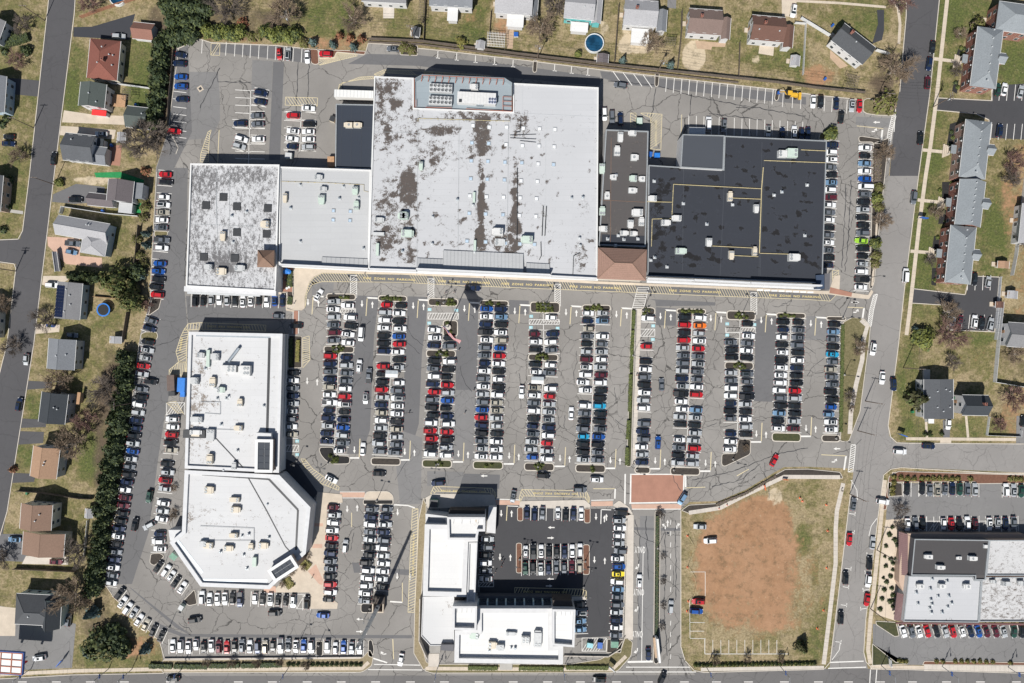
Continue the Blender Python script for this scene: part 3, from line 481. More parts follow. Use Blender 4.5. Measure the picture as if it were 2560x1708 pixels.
for q in (rect(1293, 1268, 1308, 1303), rect(1460, 1268, 1476, 1308), rect(1290, 1357, 1305, 1433), rect(1457, 1361, 1474, 1437)): island(q, 'mulch_red', r=.9)
island(P('1430,1492 1462,1492 1466,1498 1462,1500 1430,1500'), 'concrete_pale', r=.3); island(P('1518,1597 1558,1598 1552,1632 1516,1632'), 'mulch', r=.3)
island(P('1637,1276 1651,1277 1648,1655 1640,1662 1633,1655'), 'mulch_dark', r=.9, label='dark planted median of the entrance drive')
island(P('1702,1276 1722,1262 1800,1258 1868,1229 1941,1185 1962,1173 2020,1172 2100,1180 2108,1196 1960,1196 1862,1240 1800,1272 1722,1284'), 'mulch', r=.6)
island(P('2222,1190 2245,1178 2600,1188 2600,1208 2432,1210 2440,1205 2228,1206 2222,1245 2215,1275 2206,1275'), 'mulch_red', r=.5); island(P('2220,1205 2255,1207 2256,1240 2218,1242'), 'mulch', r=.4); island(P('2310,1652 2590,1656 2590,1664 2305,1662'), 'mulch_red', r=.4); island(P('2180,1608 2240,1656 2262,1650 2270,1660 2180,1664'), 'grass_bed', r=.4); island(P('2188,1552 2240,1555 2248,1590 2236,1592 2190,1562'), 'grass_bed', r=.4)
# lots on the right
sheet('parking_lot', P('2215,1292 2222,1208 2610,1208 2610,1350 2255,1350 2218,1330'), .02, 'asphalt_mid', None, 'car park of the retail block across the street'); sheet('parking_lot', P('2182,1560 2250,1565 2610,1558 2610,1666 2260,1662 2182,1610'), .021, 'asphalt_mid', None, 'strip of car park in front of the retail block')
sheet('parking_lot', P('2340,245 2480,252 2478,215 2620,205 2620,352 2475,345 2472,300 2440,285 2335,275'), .02, 'asphalt_dark', None, 'dark asphalt court of the upper brick flats'); sheet('parking_lot', P('2283,722 2415,737 2425,690 2498,693 2485,830 2372,825 2372,775 2360,763 2280,758'), .02, 'asphalt_dark', None, 'dark asphalt court below the lower brick flats')
for y, x0, x1 in ((212, 2482, 2580), (310, 2480, 2580)):
    for x in range(x0, x1, 19): stripe(PW, (x, y), (x - 4, y + 40), .2)
for x in range(2420, 2490, 19): stripe(PW, (x, 688), (x - 2, 726), .2)
for x in range(2371, 2490, 18): stripe(PW, (x, 787), (x - 4, 822), .2)
for i in range(9): stripe(PW, (2298 + i * 18.6, 1208), (2298 + i * 18.6, 1240), .2)
for i in range(16): stripe(PW, (2259 + i * 18.8, 1292), (2259 + i * 18.8, 1330), .2)
# painted grid on the grass of the vacant field
pline(PW, P('1762,1595 1762,1635 1970,1635'), .2)
for x in range(1782, 1960, 20): stripe(PW, (x, 1600), (x, 1635), .14)
pline(PW, P('1724,1500 1725,1596 1764,1597'), .14); pline(PW, P('1724,1556 1762,1557'), .14); pline(PW, P('1726,1430 1764,1430'), .14); pline(PW, P('1763,1430 1763,1490'), .14); pline(PW, P('1725,1578 1760,1578'), .14)
def slabs(name, pts, w, mat='concrete', z=.06, step=10.5, label=None):
    """pavement laid as separate slabs with open joints on a darker bed"""
    q = [Vector(W(*p)[:2]) for p in pts]; b = MB(); base = MB(); hw = w / S / 2
    dirs = [(q[i + 1] - q[i]).normalized() for i in range(len(q) - 1)]
    nrm = []
    for i in range(len(q)):
        d = (dirs[max(0, i - 1)] + dirs[min(len(dirs) - 1, i)]).normalized(); nrm.append(Vector((-d.y, d.x)))
    for i in range(len(q) - 1):
        n = max(1, round((q[i + 1] - q[i]).length * S / step)); g = .03 / max(.1, (q[i + 1] - q[i]).length)
        for k in range(n):
            u, v = k / n + g, (k + 1) / n - g; zz = z + random.uniform(-.006, .006)
            a, c = q[i].lerp(q[i + 1], u), q[i].lerp(q[i + 1], v); na, nc = nrm[i].lerp(nrm[i + 1], u) * hw, nrm[i].lerp(nrm[i + 1], v) * hw
            b.prism([tuple(a - na), tuple(c - nc), tuple(c + nc), tuple(a + na)], .02, zz)
        na, nc = nrm[i] * hw, nrm[i + 1] * hw; base.face([(*p, z - .035) for p in ccw([tuple(q[i] - na), tuple(q[i + 1] - nc), tuple(q[i + 1] + nc), tuple(q[i] + na)])])
    o = b.build(name, M[mat]); st(o, label); base.build('joint_bed', M['concrete_grey'], o); return o
for nm, s, w, mt in (('footpath', '2372,-40 2342,238 2326,365 2314,440 2298,560 2284,687 2273,785 2266,838', 9.5, 'concrete'), ('footpath', '2335,147 2405,156', 8, 'concrete'), ('footpath', '2307,375 2368,381', 8, 'concrete'), ('footpath', '2294,500 2360,507', 8, 'concrete'), ('footpath', '2276,628 2338,633', 8, 'concrete'),
    ('pavement', '2108,1208 2092,1278 2089,1324 2089,1408 2071,1563 2059,1661', 10.5, 'concrete_pale'), ('pavement', '1752,1674 2060,1669', 9, 'concrete_pale'), ('pavement', '2265,1097 2540,1099', 7.5, 'concrete'), ('footpath', '2315,1055 2317,1094', 6, 'concrete'), ('footpath', '2415,1040 2420,1094', 6, 'concrete'), ('pavement', '2230,1184 2700,1186', 7.5, 'concrete'), ('pavement', '2212,1200 2204,1280 2190,1420 2176,1549 2170,1625 2176,1660', 10, 'concrete'), ('pavement', '2176,1668 2310,1670', 11, 'concrete'), ('pavement', '2310,1670 2700,1674', 15, 'concrete_pale'), ('pavement', '-40,1688 190,1677 405,1673', 9, 'concrete'), ('footpath', '2215,-20 2245,20 2250,60 2247,110', 7, 'concrete'), ('footpath', '1980,2 2100,8 2215,18', 6, 'concrete')): slabs(nm, P(s), w, mt)
for s, w, mt in (('2152,800 2168,815 2158,850 2155,900 2140,960 2127,1030 2124,1085', 11, 'concrete_pale'), ('1722,1282 1800,1270 1862,1238 1960,1192 2100,1193', 10, 'concrete_pale'), ('410,1674 905,1671 922,1655', 9, 'concrete'), ('1064,1671 1530,1674 1565,1640', 9, 'concrete'), ('1598,772 1585,1160', 10, 'concrete_pale'), ('2197,450 2190,588 2180,715', 5, 'concrete')): slabs('pavement', P(s), w, mt, .17)
# paved aprons and plazas
def plaza(pts, mat, z=.14, name='pavement', r=0, label=None):
    b = MB(); w = WP(pts); w = rounded(w, r) if r else w; b.prism(w, 0, z); o = b.build(name, M[mat]); return st(o, label)
plaza(P('735,668 920,672 1134,681 1500,704 1800,716 2072,728 2085,690 2100,688 2098,728 2170,738 2178,724 2183,730 2172,748 2140,745 2100,740 2070,736 1800,722 1500,710 1134,692 1000,686 806,682 784,692 772,708 762,742 762,770 755,776 735,776 716,768 718,740 735,742'), 'concrete', .14, label='shop front pavement'); sheet('crossing', P('2075,718 2130,732 2128,742 2073,733'), .145, 'paver_red', lot)
plaza(P('794,1230 855,1236 857,1256 818,1264 812,1430 808,1480 845,1508 843,1522 776,1522 774,1481 668,1481 690,1470 762,1398 780,1300'), 'concrete', .14, label='tan paved plaza at the corner shop'); b_ = [sheet('paving_band', P(q), .146, 'paver_pink', lot) for q in ('770,1428 790,1410 808,1450 806,1462 798,1460', '660,1462 690,1466 690,1481 660,1481', '785,1360 806,1360 806,1370 780,1370', '785,1308 808,1308 808,1316 785,1316')]
plaza(P('470,722 715,730 718,772 737,777 734,780 715,776 712,736 470,732'), 'concrete', .13)
plaza(P('690,658 733,660 731,730 688,728'), 'paver_red', .16, label='red brick terrace with tables beside the corner restaurant')
for mt, s in (('asphalt_drive', '184,68 230,67 338,35 332,57 325,100 183,92'), ('concrete', '160,276 240,288 312,290 375,300 370,316 300,312 155,306'), ('concrete', '150,315 205,318 290,325 285,348 230,345 150,338'), ('asphalt_patch', '133,486 190,460 230,464 262,468 260,505 185,510 130,505'), ('paver_pink', '118,592 200,596 200,640 255,645 255,670 165,660 120,615'), ('concrete', '108,690 170,690 170,700 135,720 105,712'), ('concrete', '92,810 150,812 148,830 88,835'), ('asphalt_street', '65,952 130,955 130,970 62,975'), ('asphalt_street', '52,1046 115,1050 115,1068 50,1070'), ('asphalt_street', '48,1078 110,1080 108,1108 44,1112'), ('asphalt_street', '28,1182 90,1185 85,1205 24,1208'), ('asphalt_patch', '-60,1335 55,1335 70,1405 -60,1400'), ('concrete_pale', '65,1390 172,1392 170,1412 55,1410'), ('asphalt_mid', '-60,1500 190,1560 180,1670 -60,1680'), ('concrete', '-60,1510 40,1520 38,1590 -60,1590'), ('asphalt_street', '22,195 100,202 96,242 22,235'), ('concrete_grey', '0,520 58,528 58,536 0,528'), ('asphalt_drive', '2192,25 2210,25 2210,75 2205,100 2180,110 2195,60'), ('asphalt_mid', '1670,-40 1692,-40 1690,22 1668,20'), ('concrete', '1953,-40 1990,-40 1992,45 1955,40'), ('asphalt_patch', '2357,1050 2376,1050 2374,1096 2358,1094'), ('concrete', '2350,1094 2378,1094 2378,1108 2350,1108'), ('concrete_pale', '958,12 986,12 985,46 958,46'), ('flagstone_tan', '1264,62 1285,62 1282,122 1268,122'), ('flagstone_tan', '1738,102 1815,108 1812,118 1780,117 1778,125 1742,122'), ('concrete', '1899,112 1935,118 1933,140 1896,134'), ('flagstone_tan', '2075,125 2120,165 2100,172 2075,145'), ('paver_red', '275,365 305,362 300,415 268,412'), ('turf_green', '236,432 300,430 360,450 352,535 325,532 325,515 350,460 300,445 240,444'), ('asphalt_mid', '2541,1040 2620,1040 2620,1110 2540,1110'), ('gravel_bed', '2214,1300 2260,1296 2252,1410 2238,1552 2190,1536 2200,1400')): DZ = globals().get('DZ', .021) + .0011; sheet('driveway' if 'gravel' not in mt else 'gravel_bed', P(s), DZ, mt)
def kerb(pts, w=.25, z=.13, mat='kerb'):
    b = MB(); q = [Vector(W(*p)[:2]) for p in pts]
    for a, c in zip(q, q[1:]):
        d = c - a; n = Vector((-d.y, d.x)).normalized() * w / 2; b.prism([tuple(a - n), tuple(c - n), tuple(c + n), tuple(a + n)], 0, z)
    return st(b.build('kerb', M[mat]))
for s in ('122,-30 122,0 74,440 57,577 46,598 0,600', '0,655 36,660 40,672 18,860 -2,940', '190,-30 186,37 138,420 85,860 18,1280 0,1340', '2351,-30 2324,236 2296,440 2274,616 2260,729 2246,860 2220,1064 2226,1092 2242,1107 2273,1108 2560,1110', '2266,-30 2265,42 2257,132 2249,230', '2560,1187 2252,1169 2227,1173 2209,1187 2195,1290 2164,1549 2159,1630 2165,1655 2180,1671 2560,1683', '-20,1698 182,1687 410,1683', '1713,1652 1735,1676 1760,1681 2060,1673', '2061,1672 2075,1655 2095,1493 2120,1282 2130,1200', '443,123 500,98 528,107 691,114 775,123', '915,128 921,108 1002,114', '1046,121 1095,126 1295,149 1520,177 1938,224 2040,238 2156,250', '1702,1276 1702,1616 1712,1650', '281,1490 399,1602 411,1645', '2340,245 2480,252 2478,215', '2472,345 2472,300 2440,285 2335,275', '2283,722 2412,737 2424,690 2498,693 2486,830 2372,825 2372,775 2360,763 2280,758'): kerb(P(s))
for s in ('447,123 421,323 425,330 446,370 440,385', '392,430 379,658 376,740', '348,857 297,1280 265,1464 281,1488'): kerb(P(s), .2)
# ================================================================ large buildings
def roof_mesh(name, poly, z, mat, stains, base):
    bm = bmesh.new(); f = bm.faces.new([bm.verts.new((x, y, z)) for x, y in ccw(poly)])
    xs = [p[0] for p in poly]; ys = [p[1] for p in poly]
    if stains:
        gs = 1.0 if len(stains) > 6 else 1.5
        for ax, lo, hi in ((0, min(xs), max(xs)), (1, min(ys), max(ys))):
            k = lo + gs
            while k < hi:
                co = [0, 0, 0]; no = [0, 0, 0]; co[ax] = k; no[ax] = 1
                bmesh.ops.bisect_plane(bm, geom=bm.verts[:] + bm.edges[:] + bm.faces[:], plane_co=co, plane_no=no); k += gs
    me = bpy.data.meshes.new(name); bm.to_mesh(me); bm.free(); me.materials.append(M[mat])
    co = np.array([v.co[:] for v in me.vertices]); k = S * H / (H - z)
    val = base + soft(co[:, 0] * k + 1280, 854 - co[:, 1] * k, stains)
    me.attributes.new('stain', 'FLOAT', 'POINT').data.foreach_set('value', val.astype(np.float32)); return me
def block(parent, pts, h, wall, roof, par=.5, pt=.4, cop='trim_white', stains=(), base=.0, z0=0.0, rname='roof'):
    """one flat-roofed volume traced at its parapet height"""
    w = ccw(WP(pts, h)); inn = inset(w, pt); rz = h - par
    b = MB(); b.grid([[(x, y, z0) for x, y in w], [(x, y, h - .12) for x, y in w]], 0, True); b.build('wall', M[wall], parent)
    c = MB(); c.ring(inset(w, -.06), inn, h - .12, h); c.grid([[(x, y, rz - .05) for x, y in inn][::-1], [(x, y, h - .001) for x, y in inn][::-1]], 0, True); c.build('parapet', M[cop], parent)
    r = ob(rname, roof_mesh('roof', inn, rz, roof, list(stains), base), parent)
    return rz
def bpart(parent, name, mat, pts, z0, z1, h=None):
    b = MB(); b.prism(WP(pts, z1 if h is None else h), z0, z1); return b.build(name, M[mat], parent)
def sqpx(x, y, w, h): return [(x - w / 2, y - h / 2), (x + w / 2, y - h / 2), (x + w / 2, y + h / 2), (x - w / 2, y + h / 2)]
def seam(parent, pts, z, w=.15, mat='metal_grey', name='roof_seam', hh=.06):
    b = MB(); q = [Vector(W(*p, z)[:2]) for p in pts]
    for a, c in zip(q, q[1:]):
        d = c - a; n = Vector((-d.y, d.x)).normalized() * w / 2; b.prism([tuple(a - n), tuple(c - n), tuple(c + n), tuple(a + n)], z + .004, z + hh)
    return b.build(name, M[mat], parent)
def pipe(parent, pts, z, r=.1, mat='pipe_yellow', name='gas_pipe', feet=True):
    b = MB(); q = [Vector(W(*p, z + .3)) for p in pts]
    for a, c in zip(q, q[1:]):
        b.tube(a, c, r, n=5)
        if feet:
            n = int((c - a).length / 2.2)
            for k in range(1, n): p = a.lerp(c, k / n); b.box(p.x, p.y, z + .002, .35, .2, .3)
    return b.build(name, M[mat], parent)
def skylight(parent, x, y, z, wpx=9.5, mat='skylight_dome', rz=-.03, dark=None):
    c = W(x, y, z); s = wpx / S; o = ob('skylight', None, parent, (c[0], c[1], z), rz)
    b = MB(); b.ring([(-s / 2, -s / 2), (s / 2, -s / 2), (s / 2, s / 2), (-s / 2, s / 2)], [(-s / 2 + .1, -s / 2 + .1), (s / 2 - .1, -s / 2 + .1), (s / 2 - .1, s / 2 - .1), (-s / 2 + .1, s / 2 - .1)], .003, .28); b.build('frame', M['metal_pale' if dark is None else dark], o)
    d = MB(); d.box(0, 0, .12, s - .22, s - .22, .16, 0, 0, False, .82); d.build('dome', M[mat], o)
RTU = []
def rtu(x, y, w, h, mat, z, roofd, ht=1.3, fans=2, rz=-.03):
    RTU.append((x, y, w / S * .97, h / S * .97, mat, z, roofd, ht, fans, rz))
VENT = []
def vents(lst, z, roofd):
    for x, y in lst: VENT.append((x, y, z, roofd))
# ---- shopping centre: six shops in a row
mall = thing('shopping_centre', 'long white flat-roofed shop block with mildewed roof and grey canopies', 'building')
Z1 = 7.0
m1 = block(mall, P('476,409 698,412 690,700 688,728 465,716'), 7.4, 'wall_facade', 'roof_white_streaky', .55, .4, stains=[(530, 450, 60, 30, .14), (625, 435, 45, 22, .22), (560, 640, 40, 60, .12), (575, 655, 60, 30, .22), (500, 470, 40, 80, .1), (630, 620, 30, 40, .05), (540, 560, 70, 60, -.06), (495, 600, 25, 80, .12)], base=.46)
for x, y in T('B1', '55,335 330,345 605,360 330,575 595,590 310,805 35,795 210,262'): bb = MB(); c = W(x, y, m1); bb.box(c[0], c[1], m1 + .004, 2.6, 2.6, .3, -.03); ob('roof_hatch', bb.mesh('roof_hatch', M['metal_dark']), mall)
for q in ('500,423 541,424 541,560', '541,455 545,640', '575,430 572,640', '470,560 640,566'): seam(mall, P(q), m1, .12, 'metal_grey')
m2 = block(mall, P('699,417 927,425 922,668 920,671 697,660'), 6.7, 'wall_facade', 'roof_clean', .45, .4, stains=[(885, 445, 14, 6, .5)], base=-.25)
for x, y in T('B1', '1190,382 1340,388 1187,465 1337,470'): skylight(mall, x, y, m2, 9, 'glass_skylight')
pipe(mall, T('B1', '725,120 1080,130 1460,150 1460,205 1500,215'), m2, .06)
SPOTS = [(x, y, r, r * random.uniform(.6, 1.2), random.uniform(.3, .7)) for x, y, r in [(random.gauss(1203, 9), random.uniform(430, 650), random.uniform(5, 8)) for _ in range(26)] + [(random.gauss(1287, 7), random.uniform(420, 650), random.uniform(5, 8)) for _ in range(24)] + [(random.uniform(1060, 1480), random.uniform(320, 670), random.uniform(4, 7)) for _ in range(70)] + [(random.uniform(945, 1050), random.uniform(210, 660), random.uniform(5, 9)) for _ in range(50)] + [(random.uniform(1180, 1300), random.uniform(595, 660), random.uniform(3, 6)) for _ in range(16)]]
m3 = block(mall, P('936,191 1034,195 1034,270 1283,280 1283,208 1496,219 1493,694 921,671'), 8.6, 'wall_facade', 'roof_white', .4, .35,
  stains=[(970, 210, 40, 40, .3), (960, 320, 50, 60, .22), (1035, 310, 20, 60, .3), (1070, 400, 40, 50, .28), (1022, 470, 22, 50, .8), (1010, 600, 20, 60, .3), (960, 560, 35, 90, .32), (965, 600, 20, 30, .3), (1110, 325, 40, 16, .45), (1205, 330, 22, 38, .75), (1190, 290, 90, 14, .45), (1300, 310, 20, 30, .35), (1205, 375, 36, 16, .4), (1202, 460, 8, 80, .45), (1202, 540, 9, 70, .6), (1287, 480, 8, 90, .5), (1285, 560, 20, 30, .45), (1202, 600, 14, 30, .5), (1265, 610, 50, 20, .42), (1225, 440, 12, 8, .4), (1458, 520, 16, 20, .35), (1450, 640, 20, 40, .3), (1250, 640, 60, 14, .25), (1110, 610, 60, 8, .22), (1360, 340, 20, 10, .1), (940, 260, 20, 60, .15), (1150, 420, 30, 8, .15), (1030, 640, 12, 22, .5), (1245, 590, 26, 10, .4), (985, 430, 30, 120, .15), (1085, 330, 30, 14, .3), (1160, 470, 60, 50, -.1), (1420, 450, 60, 120, -.12), (1400, 250, 90, 34, -.4), (1180, 560, 80, 60, .06), (975, 240, 40, 60, .12), (1120, 380, 60, 30, .15), (1320, 310, 30, 40, .1)] + SPOTS, base=.15)
sk = T('C0', '650,1120 795,1135 950,1135 1098,1145 1243,1150 1380,1155 640,1275 790,1280 945,1290 1090,1300 1238,1303 1373,1310 635,1435 783,1440 935,1447 1085,1452 1230,1462 1367,1468') + T('C1', '630,97 777,103 930,108 1078,115 1223,122 622,250 770,258 922,262 1070,268 1215,275 617,405 763,412 917,418 1063,425 1210,432 597,653 763,660 938,672 1068,678 1198,682')
for i, (x, y) in enumerate(sk): skylight(mall, x, y, m3, 9.5, 'glass_skylight' if i in (6, 7, 12, 13, 14, 15, 17, 18, 19, 20, 28, 29, 30, 33, 34, 35, 36, 37) else 'skylight_dome')
for q in ('1045,272 1042,690', '1272,282 1268,600', '1305,208 1306,290', '1305,284 1490,292', '1148,300 1145,640', '1365,300 1360,690', '936,330 1045,332', '1045,300 1275,302'): seam(mall, P(q), m3, .12, 'metal_pale' if '1305' in q or '1365' in q else 'metal_grey')
for q, r in (('1293,420 1293,560 1292,600', .14), ('1290,330 1300,330 1302,300', .12), ('1358,516 1355,590', .15), ('1366,516 1362,590', .15), ('1352,605 1353,640 1348,650', .13), ('1432,688 1434,640 1450,632', .1), ('1275,345 1340,348', .08), ('1275,338 1340,336', .08), ('1300,352 1340,356', .08)): pipe(mall, P(q), m3, r, 'metal_dark', 'roof_conduit', False)
pipe(mall, P('1045,305 1045,296 1275,303'), m3, .07)
# refrigeration deck with red steel bracing behind the white roof
dk = P('1036,197 1056,186 1261,195 1280,207 1280,279 1036,270'); zd = 8.0
wd = ccw(WP(dk, zd)); b = MB(); b.grid([[(x, y, 0) for x, y in wd], [(x, y, zd) for x, y in wd]], 0, True); b.build('deck_wall', M['wall_stucco'], mall)
ob('equipment_deck', roof_mesh('equipment_deck', inset(wd, .15), zd - .3, 'roof_grey_deck', [(1220, 230, 40, 20, .2)], -.1), mall)
ws = WP(P('1036,197 1056,186 1261,195 1280,207 1280,240'), 10.6); b = MB()
for a, c in zip(ws, ws[1:]):
    d = Vector(c) - Vector(a); n = Vector((-d.y, d.x)).normalized() * .06; b.prism([(a[0] - n.x, a[1] - n.y), (c[0] - n.x, c[1] - n.y), (c[0] + n.x, c[1] + n.y), (a[0] + n.x, a[1] + n.y)], zd - .5, 10.6)
b.build('screen_wall', M['roof_grey_deck'], mall)
fr = MB()
for k in range(13):
    x = 1056 + k * 17; a = W(x, 187 + k * .75, 10.5); c = W(x - 3, 204 + k * .75, 8.0); fr.tube(a, c, .12, n=4, mi=0); fr.tube(W(x, 188 + k * .75, 10.5), W(x + 17 * (k < 12), 188 + (k + 1) * .75, 10.5), .1, n=4)
for a, c in (((1036, 197), (1056, 187)), ((1261, 196), (1280, 208)), ((1280, 208), (1280, 279)), ((1036, 197), (1037, 270)), ((1165, 272), (1280, 279)), ((1040, 250), (1040, 268)), ((1064, 268), (1130, 270)), ((1257, 242), (1280, 243)), ((1257, 253), (1280, 254)), ((1257, 265), (1280, 266)), ((1257, 242), (1257, 279))): fr.tube(W(*a, 8.6), W(*c, 8.6), .11, n=4)
fr.build('steel_bracing', M['rust_red'], mall)
m4 = block(mall, P('840,260 935,262 929,424 838,420'), 5.2, 'wall_tan', 'roof_navy', .3, .3, 'metal_grey', base=-.1)
for q in ('855,262 852,420', '880,262 877,420', '905,263 902,422', '840,315 932,319'): seam(mall, P(q), m4, .08, 'roof_slate')
m5 = block(mall, P('1515,324 1621,328 1614,617 1497,613'), 6.6, 'wall_white', 'roof_brown', .45, .35, 'metal_grey', stains=[(1560, 330, 40, 20, .1), (1520, 480, 14, 60, -.1), (1560, 590, 50, 18, .25), (1600, 560, 20, 30, .1)], base=.2)
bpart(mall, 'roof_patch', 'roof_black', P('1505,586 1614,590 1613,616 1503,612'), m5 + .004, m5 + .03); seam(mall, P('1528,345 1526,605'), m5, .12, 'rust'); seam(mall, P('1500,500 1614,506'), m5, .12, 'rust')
m6 = block(mall, P('1622,413 1700,418 1704,418 1809,424 1812,340 2067,352 2056,708 1877,701 1735,695 1619,690'), 6.4, 'wall_facade', 'roof_black', .35, .3, 'metal_grey',
  stains=[(1655, 475, 24, 24, .6), (1640, 530, 16, 20, .5), (1648, 575, 26, 22, .55), (1650, 640, 22, 36, .5), (1740, 535, 12, 10, .4), (1840, 685, 14, 8, .5), (1960, 682, 30, 5, .5), (1750, 660, 14, 16, .35), (1790, 450, 16, 8, .4), (1700, 520, 60, 60, .08), (1830, 585, 40, 30, .15), (2000, 430, 50, 30, .15), (1880, 370, 60, 16, .12), (1950, 600, 60, 40, .06), (2010, 590, 30, 60, .1), (1860, 460, 40, 50, .1), (1730, 440, 60, 16, .1)] + [(random.uniform(1630, 2050), random.uniform(360, 670), random.uniform(6, 10), random.uniform(4, 7), random.uniform(.55, .95)) for _ in range(150)], base=.04)
m6b = block(mall, P('1707,336 1811,339 1808,424 1702,418'), 8.0, 'wall_white', 'roof_slate', .3, .25, 'metal_grey', base=-.15)
for q in ('1710,340 1706,678', '1812,425 1800,690', '1905,355 1897,690', '1980,355 1975,420', '1910,400 1900,690'): seam(mall, P(q), m6, .14, 'roof_slate')
for q in (T('D1', '655,145 1435,185'), T('D1', '655,145 640,450 465,455 458,700'), T('D1', '1000,695 1400,715'), T('D1', '1190,780 1410,790'), T('D1', '1425,760 1690,768'), T('D1', '420,300 640,305'), T('D1', '1180,268 1435,278'), T('D0', '1460,1430 2010,1450'), T('D0', '1790,1335 2015,1345')): pipe(mall, q, m6, .12)
pipe(mall, T('D1', '1455,-5 1440,180 1420,760'), m6, .18)
# metal canopies and sign bands along the front
def canopy(pts_front, dep, z0, z1, mat, name='canopy', ribs=0):
    a, c = pts_front; ax = Vector(W(*a, z0)[:2]); cx = Vector(W(*c, z0)[:2]); b = MB()
    up = Vector((0, dep)); q = [ax, cx, cx + up, ax + up]; zz = [z0, z0, z1, z1]
    b.face([(*p, z) for p, z in zip(q, zz)]); b.face([(*p, z - .3) for p, z in zip(q, zz)][::-1])
    for i in range(4):
        j = (i + 1) % 4; b.face([(*q[i], zz[i] - .3), (*q[j], zz[j] - .3), (*q[j], zz[j]), (*q[i], zz[i])])
    o = b.build(name, M[mat], mall)
    if ribs:
        r = MB()
        for k in range(ribs + 1): p = ax.lerp(cx, k / ribs); r.tube((*p, z0 + .03), (*(p + up), z1 + .03), .05, n=4)
        r.build('standing_seam', M['metal_grey'], o)
    return o
def strip(pts, z0, z1, wm, mat, name='fascia'):
    b = MB(); q = [Vector(W(*p, z1)[:2]) for p in pts]
    for a, c in zip(q, q[1:]):
        d = c - a; n = Vector((-d.y, d.x)).normalized() * wm / 2; b.prism([tuple(a - n), tuple(c - n), tuple(c + n), tuple(a + n)], z0, z1, bottom=True)
    return b.build(name, M[mat], mall)
canopy(((804, 668), (919, 673)), 3.6, 7.2, 6.6, 'roof_clean', 'canopy_roof', 10); canopy(((1042, 671), (1110, 674)), 3.6, 9.4, 8.6, 'roof_clean', 'canopy_roof', 8); canopy(((1108, 673), (1308, 682)), 6.6, 9.6, 8.7, 'roof_clean', 'canopy_roof', 22); canopy(((1316, 683), (1374, 686)), 3.6, 9.4, 8.6, 'roof_clean', 'canopy_roof', 6)
strip(P('697,661 804,666 920,672'), 5.0, 8.6, .5, 'wall_facade', 'front_parapet'); strip(P('922,672 1040,676'), 6, 9.4, .5, 'wall_facade', 'front_parapet'); strip(P('1040,672 1110,675 1308,684 1376,687'), 6, 11.6, .5, 'wall_facade', 'front_parapet'); strip(P('1378,690 1493,696'), 6, 9.4, .5, 'wall_facade', 'front_parapet'); strip(P('1619,696 1735,701'), 5, 9.0, .5, 'wall_facade', 'front_parapet'); strip(P('1736,700 1876,707'), 5, 8.4, .5, 'wall_facade', 'front_parapet'); strip(P('1878,707 2056,714'), 5, 9.2, .5, 'wall_facade', 'front_parapet')
strip(P('696,664 805,670 922,676 1135,684 1495,699'), 3.4, 4.6, .8, 'trim_white'); strip(P('1617,704 1735,709 1878,715 2052,722'), 3.2, 4.4, .8, 'wall_facade')
bpart(mall, 'entrance_canopy', 'wall_navy', P('2040,688 2072,686 2072,722 2042,722'), 3.4, 6.8); bpart(mall, 'canopy_trim', 'wall_darkwall', P('2062,684 2075,684 2074,724 2062,724'), 3.0, 7.1)
strip(P('460,722 690,733'), 4.0, 6.6, 1.8, 'wall_facade'); strip(P('468,731 650,738'), 3.0, 3.6, 1.0, 'metal_pale', 'awning')
for i, x in enumerate(range(1900, 2040, 18)): bpart(mall, 'sign_panel', 'trim_white', sqpx(x, 725.5 + i * .8, 15, 4), 4.7, 4.78)
# tower roofs
def pyramid(parent, pts, z0, rise, mat, wall, ridge=0.0, over=.0, name='tower_roof'):
    w = ccw(WP(pts, z0)); b = MB(); b.grid([[(x, y, 0) for x, y in inset(w, .5)], [(x, y, z0 - .3) for x, y in inset(w, .5)]], 0, True); b.build('tower_wall', M[wall], parent)
    e = MB(); e.prism(w, z0 - .3, z0, bottom=True); e.build('eave', M['metal_dark'], parent)
    c = Vector(((sum(p[0] for p in w)) / 4, (sum(p[1] for p in w)) / 4)); i = min(range(4), key=lambda k: w[k][0] + w[k][1]); q = [Vector(w[(i + k) % 4]) for k in range(4)]
    ax = ((q[1] - q[0]) + (q[2] - q[3])).normalized(); r1, r2 = c - ax * ridge / 2, c + ax * ridge / 2; r = MB(); z1 = z0 + rise
    P3 = lambda v, z: (v.x, v.y, z)
    r.face([P3(q[0], z0 + .01), P3(q[1], z0 + .01), P3(r2, z1), P3(r1, z1)]); r.face([P3(q[1], z0 + .01), P3(q[2], z0 + .01), P3(r2, z1)]); r.face([P3(q[2], z0 + .01), P3(q[3], z0 + .01), P3(r1, z1), P3(r2, z1)]); r.face([P3(q[3], z0 + .01), P3(q[0], z0 + .01), P3(r1, z1)])
    o = r.build(name, M[mat], parent); h = MB()
    for a, z, c_ in ((q[0], z0, r1), (q[1], z0, r2), (q[2], z0, r2), (q[3], z0, r1), (r1, z1, r2)): h.tube(P3(a, z + .05), P3(c_, z1 + .05), .1, n=4)
    h.build('hip_cap', M['shingle_tan'], o); s = MB()
    for k in range(1, 9):
        u = k / 9
        for e0, e1, a, c_ in ((q[0], q[1], r1, r2), (q[1], q[2], r2, r2), (q[2], q[3], r2, r1), (q[3], q[0], r1, r1)): s.tube(P3(e0.lerp(a, u), z0 + rise * u + .03), P3(e1.lerp(c_, u), z0 + rise * u + .03), .035, n=3)
    s.build('roof_course', M['shingle_tan'], o)
pyramid(mall, P('1495,619 1617,624 1615,702 1493,697'), 9.6, 3.0, 'shingle_hip', 'wall_stucco', 6.0); pyramid(mall, P('644,625 686,626 685,669 643,668'), 10.2, 2.2, 'shingle_tan', 'wall_tan', .2)
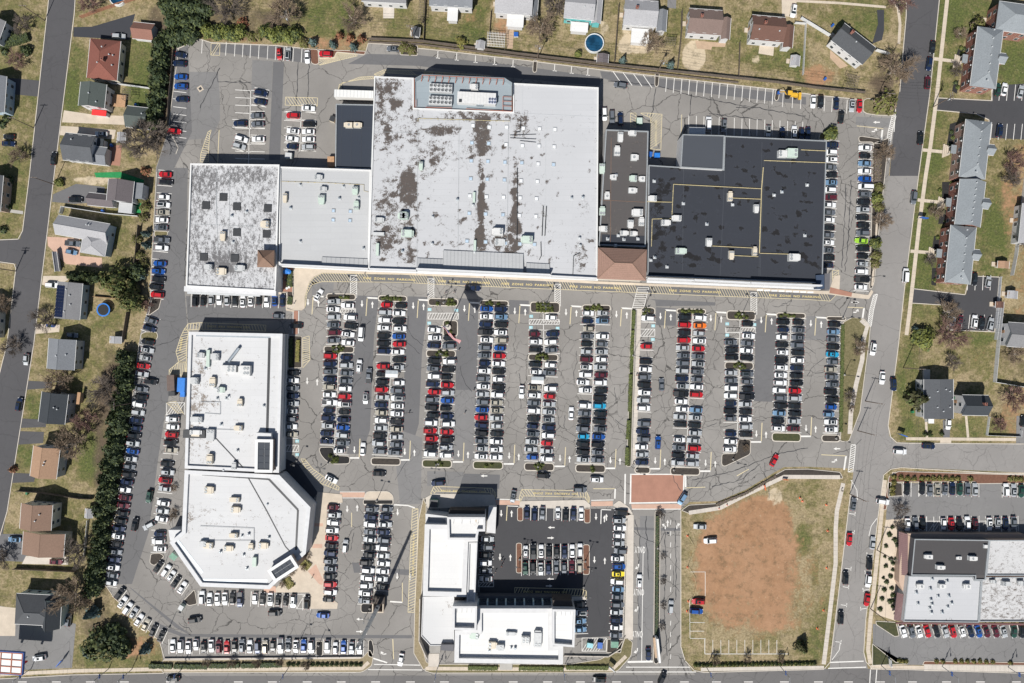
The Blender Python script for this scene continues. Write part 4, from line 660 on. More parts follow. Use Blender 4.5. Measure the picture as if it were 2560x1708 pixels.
# rooftop plant
def units(tile, spec, z, d):
    for q in spec.split():
        a = q.split(','); x, y = t(tile, float(a[0]), float(a[1])); rtu(x, y, float(a[2]) * KT, float(a[3]) * KT, 'unit_' + a[4], z, d, float(a[5]) if len(a) > 5 else 1.3, int(a[6]) if len(a) > 6 else 2)
D1_, D2_, D3_, D5_, D6_, D6b = 'the streaky white roof', 'the clean pale grey roof', 'the big mildewed white roof', 'the dark brown roof', 'the black roof', 'the navy roof'
units('B1', '200,600,45,70,beige 580,500,60,60,beige 75,880,60,45,grey 180,920,75,60,beige 345,890,75,50,grey', m1, D1_); units('B1', '755,260,34,70,beige 1080,275,55,70,green 1092,185,45,40,grey 1380,195,50,60,green 1390,335,45,60,green 1048,80,55,45,grey', m2, D2_)
units('C0', '185,1470,35,60,green,1.4 665,772,60,50,white,1.0', m3, D3_); units('C1', '875,565,85,60,white,2.2 1137,635,88,60,green,2.2 30,425,75,55,green,1.8 58,580,95,60,green,1.8 885,660,75,60,grey,.6', m3, D3_); units('B1', '1590,585,100,26,grey,.8,0 1590,460,70,40,grey,1.2 1810,420,60,60,green,1.8 1580,725,26,110,green,1.0,0', m3, D3_)
units('C1', '660,260,22,90,green,.9,0 667,690,22,95,green,.9,0', m3, D3_); units('B0', '1325,1112,62,45,beige,1.1,1 1398,1112,62,45,beige,1.1,1', m4, D6b)
units('D0', '185,1212,45,75,white 295,1182,60,40,white 155,1345,50,70,white 305,1400,52,52,white,1.1,1 20,1495,50,75,green', m5, D5_); units('D1', '125,80,45,45,white,.9,1 303,90,55,50,green 380,95,45,45,white,.9,1 288,198,62,45,white,.9,1 340,395,85,60,white,1.5 22,385,50,60,green 275,492,50,60,white 372,480,45,60,white 35,540,62,48,white 213,578,60,40,white 297,582,50,40,white 65,250,45,50,white,.9,1', m5, D5_)
units('D0', '1632,1368,76,60,white,1.5 1718,1360,90,78,green,1.5', m6, D6_); units('D1', '475,270,62,50,white 585,485,66,48,white 690,445,72,48,white 720,738,82,50,green,1.4 975,655,48,62,white 1163,255,40,70,beige 1397,355,40,62,white 1175,770,42,65,beige 1383,745,36,62,beige 1732,795,88,62,white,1.6', m6, D6_)
vents(T('D1', '70,630 215,635 340,630 165,600 140,690'), m5, D5_); vents(T('D1', '485,115 745,315 1185,325 955,498 490,795 455,820 600,880 1830,600 1850,150 1555,240 1625,210 145,60'), m6, D6_); vents(T('B1', '805,355 890,150 1240,270 1410,265 1455,715 890,655 1275,165'), m2, D2_); vents(T('C1', '20,740 650,330 665,750 1630,260 290,435 285,675 510,280 1530,265 1600,625 1605,690'), m3, D3_); vents(T('B1', '280,425 290,660 410,390'), m1, D1_)
# condenser banks and machine house on the deck
def condenser(x, y, w, h, nx_, ny_, z, label, wmat='unit_grey', ht=1.6, fmat='metal_pale'):
    c = W(x, y, z + ht); o = thing('condenser_bank', label, 'condenser', (c[0], c[1], z), -.05, 'condenser banks on the refrigeration deck'); sx, sy = w / S * .96, h / S * .96
    b = MB(); b.box(0, 0, .3, sx, sy, ht - .3, bottom=True)
    for u in (-1, 1):
        for v in (-1, 1): b.box(u * (sx / 2 - .1), v * (sy / 2 - .1), .002, .15, .15, .3)
    b.build('cabinet', M[wmat], o)
    for i in range(nx_):
        for j in range(ny_):
            fx, fy = (i + .5) / nx_ * sx - sx / 2, (j + .5) / ny_ * sy - sy / 2; r = min(sx / nx_, sy / ny_) * .44
            f = MB(); f.lathe([(r, 0), (r, .2), (r * .9, .2), (r * .9, .05)], 10, (fx, fy, ht)); fo = f.build('fan_guard', M[fmat], o)
            g = MB(); g.lathe([(r * .9, .04)], 10, (fx, fy, ht)); g.face([(fx + r * .88 * math.cos(k * .628), fy + r * .88 * math.sin(k * .628), ht + .05) for k in range(10)]); g.build('fan_throat', M['fan_black'], fo)
            k = MB()
            for q in range(4):
                a = q * math.pi / 2 + i; k.face([(fx, fy, ht + .1), (fx + r * .8 * math.cos(a), fy + r * .8 * math.sin(a), ht + .1), (fx + r * .8 * math.cos(a + .5), fy + r * .8 * math.sin(a + .5), ht + .13)])
            k.build('fan_blade', M['metal_pale'], fo)
condenser(1102, 220, 57, 21, 6, 2, zd - .3, 'upper grey condenser bank with twelve fans on the refrigeration deck'); condenser(1101, 251, 58, 21, 6, 2, zd - .3, 'lower grey condenser bank with twelve fans on the refrigeration deck'); condenser(1231, 252, 20, 15, 3, 2, zd + 1.4, 'small fan bank with blue throats at the end of the white machine house', 'unit_white', .5, 'plastic_blue')
mh = thing('machine_house', 'long white machine house on the refrigeration deck', 'plant room', W(1192, 250, zd)[:2] + (zd - .3,), -.05); b = MB(); b.box(0, 0, .002, 13.2, 3.9, 2.2); b.build('cabinet', M['unit_white'], mh); b = MB()
for k in range(12): b.box(-6 + k * 1.05, 0, 2.21, .06, 3.8, .03)
b.build('roof_rib', M['metal_pale'], mh); b = MB(); b.box(-5.5, -1.3, 2.202, .9, .9, .4); b.build('exhaust_cowl', M['metal_dark'], mh); b = MB(); b.box(1.2, -2.1, .4, 2.4, .3, 1.2); b.build('louvre_panel', M['galvanised'], mh)
# ---- left block
wb = thing('retail_building', 'white L-shaped retail building with chamfered lower end beside the tree belt', 'building')
w1 = block(wb, P('472,830 706,835 697,1182 462,1171'), 7.2, 'wall_facade', 'roof_pale', .7, 1.0, 'wall_facade', stains=[(490, 970, 30, 60, .35), (480, 1060, 26, 60, .3), (530, 1010, 30, 20, .3), (500, 880, 20, 40, .2), (560, 960, 40, 30, .1), (620, 1060, 50, 60, .08), (500, 1130, 40, 30, .25), (540, 900, 40, 40, .15)], base=.08)
w2 = block(wb, P('462,1176 698,1188 776,1269 764,1384 674,1473 501,1466 424,1356 455,1330'), 7.6, 'wall_facade', 'roof_pale', .7, 1.3, 'wall_facade', stains=[(500, 1260, 40, 20, .1), (640, 1300, 60, 40, .1), (560, 1330, 60, 30, .12), (470, 1300, 20, 40, .3), (520, 1290, 60, 20, .2), (600, 1400, 80, 20, .15), (700, 1300, 40, 60, .1)], base=.05)
seam(wb, P('674,845 668,1080'), w1, .9, 'metal_dark', 'gutter'); seam(wb, P('490,838 676,843'), w1, .8, 'galvanised', 'gutter'); seam(wb, P('505,1186 672,1198 745,1275 740,1375'), w2, .7, 'metal_dark', 'gutter'); seam(wb, P('505,1450 668,1452'), w2, .9, 'galvanised', 'gutter'); seam(wb, P('443,1350 506,1432'), w2, 1.0, 'galvanised', 'gutter')
seam(wb, T('B2', '140,910 400,1190'), w1, .3, 'metal_dark', 'roof_conduit', .12); seam(wb, T('B2', '430,1265 600,1568') + T('B3', '760,350 800,395'), w2, .3, 'metal_dark', 'roof_conduit', .12)
for q in (T('B2', '0,590 180,590 180,700 40,690'), T('B3', '0,170 480,190 480,300 0,300'), T('B2', '0,830 340,840')): pipe(wb, q, w1 if q[0][1] < 1170 else w2, .07, 'metal_grey', 'roof_conduit', False)
def glassroof(x, y, w, h, rot, z, wall='wall_facade', nx_=2, ny_=4):
    c = W(x, y, z); o = ob('entrance_tower', None, wb, (c[0], c[1], 0), R(-rot)); sx, sy = w / S * .97, h / S * .97
    b = MB(); b.grid([[(u * sx / 2, v * sy / 2, zz) for u, v in ((-1, -1), (1, -1), (1, 1), (-1, 1))] for zz in (0, z)], 0, True); b.build('tower_wall', M['wall_tan'], o)
    b = MB(); b.ring([(-sx / 2 - .3, -sy / 2 - .3), (sx / 2 + .3, -sy / 2 - .3), (sx / 2 + .3, sy / 2 + .3), (-sx / 2 - .3, sy / 2 + .3)], [(-sx / 2 + .7, -sy / 2 + .7), (sx / 2 - .7, -sy / 2 + .7), (sx / 2 - .7, sy / 2 - .7), (-sx / 2 + .7, sy / 2 - .7)], z - .3, z + .25); b.build('rim', M['trim_white'], o)
    gx_, gy_ = sx - 1.5, sy - 1.5
    for i in range(nx_):
        for j in range(ny_): b = MB(); b.box(-gx_ / 2 + (i + .5) * gx_ / nx_, -gy_ / 2 + (j + .5) * gy_ / ny_, z - .2, gx_ / nx_ - .12, gy_ / ny_ - .12, .1); b.build('pane', M['roof_slate'], o)
    b = MB(); b.box(0, 0, z - .35, gx_ + .1, gy_ + .1, .12); b.build('mullion_grid', M['metal_grey'], o)
glassroof(660, 1140, 40, 78, 1, 9.6); glassroof(708, 1422, 66, 32, -33, 9.8, nx_=4, ny_=2)
bpart(wb, 'roof_box', 'wall_facade', P('640,1082 678,1084 678,1100 640,1098'), w1 + .003, 8.6); bpart(wb, 'side_bay', 'wall_facade', P('421,1325 452,1325 455,1350 425,1352'), 0, 5.0); bpart(wb, 'arcade', 'galvanised', P('706,835 716,836 708,1095 698,1094') , 3.2, 3.8); bpart(wb, 'bay_box', 'metal_dark', P('458,1075 512,1076 512,1096 457,1095'), 6.4, 7.5); bpart(wb, 'bay_cap', 'unit_beige', P('478,1082 498,1083 498,1092 478,1091'), 7.502, 7.9)
plaza(P('700,1175 775,1258 795,1232 745,1160 710,1145'), 'asphalt_drive', .05, 'sunken_court'); b = MB()
DW1, DW2 = 'the upper white retail roof', 'the chamfered white roof'
units('B2', '255,292,130,60,white,1.9,4 397,310,95,90,white,1.9,4 108,415,52,68,beige 352,600,45,52,beige 342,822,60,45,beige 82,1105,50,72,beige,1.6 70,200,30,150,green,1.0,0 135,185,62,62,grey 90,880,70,90,grey,1.2 300,1165,40,50,grey 180,480,50,50,green', w1, DW1); units('A2', '1780,170,50,45,grey 1730,400,60,60,grey,1.5 1750,745,90,50,grey 1735,860,90,40,white,1.6', w1, DW1)
units('B2', '72,1375,65,62,beige 310,1462,72,42,beige 308,1550,70,50,beige', w2, DW2); units('B3', '72,345,72,50,beige 245,370,70,45,beige 450,362,42,50,beige 555,345,72,52,beige 300,255,60,40,beige 482,490,36,82,green,1.2,0', w2, DW2); units('A3', '1810,330,50,50,grey', w2, DW2)
vents(T('B2', '45,290 230,560 250,540 150,560 185,790 210,1195 565,625 330,1025 600,1500 130,460'), w1, DW1); vents(T('B3', '370,260 430,245 610,275 415,550 385,430 180,400'), w2, DW2)
def duct(pts, z, wm=.8):
    b = MB(); q = [Vector(W(*p, z)) for p in pts]
    for a, c in zip(q, q[1:]): b.tube(a + Vector((0, 0, .9)), c + Vector((0, 0, .9)), wm / 2, n=8)
    for k in range(6): p = q[0].lerp(q[-1], k / 5); b.box(p.x, p.y, z + .002, .9, .12, .6)
    return tag(b.build('ventilation_duct', M['galvanised']), 'slanting galvanised duct on the upper white retail roof', 'duct')
duct(T('B2', '265,225 355,105'), w1, 1.1)
# ---- medical building
cb = thing('office_building', 'bright white angular office building with square roof towers by the main road', 'building')
def cblk(s, h, par=.8, pt=.9, wall='wall_white', roof='roof_bright', **kw): return block(cb, T('C3', s), h, wall, roof, par, pt, 'wall_white', **kw)
c0 = cblk('228,60 420,85 440,170 230,155', 6.5, roof='roof_clean'); c1 = cblk('222,155 690,165 690,305 606,308 588,800 205,790', 9.0, 1.2, 1.6); cblk('609,316 688,316 665,872 594,872', 8.2, .8, .5); c2 = cblk('420,90 757,92 757,215 700,215 685,292 425,290', 12.0, 1.4, .7, base=-.1, stains=[(1195, 1305, 16, 12, .5)]); c3 = cblk('470,885 685,885 680,1098 468,1092', 12.5, 1.6, .7, base=-.1)
c4 = cblk('690,905 1360,905 1360,1240 1452,1240 1450,1400 485,1385 490,1100 690,1096', 9.2, 1.3, 1.5, base=-.12, stains=[(1390, 1570, 14, 8, .35), (1345, 1610, 20, 6, .3), (1305, 1558, 6, 5, .4)]); c5 = cblk('1358,912 1562,915 1552,1248 1358,1232', 12.2, 1.5, .7, base=-.1)
cblk('203,800 480,800 480,1235 270,1235 190,1150', 2.9, .3, .2, roof='roof_pale', base=-.1, stains=[(1122, 1512, 14, 12, .45), (1108, 1530, 8, 12, .5)]); bpart(cb, 'brown_gable', 'dark_shingle', T('C3', '440,25 755,30 755,90 430,85'), 3, 7.5); bpart(cb, 'brown_gable', 'dark_shingle', T('C3', '1360,830 1530,835 1545,905 1365,905'), 3, 9.4); bpart(cb, 'brown_gable', 'dark_shingle', T('C3', '485,808 570,810 570,880 480,880'), 2.6, 7.0)
bpart(cb, 'window_band', 'glass_window', T('C3', '690,845 1350,852 1350,878 690,875'), .3, 6.2); bpart(cb, 'north_arcade', 'wall_darkwall', T('C3', '690,790 1530,800 1530,835 690,840'), .2, 3.4)
for k in range(9): x = 690 + k * 82; bpart(cb, 'pilaster', 'wall_bluegreen', T('C3', '%d,840 %d,840 %d,882 %d,880' % (x, x + 14, x + 14, x)), .1, 6.35)
bpart(cb, 'entrance_porch', 'wall_white', T('C3', '790,0 860,0 850,235 770,225'), 0, 3.2); bpart(cb, 'balcony', 'wall_darkwall', T('C3', '365,1225 480,1225 478,1285 360,1275'), 0, 4.2)
for k in range(7): bpart(cb, 'step', 'concrete_grey', T('C3', '262,%d 360,%d 360,%d 262,%d' % (1240 + k * 9, 1240 + k * 9, 1247 + k * 9, 1247 + k * 9)), 0, 2.2 - k * .3)
bpart(cb, 'walkway', 'concrete_pale', T('C3', '255,1305 350,1305 345,1425 252,1420'), 0, .16); bpart(cb, 'entry_stair', 'concrete_grey', T('C3', '888,1395 1000,1395 1000,1450 888,1450'), 0, .5)
for tw, h in (((440, 110, 735, 280), 10.6), ((485, 900, 660, 1080), 10.9), ((1375, 930, 1535, 1230), 10.7)):
    f = MB(); x0, y0, x1, y1 = tw
    for k in range(4):
        for side in (0, 1): a = W(*t('C3', x0 + (x1 - x0) * (k + .5) / 4, (y0, y1)[side]), h + 1.3); c = W(*t('C3', x0 + (x1 - x0) * (k + .5) / 4, (y0 + 40, y1 - 40)[side]), h); f.tube(a, c, .05, n=4)
    f.build('parapet_brace', M['metal_grey'], cb)
DC = 'the white office roof'
units('C3', '665,1150,65,58,green,1.3 985,1130,80,30,grey,1.0 1118,1200,70,85,white,1.6,4 1228,1185,66,130,grey,1.5 820,1235,62,60,beige,1.3 898,1255,55,52,galv,1.4,1'.replace('galv', 'grey'), c4, DC); vents(T('C3', '795,1280 990,1258 1025,1258 865,1255'), c4, DC)
# ---- retail block across the street
eb = thing('retail_block', 'low brick retail block with brown, white and patchy roofs and maroon awnings', 'building')
def eblk(s, h, wall, roof, **kw): return block(eb, T('E3', s), h, wall, roof, .4, .3, 'metal_grey', **kw)
e1 = eblk('880,285 1545,295 1510,650 1420,650 1420,612 850,608', 6.0, 'wall_darkwall', 'roof_brown', base=.05, stains=[(2425, 1356, 12, 4, .5), (2390, 1366, 8, 3, .5)]); e2 = eblk('825,615 1400,620 1415,652 1475,655 1450,1028 780,1020', 5.4, 'wall_white', 'roof_white', stains=[(2325, 1553, 20, 4, .5), (2380, 1550, 26, 7, .6)], base=-.05); e3 = eblk('1548,295 2000,295 2000,610 1518,610', 5.6, 'wall_tan', 'roof_blocky', base=.30); e4 = eblk('1512,625 2000,622 2000,1020 1455,1022 1478,655', 5.2, 'wall_tan', 'roof_blocky', base=.42)
bpart(eb, 'side_wall', 'wall_tan', T('E3', '790,230 880,285 850,608 800,640 790,780 740,670 745,520'), 0, 3.2); b = MB()
for s in ('750,225 810,240 808,605 748,605', '735,770 795,780 775,1020 705,1010'):
    q = [W(*p, 3.6) for p in T('E3', s)]; zs = [2.7, 4.2, 4.2, 2.7]; b.face([(p[0], p[1], z) for p, z in zip(q, zs)][::-1])
    for k in range(22):
        u = k / 21; a, c = Vector(q[0]).lerp(Vector(q[3]), u), Vector(q[1]).lerp(Vector(q[2]), u); b.tube((a.x, a.y, 2.75), (c.x, c.y, 4.25), .06, n=4)
b.build('awning', M['awning_maroon'], eb); bpart(eb, 'front_canopy', 'awning_maroon', T('E3', '715,1030 1853,1038 1853,1052 715,1042'), 2.8, 3.4); bpart(eb, 'rear_wall_band', 'wall_tan', T('E3', '790,235 1853,240 1853,292 880,283'), 0, 3.0)
for y in (340, 460, 545): bpart(eb, 'window', 'glass_window', T('E3', '832,%d 848,%d 846,%d 830,%d' % (y - 18, y - 18, y + 18, y + 18)), 3.2, 3.26)
DE1, DE2, DE3 = 'the corrugated brown roof across the street', 'the white roof across the street', 'the patchy roof across the street'
units('E3', '1012,445,60,38,white,1.3,1 1112,540,60,36,white,1.3,1 1400,460,60,38,white,1.3,1 1280,455,38,28,white,.6,1 1515,352,30,30,white,.6,0', e1, DE1); units('E3', '942,708,48,40,white,1.4,1 1127,708,48,40,white,1.4,1 1358,710,48,42,white,1.4,1', e2, DE2); units('E3', '1700,685,60,40,grey 1590,665,34,30,grey 1840,680,40,40,grey', e4, DE3)
vents(T('E3', '900,765 1025,730 1030,830 1040,870 1020,905 1035,945 1130,940 1095,800 1190,795 1215,860 1180,895 915,865 1175,665 1040,640'), e2, DE2)
for k in range(34): seam(eb, T('E3', '%d,%d %d,%d' % (868 - k * .7, 300 + k * 9, 1530 - k * .8, 308 + k * 9)), e1, .06, 'roof_slate', 'roof_rib', .05)
# ---- place rooftop units and vents
rt = {}
for u in RTU: rt.setdefault(u[6], []).append(u)
for d, L in rt.items():
    for i, (x, y, w, h, mat, z, _, ht, fans, rz) in enumerate(sorted(L)):
        c = W(x, y, z + ht); o = thing('rooftop_unit', '%s rooftop unit, %s from the left on %s' % (mat[5:], nth(i + 1), d), 'rooftop unit', (c[0], c[1], z), rz, 'rooftop units on ' + d[4:])
        b = MB(); b.box(0, 0, .003, w + .25, h + .25, .18); b.build('roof_kerb', M['metal_grey'], o)
        b = MB(); b.box(0, 0, .184, w, h, ht - .184); b.box(0, 0, ht, w * .97, h * .97, .03); b.build('cabinet', M[mat], o)
        b = MB(); lng = h if h > w else w; sgn = 1 if i % 2 else -1
        if fans:
            if h > w: b.box(0, sgn * (h / 2 + .28), .5, w * .8, .5, ht * .5, bottom=True)
            else: b.box(sgn * (w / 2 + .28), 0, .5, .5, h * .8, ht * .5, bottom=True)
            b.build('air_hood', M[mat], o)
        for k in range(fans):
            r = min(.48, min(w, h) * .23); n2 = 2 if fans == 4 else fans; ii, jj = k % n2, k // n2
            if fans == 1: fx, fy = 0, 0
            elif h > w: fx, fy = (ii - .5) * w * .46, -sgn * (h * .3 - jj * h * .28)
            else: fx, fy = -sgn * (w * .3 - jj * w * .28), (ii - .5) * h * .46
            f = MB(); f.lathe([(r, 0), (r, .14), (r * .86, .14), (r * .86, .06)], 10, (fx, fy, ht + .03)); g = f.build('fan_ring', M['metal_grey'], o); q = MB(); q.lathe([(r * .87, 0.0), (r * .85, .045)], 10, (fx, fy, ht + .032)); q.build('fan', M['fan_black'], g)
vt = {}
for u in VENT: vt.setdefault(u[3], []).append(u)
for d, L in vt.items():
    for i, (x, y, z, _) in enumerate(sorted(L)):
        c = W(x, y, z + .6); o = thing('roof_vent', 'round vent, %s from left on %s' % (nth(i + 1), d), 'vent', (c[0], c[1], z), 0, 'round vents on ' + d[4:])
        b = MB(); b.box(0, 0, .003, 1.1, 1.1, .22); b.build('curb', M['metal_pale'], o); b = MB(); r = random.uniform(.28, .45); b.lathe([(r * .7, .2), (r * .7, .6), (r, .62), (r, .85), (r * .5, 1.0)], 10); b.build('cowl', M['metal_pale' if i % 3 else 'galvanised'], o)
# ================================================================ houses
def win(parent, x, y, z, rz, w=1.1, h=1.3, mat='glass_window'):
    o = ob('window', None, parent, (x, y, z), rz)
    b = MB(); b.prism([(-w / 2 - .1, -.06), (w / 2 + .1, -.06), (w / 2 + .1, .0), (-w / 2 - .1, .0)], -h / 2 - .1, h / 2 + .1, bottom=True); b.build('frame', M['trim_white'], o)
    b = MB(); b.prism([(-w / 2, -.075), (w / 2, -.075), (w / 2, -.061), (-w / 2, -.061)], -h / 2, h / 2, bottom=True); b.build('pane', M[mat], o)
def hblock(o, cx, cy, w, d, ev, rise, axis, roof, wall, kind='gable', over=.35, wins=True, z0=0.0, two=True):
    """house volume in metres; axis = ridge direction"""
    hw, hd = w / 2 - over, d / 2 - over
    b = MB(); c4 = [(cx - hw, cy - hd), (cx + hw, cy - hd), (cx + hw, cy + hd), (cx - hw, cy + hd)]
    b.grid([[(x, y, z0) for x, y in c4], [(x, y, ev) for x, y in c4]], 0, True); zr = ev + rise; k = (1 - over / (w / 2 if axis == 'y' else d / 2))
    if kind == 'gable':
        if axis == 'x': e = [((cx - hw, cy - hd), (cx - hw, cy + hd), (cx - hw, cy)), ((cx + hw, cy + hd), (cx + hw, cy - hd), (cx + hw, cy))]
        else: e = [((cx - hw, cy - hd), (cx + hw, cy - hd), (cx, cy - hd)), ((cx + hw, cy + hd), (cx - hw, cy + hd), (cx, cy + hd))]
        for p, q, r in e: b.face([(*p, ev), (*q, ev), (*r, ev + rise * k)])
    b.build('wall', M[wall], o)
    r = MB(); W2, D2 = w / 2, d / 2; th = .16
    if kind == 'flat': r.box(cx, cy, ev, w, d, .25)
    else:
        if axis == 'x': E = [(cx - W2, cy - D2), (cx + W2, cy - D2), (cx + W2, cy + D2), (cx - W2, cy + D2)]
        else: E = [(cx + W2, cy - D2), (cx + W2, cy + D2), (cx - W2, cy + D2), (cx - W2, cy - D2)]
        A = [Vector(p) for p in E]; m0, m1 = (A[0] + A[3]) / 2, (A[1] + A[2]) / 2
        if kind == 'hip': L = (m1 - m0); s = min(.42, (A[3] - A[0]).length / 2 / L.length * .95); m0, m1 = m0 + L * s, m1 - L * s
        z0_, z1_ = ev - rise * (1 - k) * .9, zr
        for dz in (0, th):
            r.face([(*A[0], z0_ + dz), (*A[1], z0_ + dz), (*m1, z1_ + dz), (*m0, z1_ + dz)]); r.face([(*A[2], z0_ + dz), (*A[3], z0_ + dz), (*m0, z1_ + dz), (*m1, z1_ + dz)])
            if kind == 'hip': r.face([(*A[1], z0_ + dz), (*A[2], z0_ + dz), (*m1, z1_ + dz)]); r.face([(*A[3], z0_ + dz), (*A[0], z0_ + dz), (*m0, z1_ + dz)])
        for i in range(4):
            p, q = A[i], A[(i + 1) % 4]
            if kind == 'hip' or i in (0, 2): r.face([(*p, z0_), (*q, z0_), (*q, z0_ + th), (*p, z0_ + th)])
            else:
                mm = m1 if i == 1 else m0
                for u, v, zu, zv in ((p, mm, z0_, z1_), (mm, q, z1_, z0_)): r.face([(*u, zu), (*v, zv), (*v, zv + th), (*u, zu + th)])
    ro = r.build('roof', M[roof], o)
    if kind != 'flat':
        g = MB()
        if kind == 'gable': g.tube((*m0, z1_ + th), (*m1, z1_ + th), .09, n=4)
        else:
            for a_, b__ in ((A[0], m0), (A[3], m0), (A[1], m1), (A[2], m1)): g.tube((*a_, z0_ + th), (*b__, z1_ + th), .07, n=4)
            g.tube((*m0, z1_ + th), (*m1, z1_ + th), .08, n=4)
        g.build('ridge_cap', M[roof], ro)
        e_ = MB()
        for i in (0, 2): p, q = A[i], A[(i + 1) % 4]; n = (Vector((p - q).yx) * Vector((1, -1)) if False else Vector(((q - p).y, -(q - p).x)).normalized() * .09); e_.tube((*(p + n), z0_ + .05), (*(q + n), z0_ + .05), .09, n=4)
        e_.build('gutter', M['trim_white'], ro)
    if wins:
        fl = [z for z in ((1.6, 4.3) if two and ev > 4.6 else (1.6,))]
        for z in fl:
            for i in range(max(1, int(2 * hw / 3.2))):
                x = cx - hw + (i + .5) * 2 * hw / max(1, int(2 * hw / 3.2)); win(o, x, cy - hd, z, 0); win(o, x, cy + hd, z, math.pi)
            for i in range(max(1, int(2 * hd / 3.4))):
                y = cy - hd + (i + .5) * 2 * hd / max(1, int(2 * hd / 3.4)); win(o, cx + hw, y, z, math.pi / 2); win(o, cx - hw, y, z, -math.pi / 2)
    return ro
def chimney(ro, x, y, z0, z1, mat='brick_red', w=.8):
    b = MB(); b.box(x, y, z0, w, w, z1 - z0); b.box(x, y, z1, w + .15, w + .15, .12); o = b.build('chimney', M[mat], ro); b = MB(); b.lathe([(.15, z1 + .121), (.15, z1 + .5)], 8, (x, y, 0)); b.build('flue', M['metal_dark'], o)
def rvents(ro, pts):
    for x, y, z in pts: b = MB(); b.lathe([(.2, 0), (.2, .35), (.28, .36), (.2, .5)], 8, (x, y, z)); b.build('roof_vent', M['metal_pale'], ro)
def house(label, x, y, w, h, rot, axis, ev, rise, roof, wall, kind='gable', ext=(), ch=None, vt=(), nm='house', cat='house', door=True, wins=True, group=None):
    zc = ev + rise * .4; c = W(x, y, zc); k = (H - ev) / H / S
    o = thing(nm, label, cat, (c[0], c[1], 0), R(-rot), group); w, h = w * k, h * k
    ro = hblock(o, 0, 0, w, h, ev, rise, axis, 'shingle_' + roof, 'wall_' + wall if wall != 'brick' else 'brick_red', kind, wins=wins)
    if ch: chimney(ro, ch[0] * w / 2, ch[1] * h / 2, ev, ev + rise + .8)
    def zat(u, v):
        a = abs(v) if axis == 'x' else abs(u); return ev + rise * (1 - a) + .14
    rvents(ro, [(u * w / 2, v * h / 2, zat(u, v)) for u, v in vt])
    for dx, dy, ew, eh, ek, eev, er, eax, eroof, ewall in ext:
        k2 = (H - eev) / H / S; hblock(o, dx / S, -dy / S, ew * k2, eh * k2, eev, er, eax, 'shingle_' + eroof if eroof.startswith('!') is False else eroof[1:], 'wall_' + ewall if ewall != 'brick' else 'brick_red', ek, wins=False)
    if door:
        b = MB(); hd = h / 2 - .35; hw_ = w / 2 - .35
        if rot == 90: pass
        b.box(-hw_ - .03, h * .12, .3, .1, 1.0, 2.1); d = b.build('door', M['paint_red' if 'red door' in label else 'wood_deck'], o); b = MB(); b.tube((-hw_ - .12, h * .12 + .35, 1.3), (-hw_ - .12, h * .12 + .35, 1.42), .04, n=6); b.build('handle', M['metal_dark'], d)
        b = MB(); b.box(-hw_ - .65, h * .12, .002, 1.2, 1.6, .28); b.build('doorstep', M['concrete'], o)
    return o, ro, w, h
house('red-brown hip-roofed house beside the dark driveway', 255, 146, 76, 99, 5.5, 'y', 4.2, 2.4, 'red', 'cream', 'hip', ch=(.25, -.15), vt=((.1, .5), (.5, .2), (.7, .2), (-.1, -.3), (.7, -.3)))
house('white garage with a rust-brown roof at the end of the dark driveway', 356, 76, 53, 41, 6, 'x', 2.9, 1.6, 'rust', 'white', nm='garage', cat='garage', wins=False, door=False)
house('house with grey-green roof, timber deck and red door awning', 228, 236, 65, 60, 6, 'y', 5.6, 1.8, 'green', 'white', vt=((.0, .0), (.5, -.6)), ext=((45, -2, 36, 30, 'flat', .9, .1, 'x', '!wood_deck', 'grey'), (8, 36, 36, 14, 'flat', 2.6, .1, 'x', '!paint_red', 'white'), ))
house('grey-green roofed garage against the evergreen belt', 340, 292, 55, 52, 6, 'x', 3.0, 1.6, 'green', 'white', nm='garage', cat='garage', wins=False, door=False, vt=((.6, .3),))
house('house with two-tone slate roof and rear extension below the tan drive', 194, 368, 76, 68, 6, 'x', 4.8, 2.2, 'slate', 'white', vt=((-.4, .5),), ext=((45, 12, 36, 44, 'gable', 3.4, 1.0, 'x', 'bluegrey', 'white'), (40, -20, 22, 22, 'flat', 3.0, .1, 'x', 'darkslate', 'white')))
house('purple-grey roofed house with a long front wing by the green turf', 297, 476, 64, 54, 6, 'y', 5.4, 2.2, 'purple', 'white', ext=((-54, 25, 66, 31, 'gable', 3.2, 1.3, 'x', 'purple', 'white'), (40, -6, 22, 40, 'flat', 4.2, .2, 'x', 'bluegrey', 'grey'), (8, 38, 34, 26, 'flat', 3.0, .2, 'x', '!roof_clean', 'white')))
house('long pale metal-roofed house with a hipped rear wing and paved yard', 203, 572, 132, 48, 10, 'x', 4.6, 1.8, 'pale', 'blue', ext=((34, 32, 62, 52, 'hip', 4.4, 1.6, 'y', 'pale', 'blue'),), vt=((.3, .5), (.2, .5)))
o_, ro_, w_, h_ = house('grey house with navy solar panels on its street side', 170, 752, 62, 92, 5, 'y', 4.6, 1.1, 'grey', 'blue', vt=((-.1, .6), (.2, .3), (-.1, -.6), (.3, -.2)))
for j, (cy_, n_) in enumerate(((.36, 6), (-.5, 4))):
    for i in range(n_):
        for k in range(3): b = MB(); x_ = -w_ * .44 + k * 1.1; y_ = h_ * .5 * cy_ + (i - n_ / 2) * 1.12; zz = 4.6 + 1.1 * (1 - abs(x_) / (w_ / 2)) + .22; b.box(x_, y_, zz, 1.0, 1.05, .05); b.build('solar_panel', M['solar'], ro_)
house('light blue-grey house beside the bare trees above the brick drive', 150, 886, 68, 76, 4, 'y', 5.4, 2.0, 'bluegrey', 'grey', vt=((-.1, -.1), (.5, 0)), ch=None)
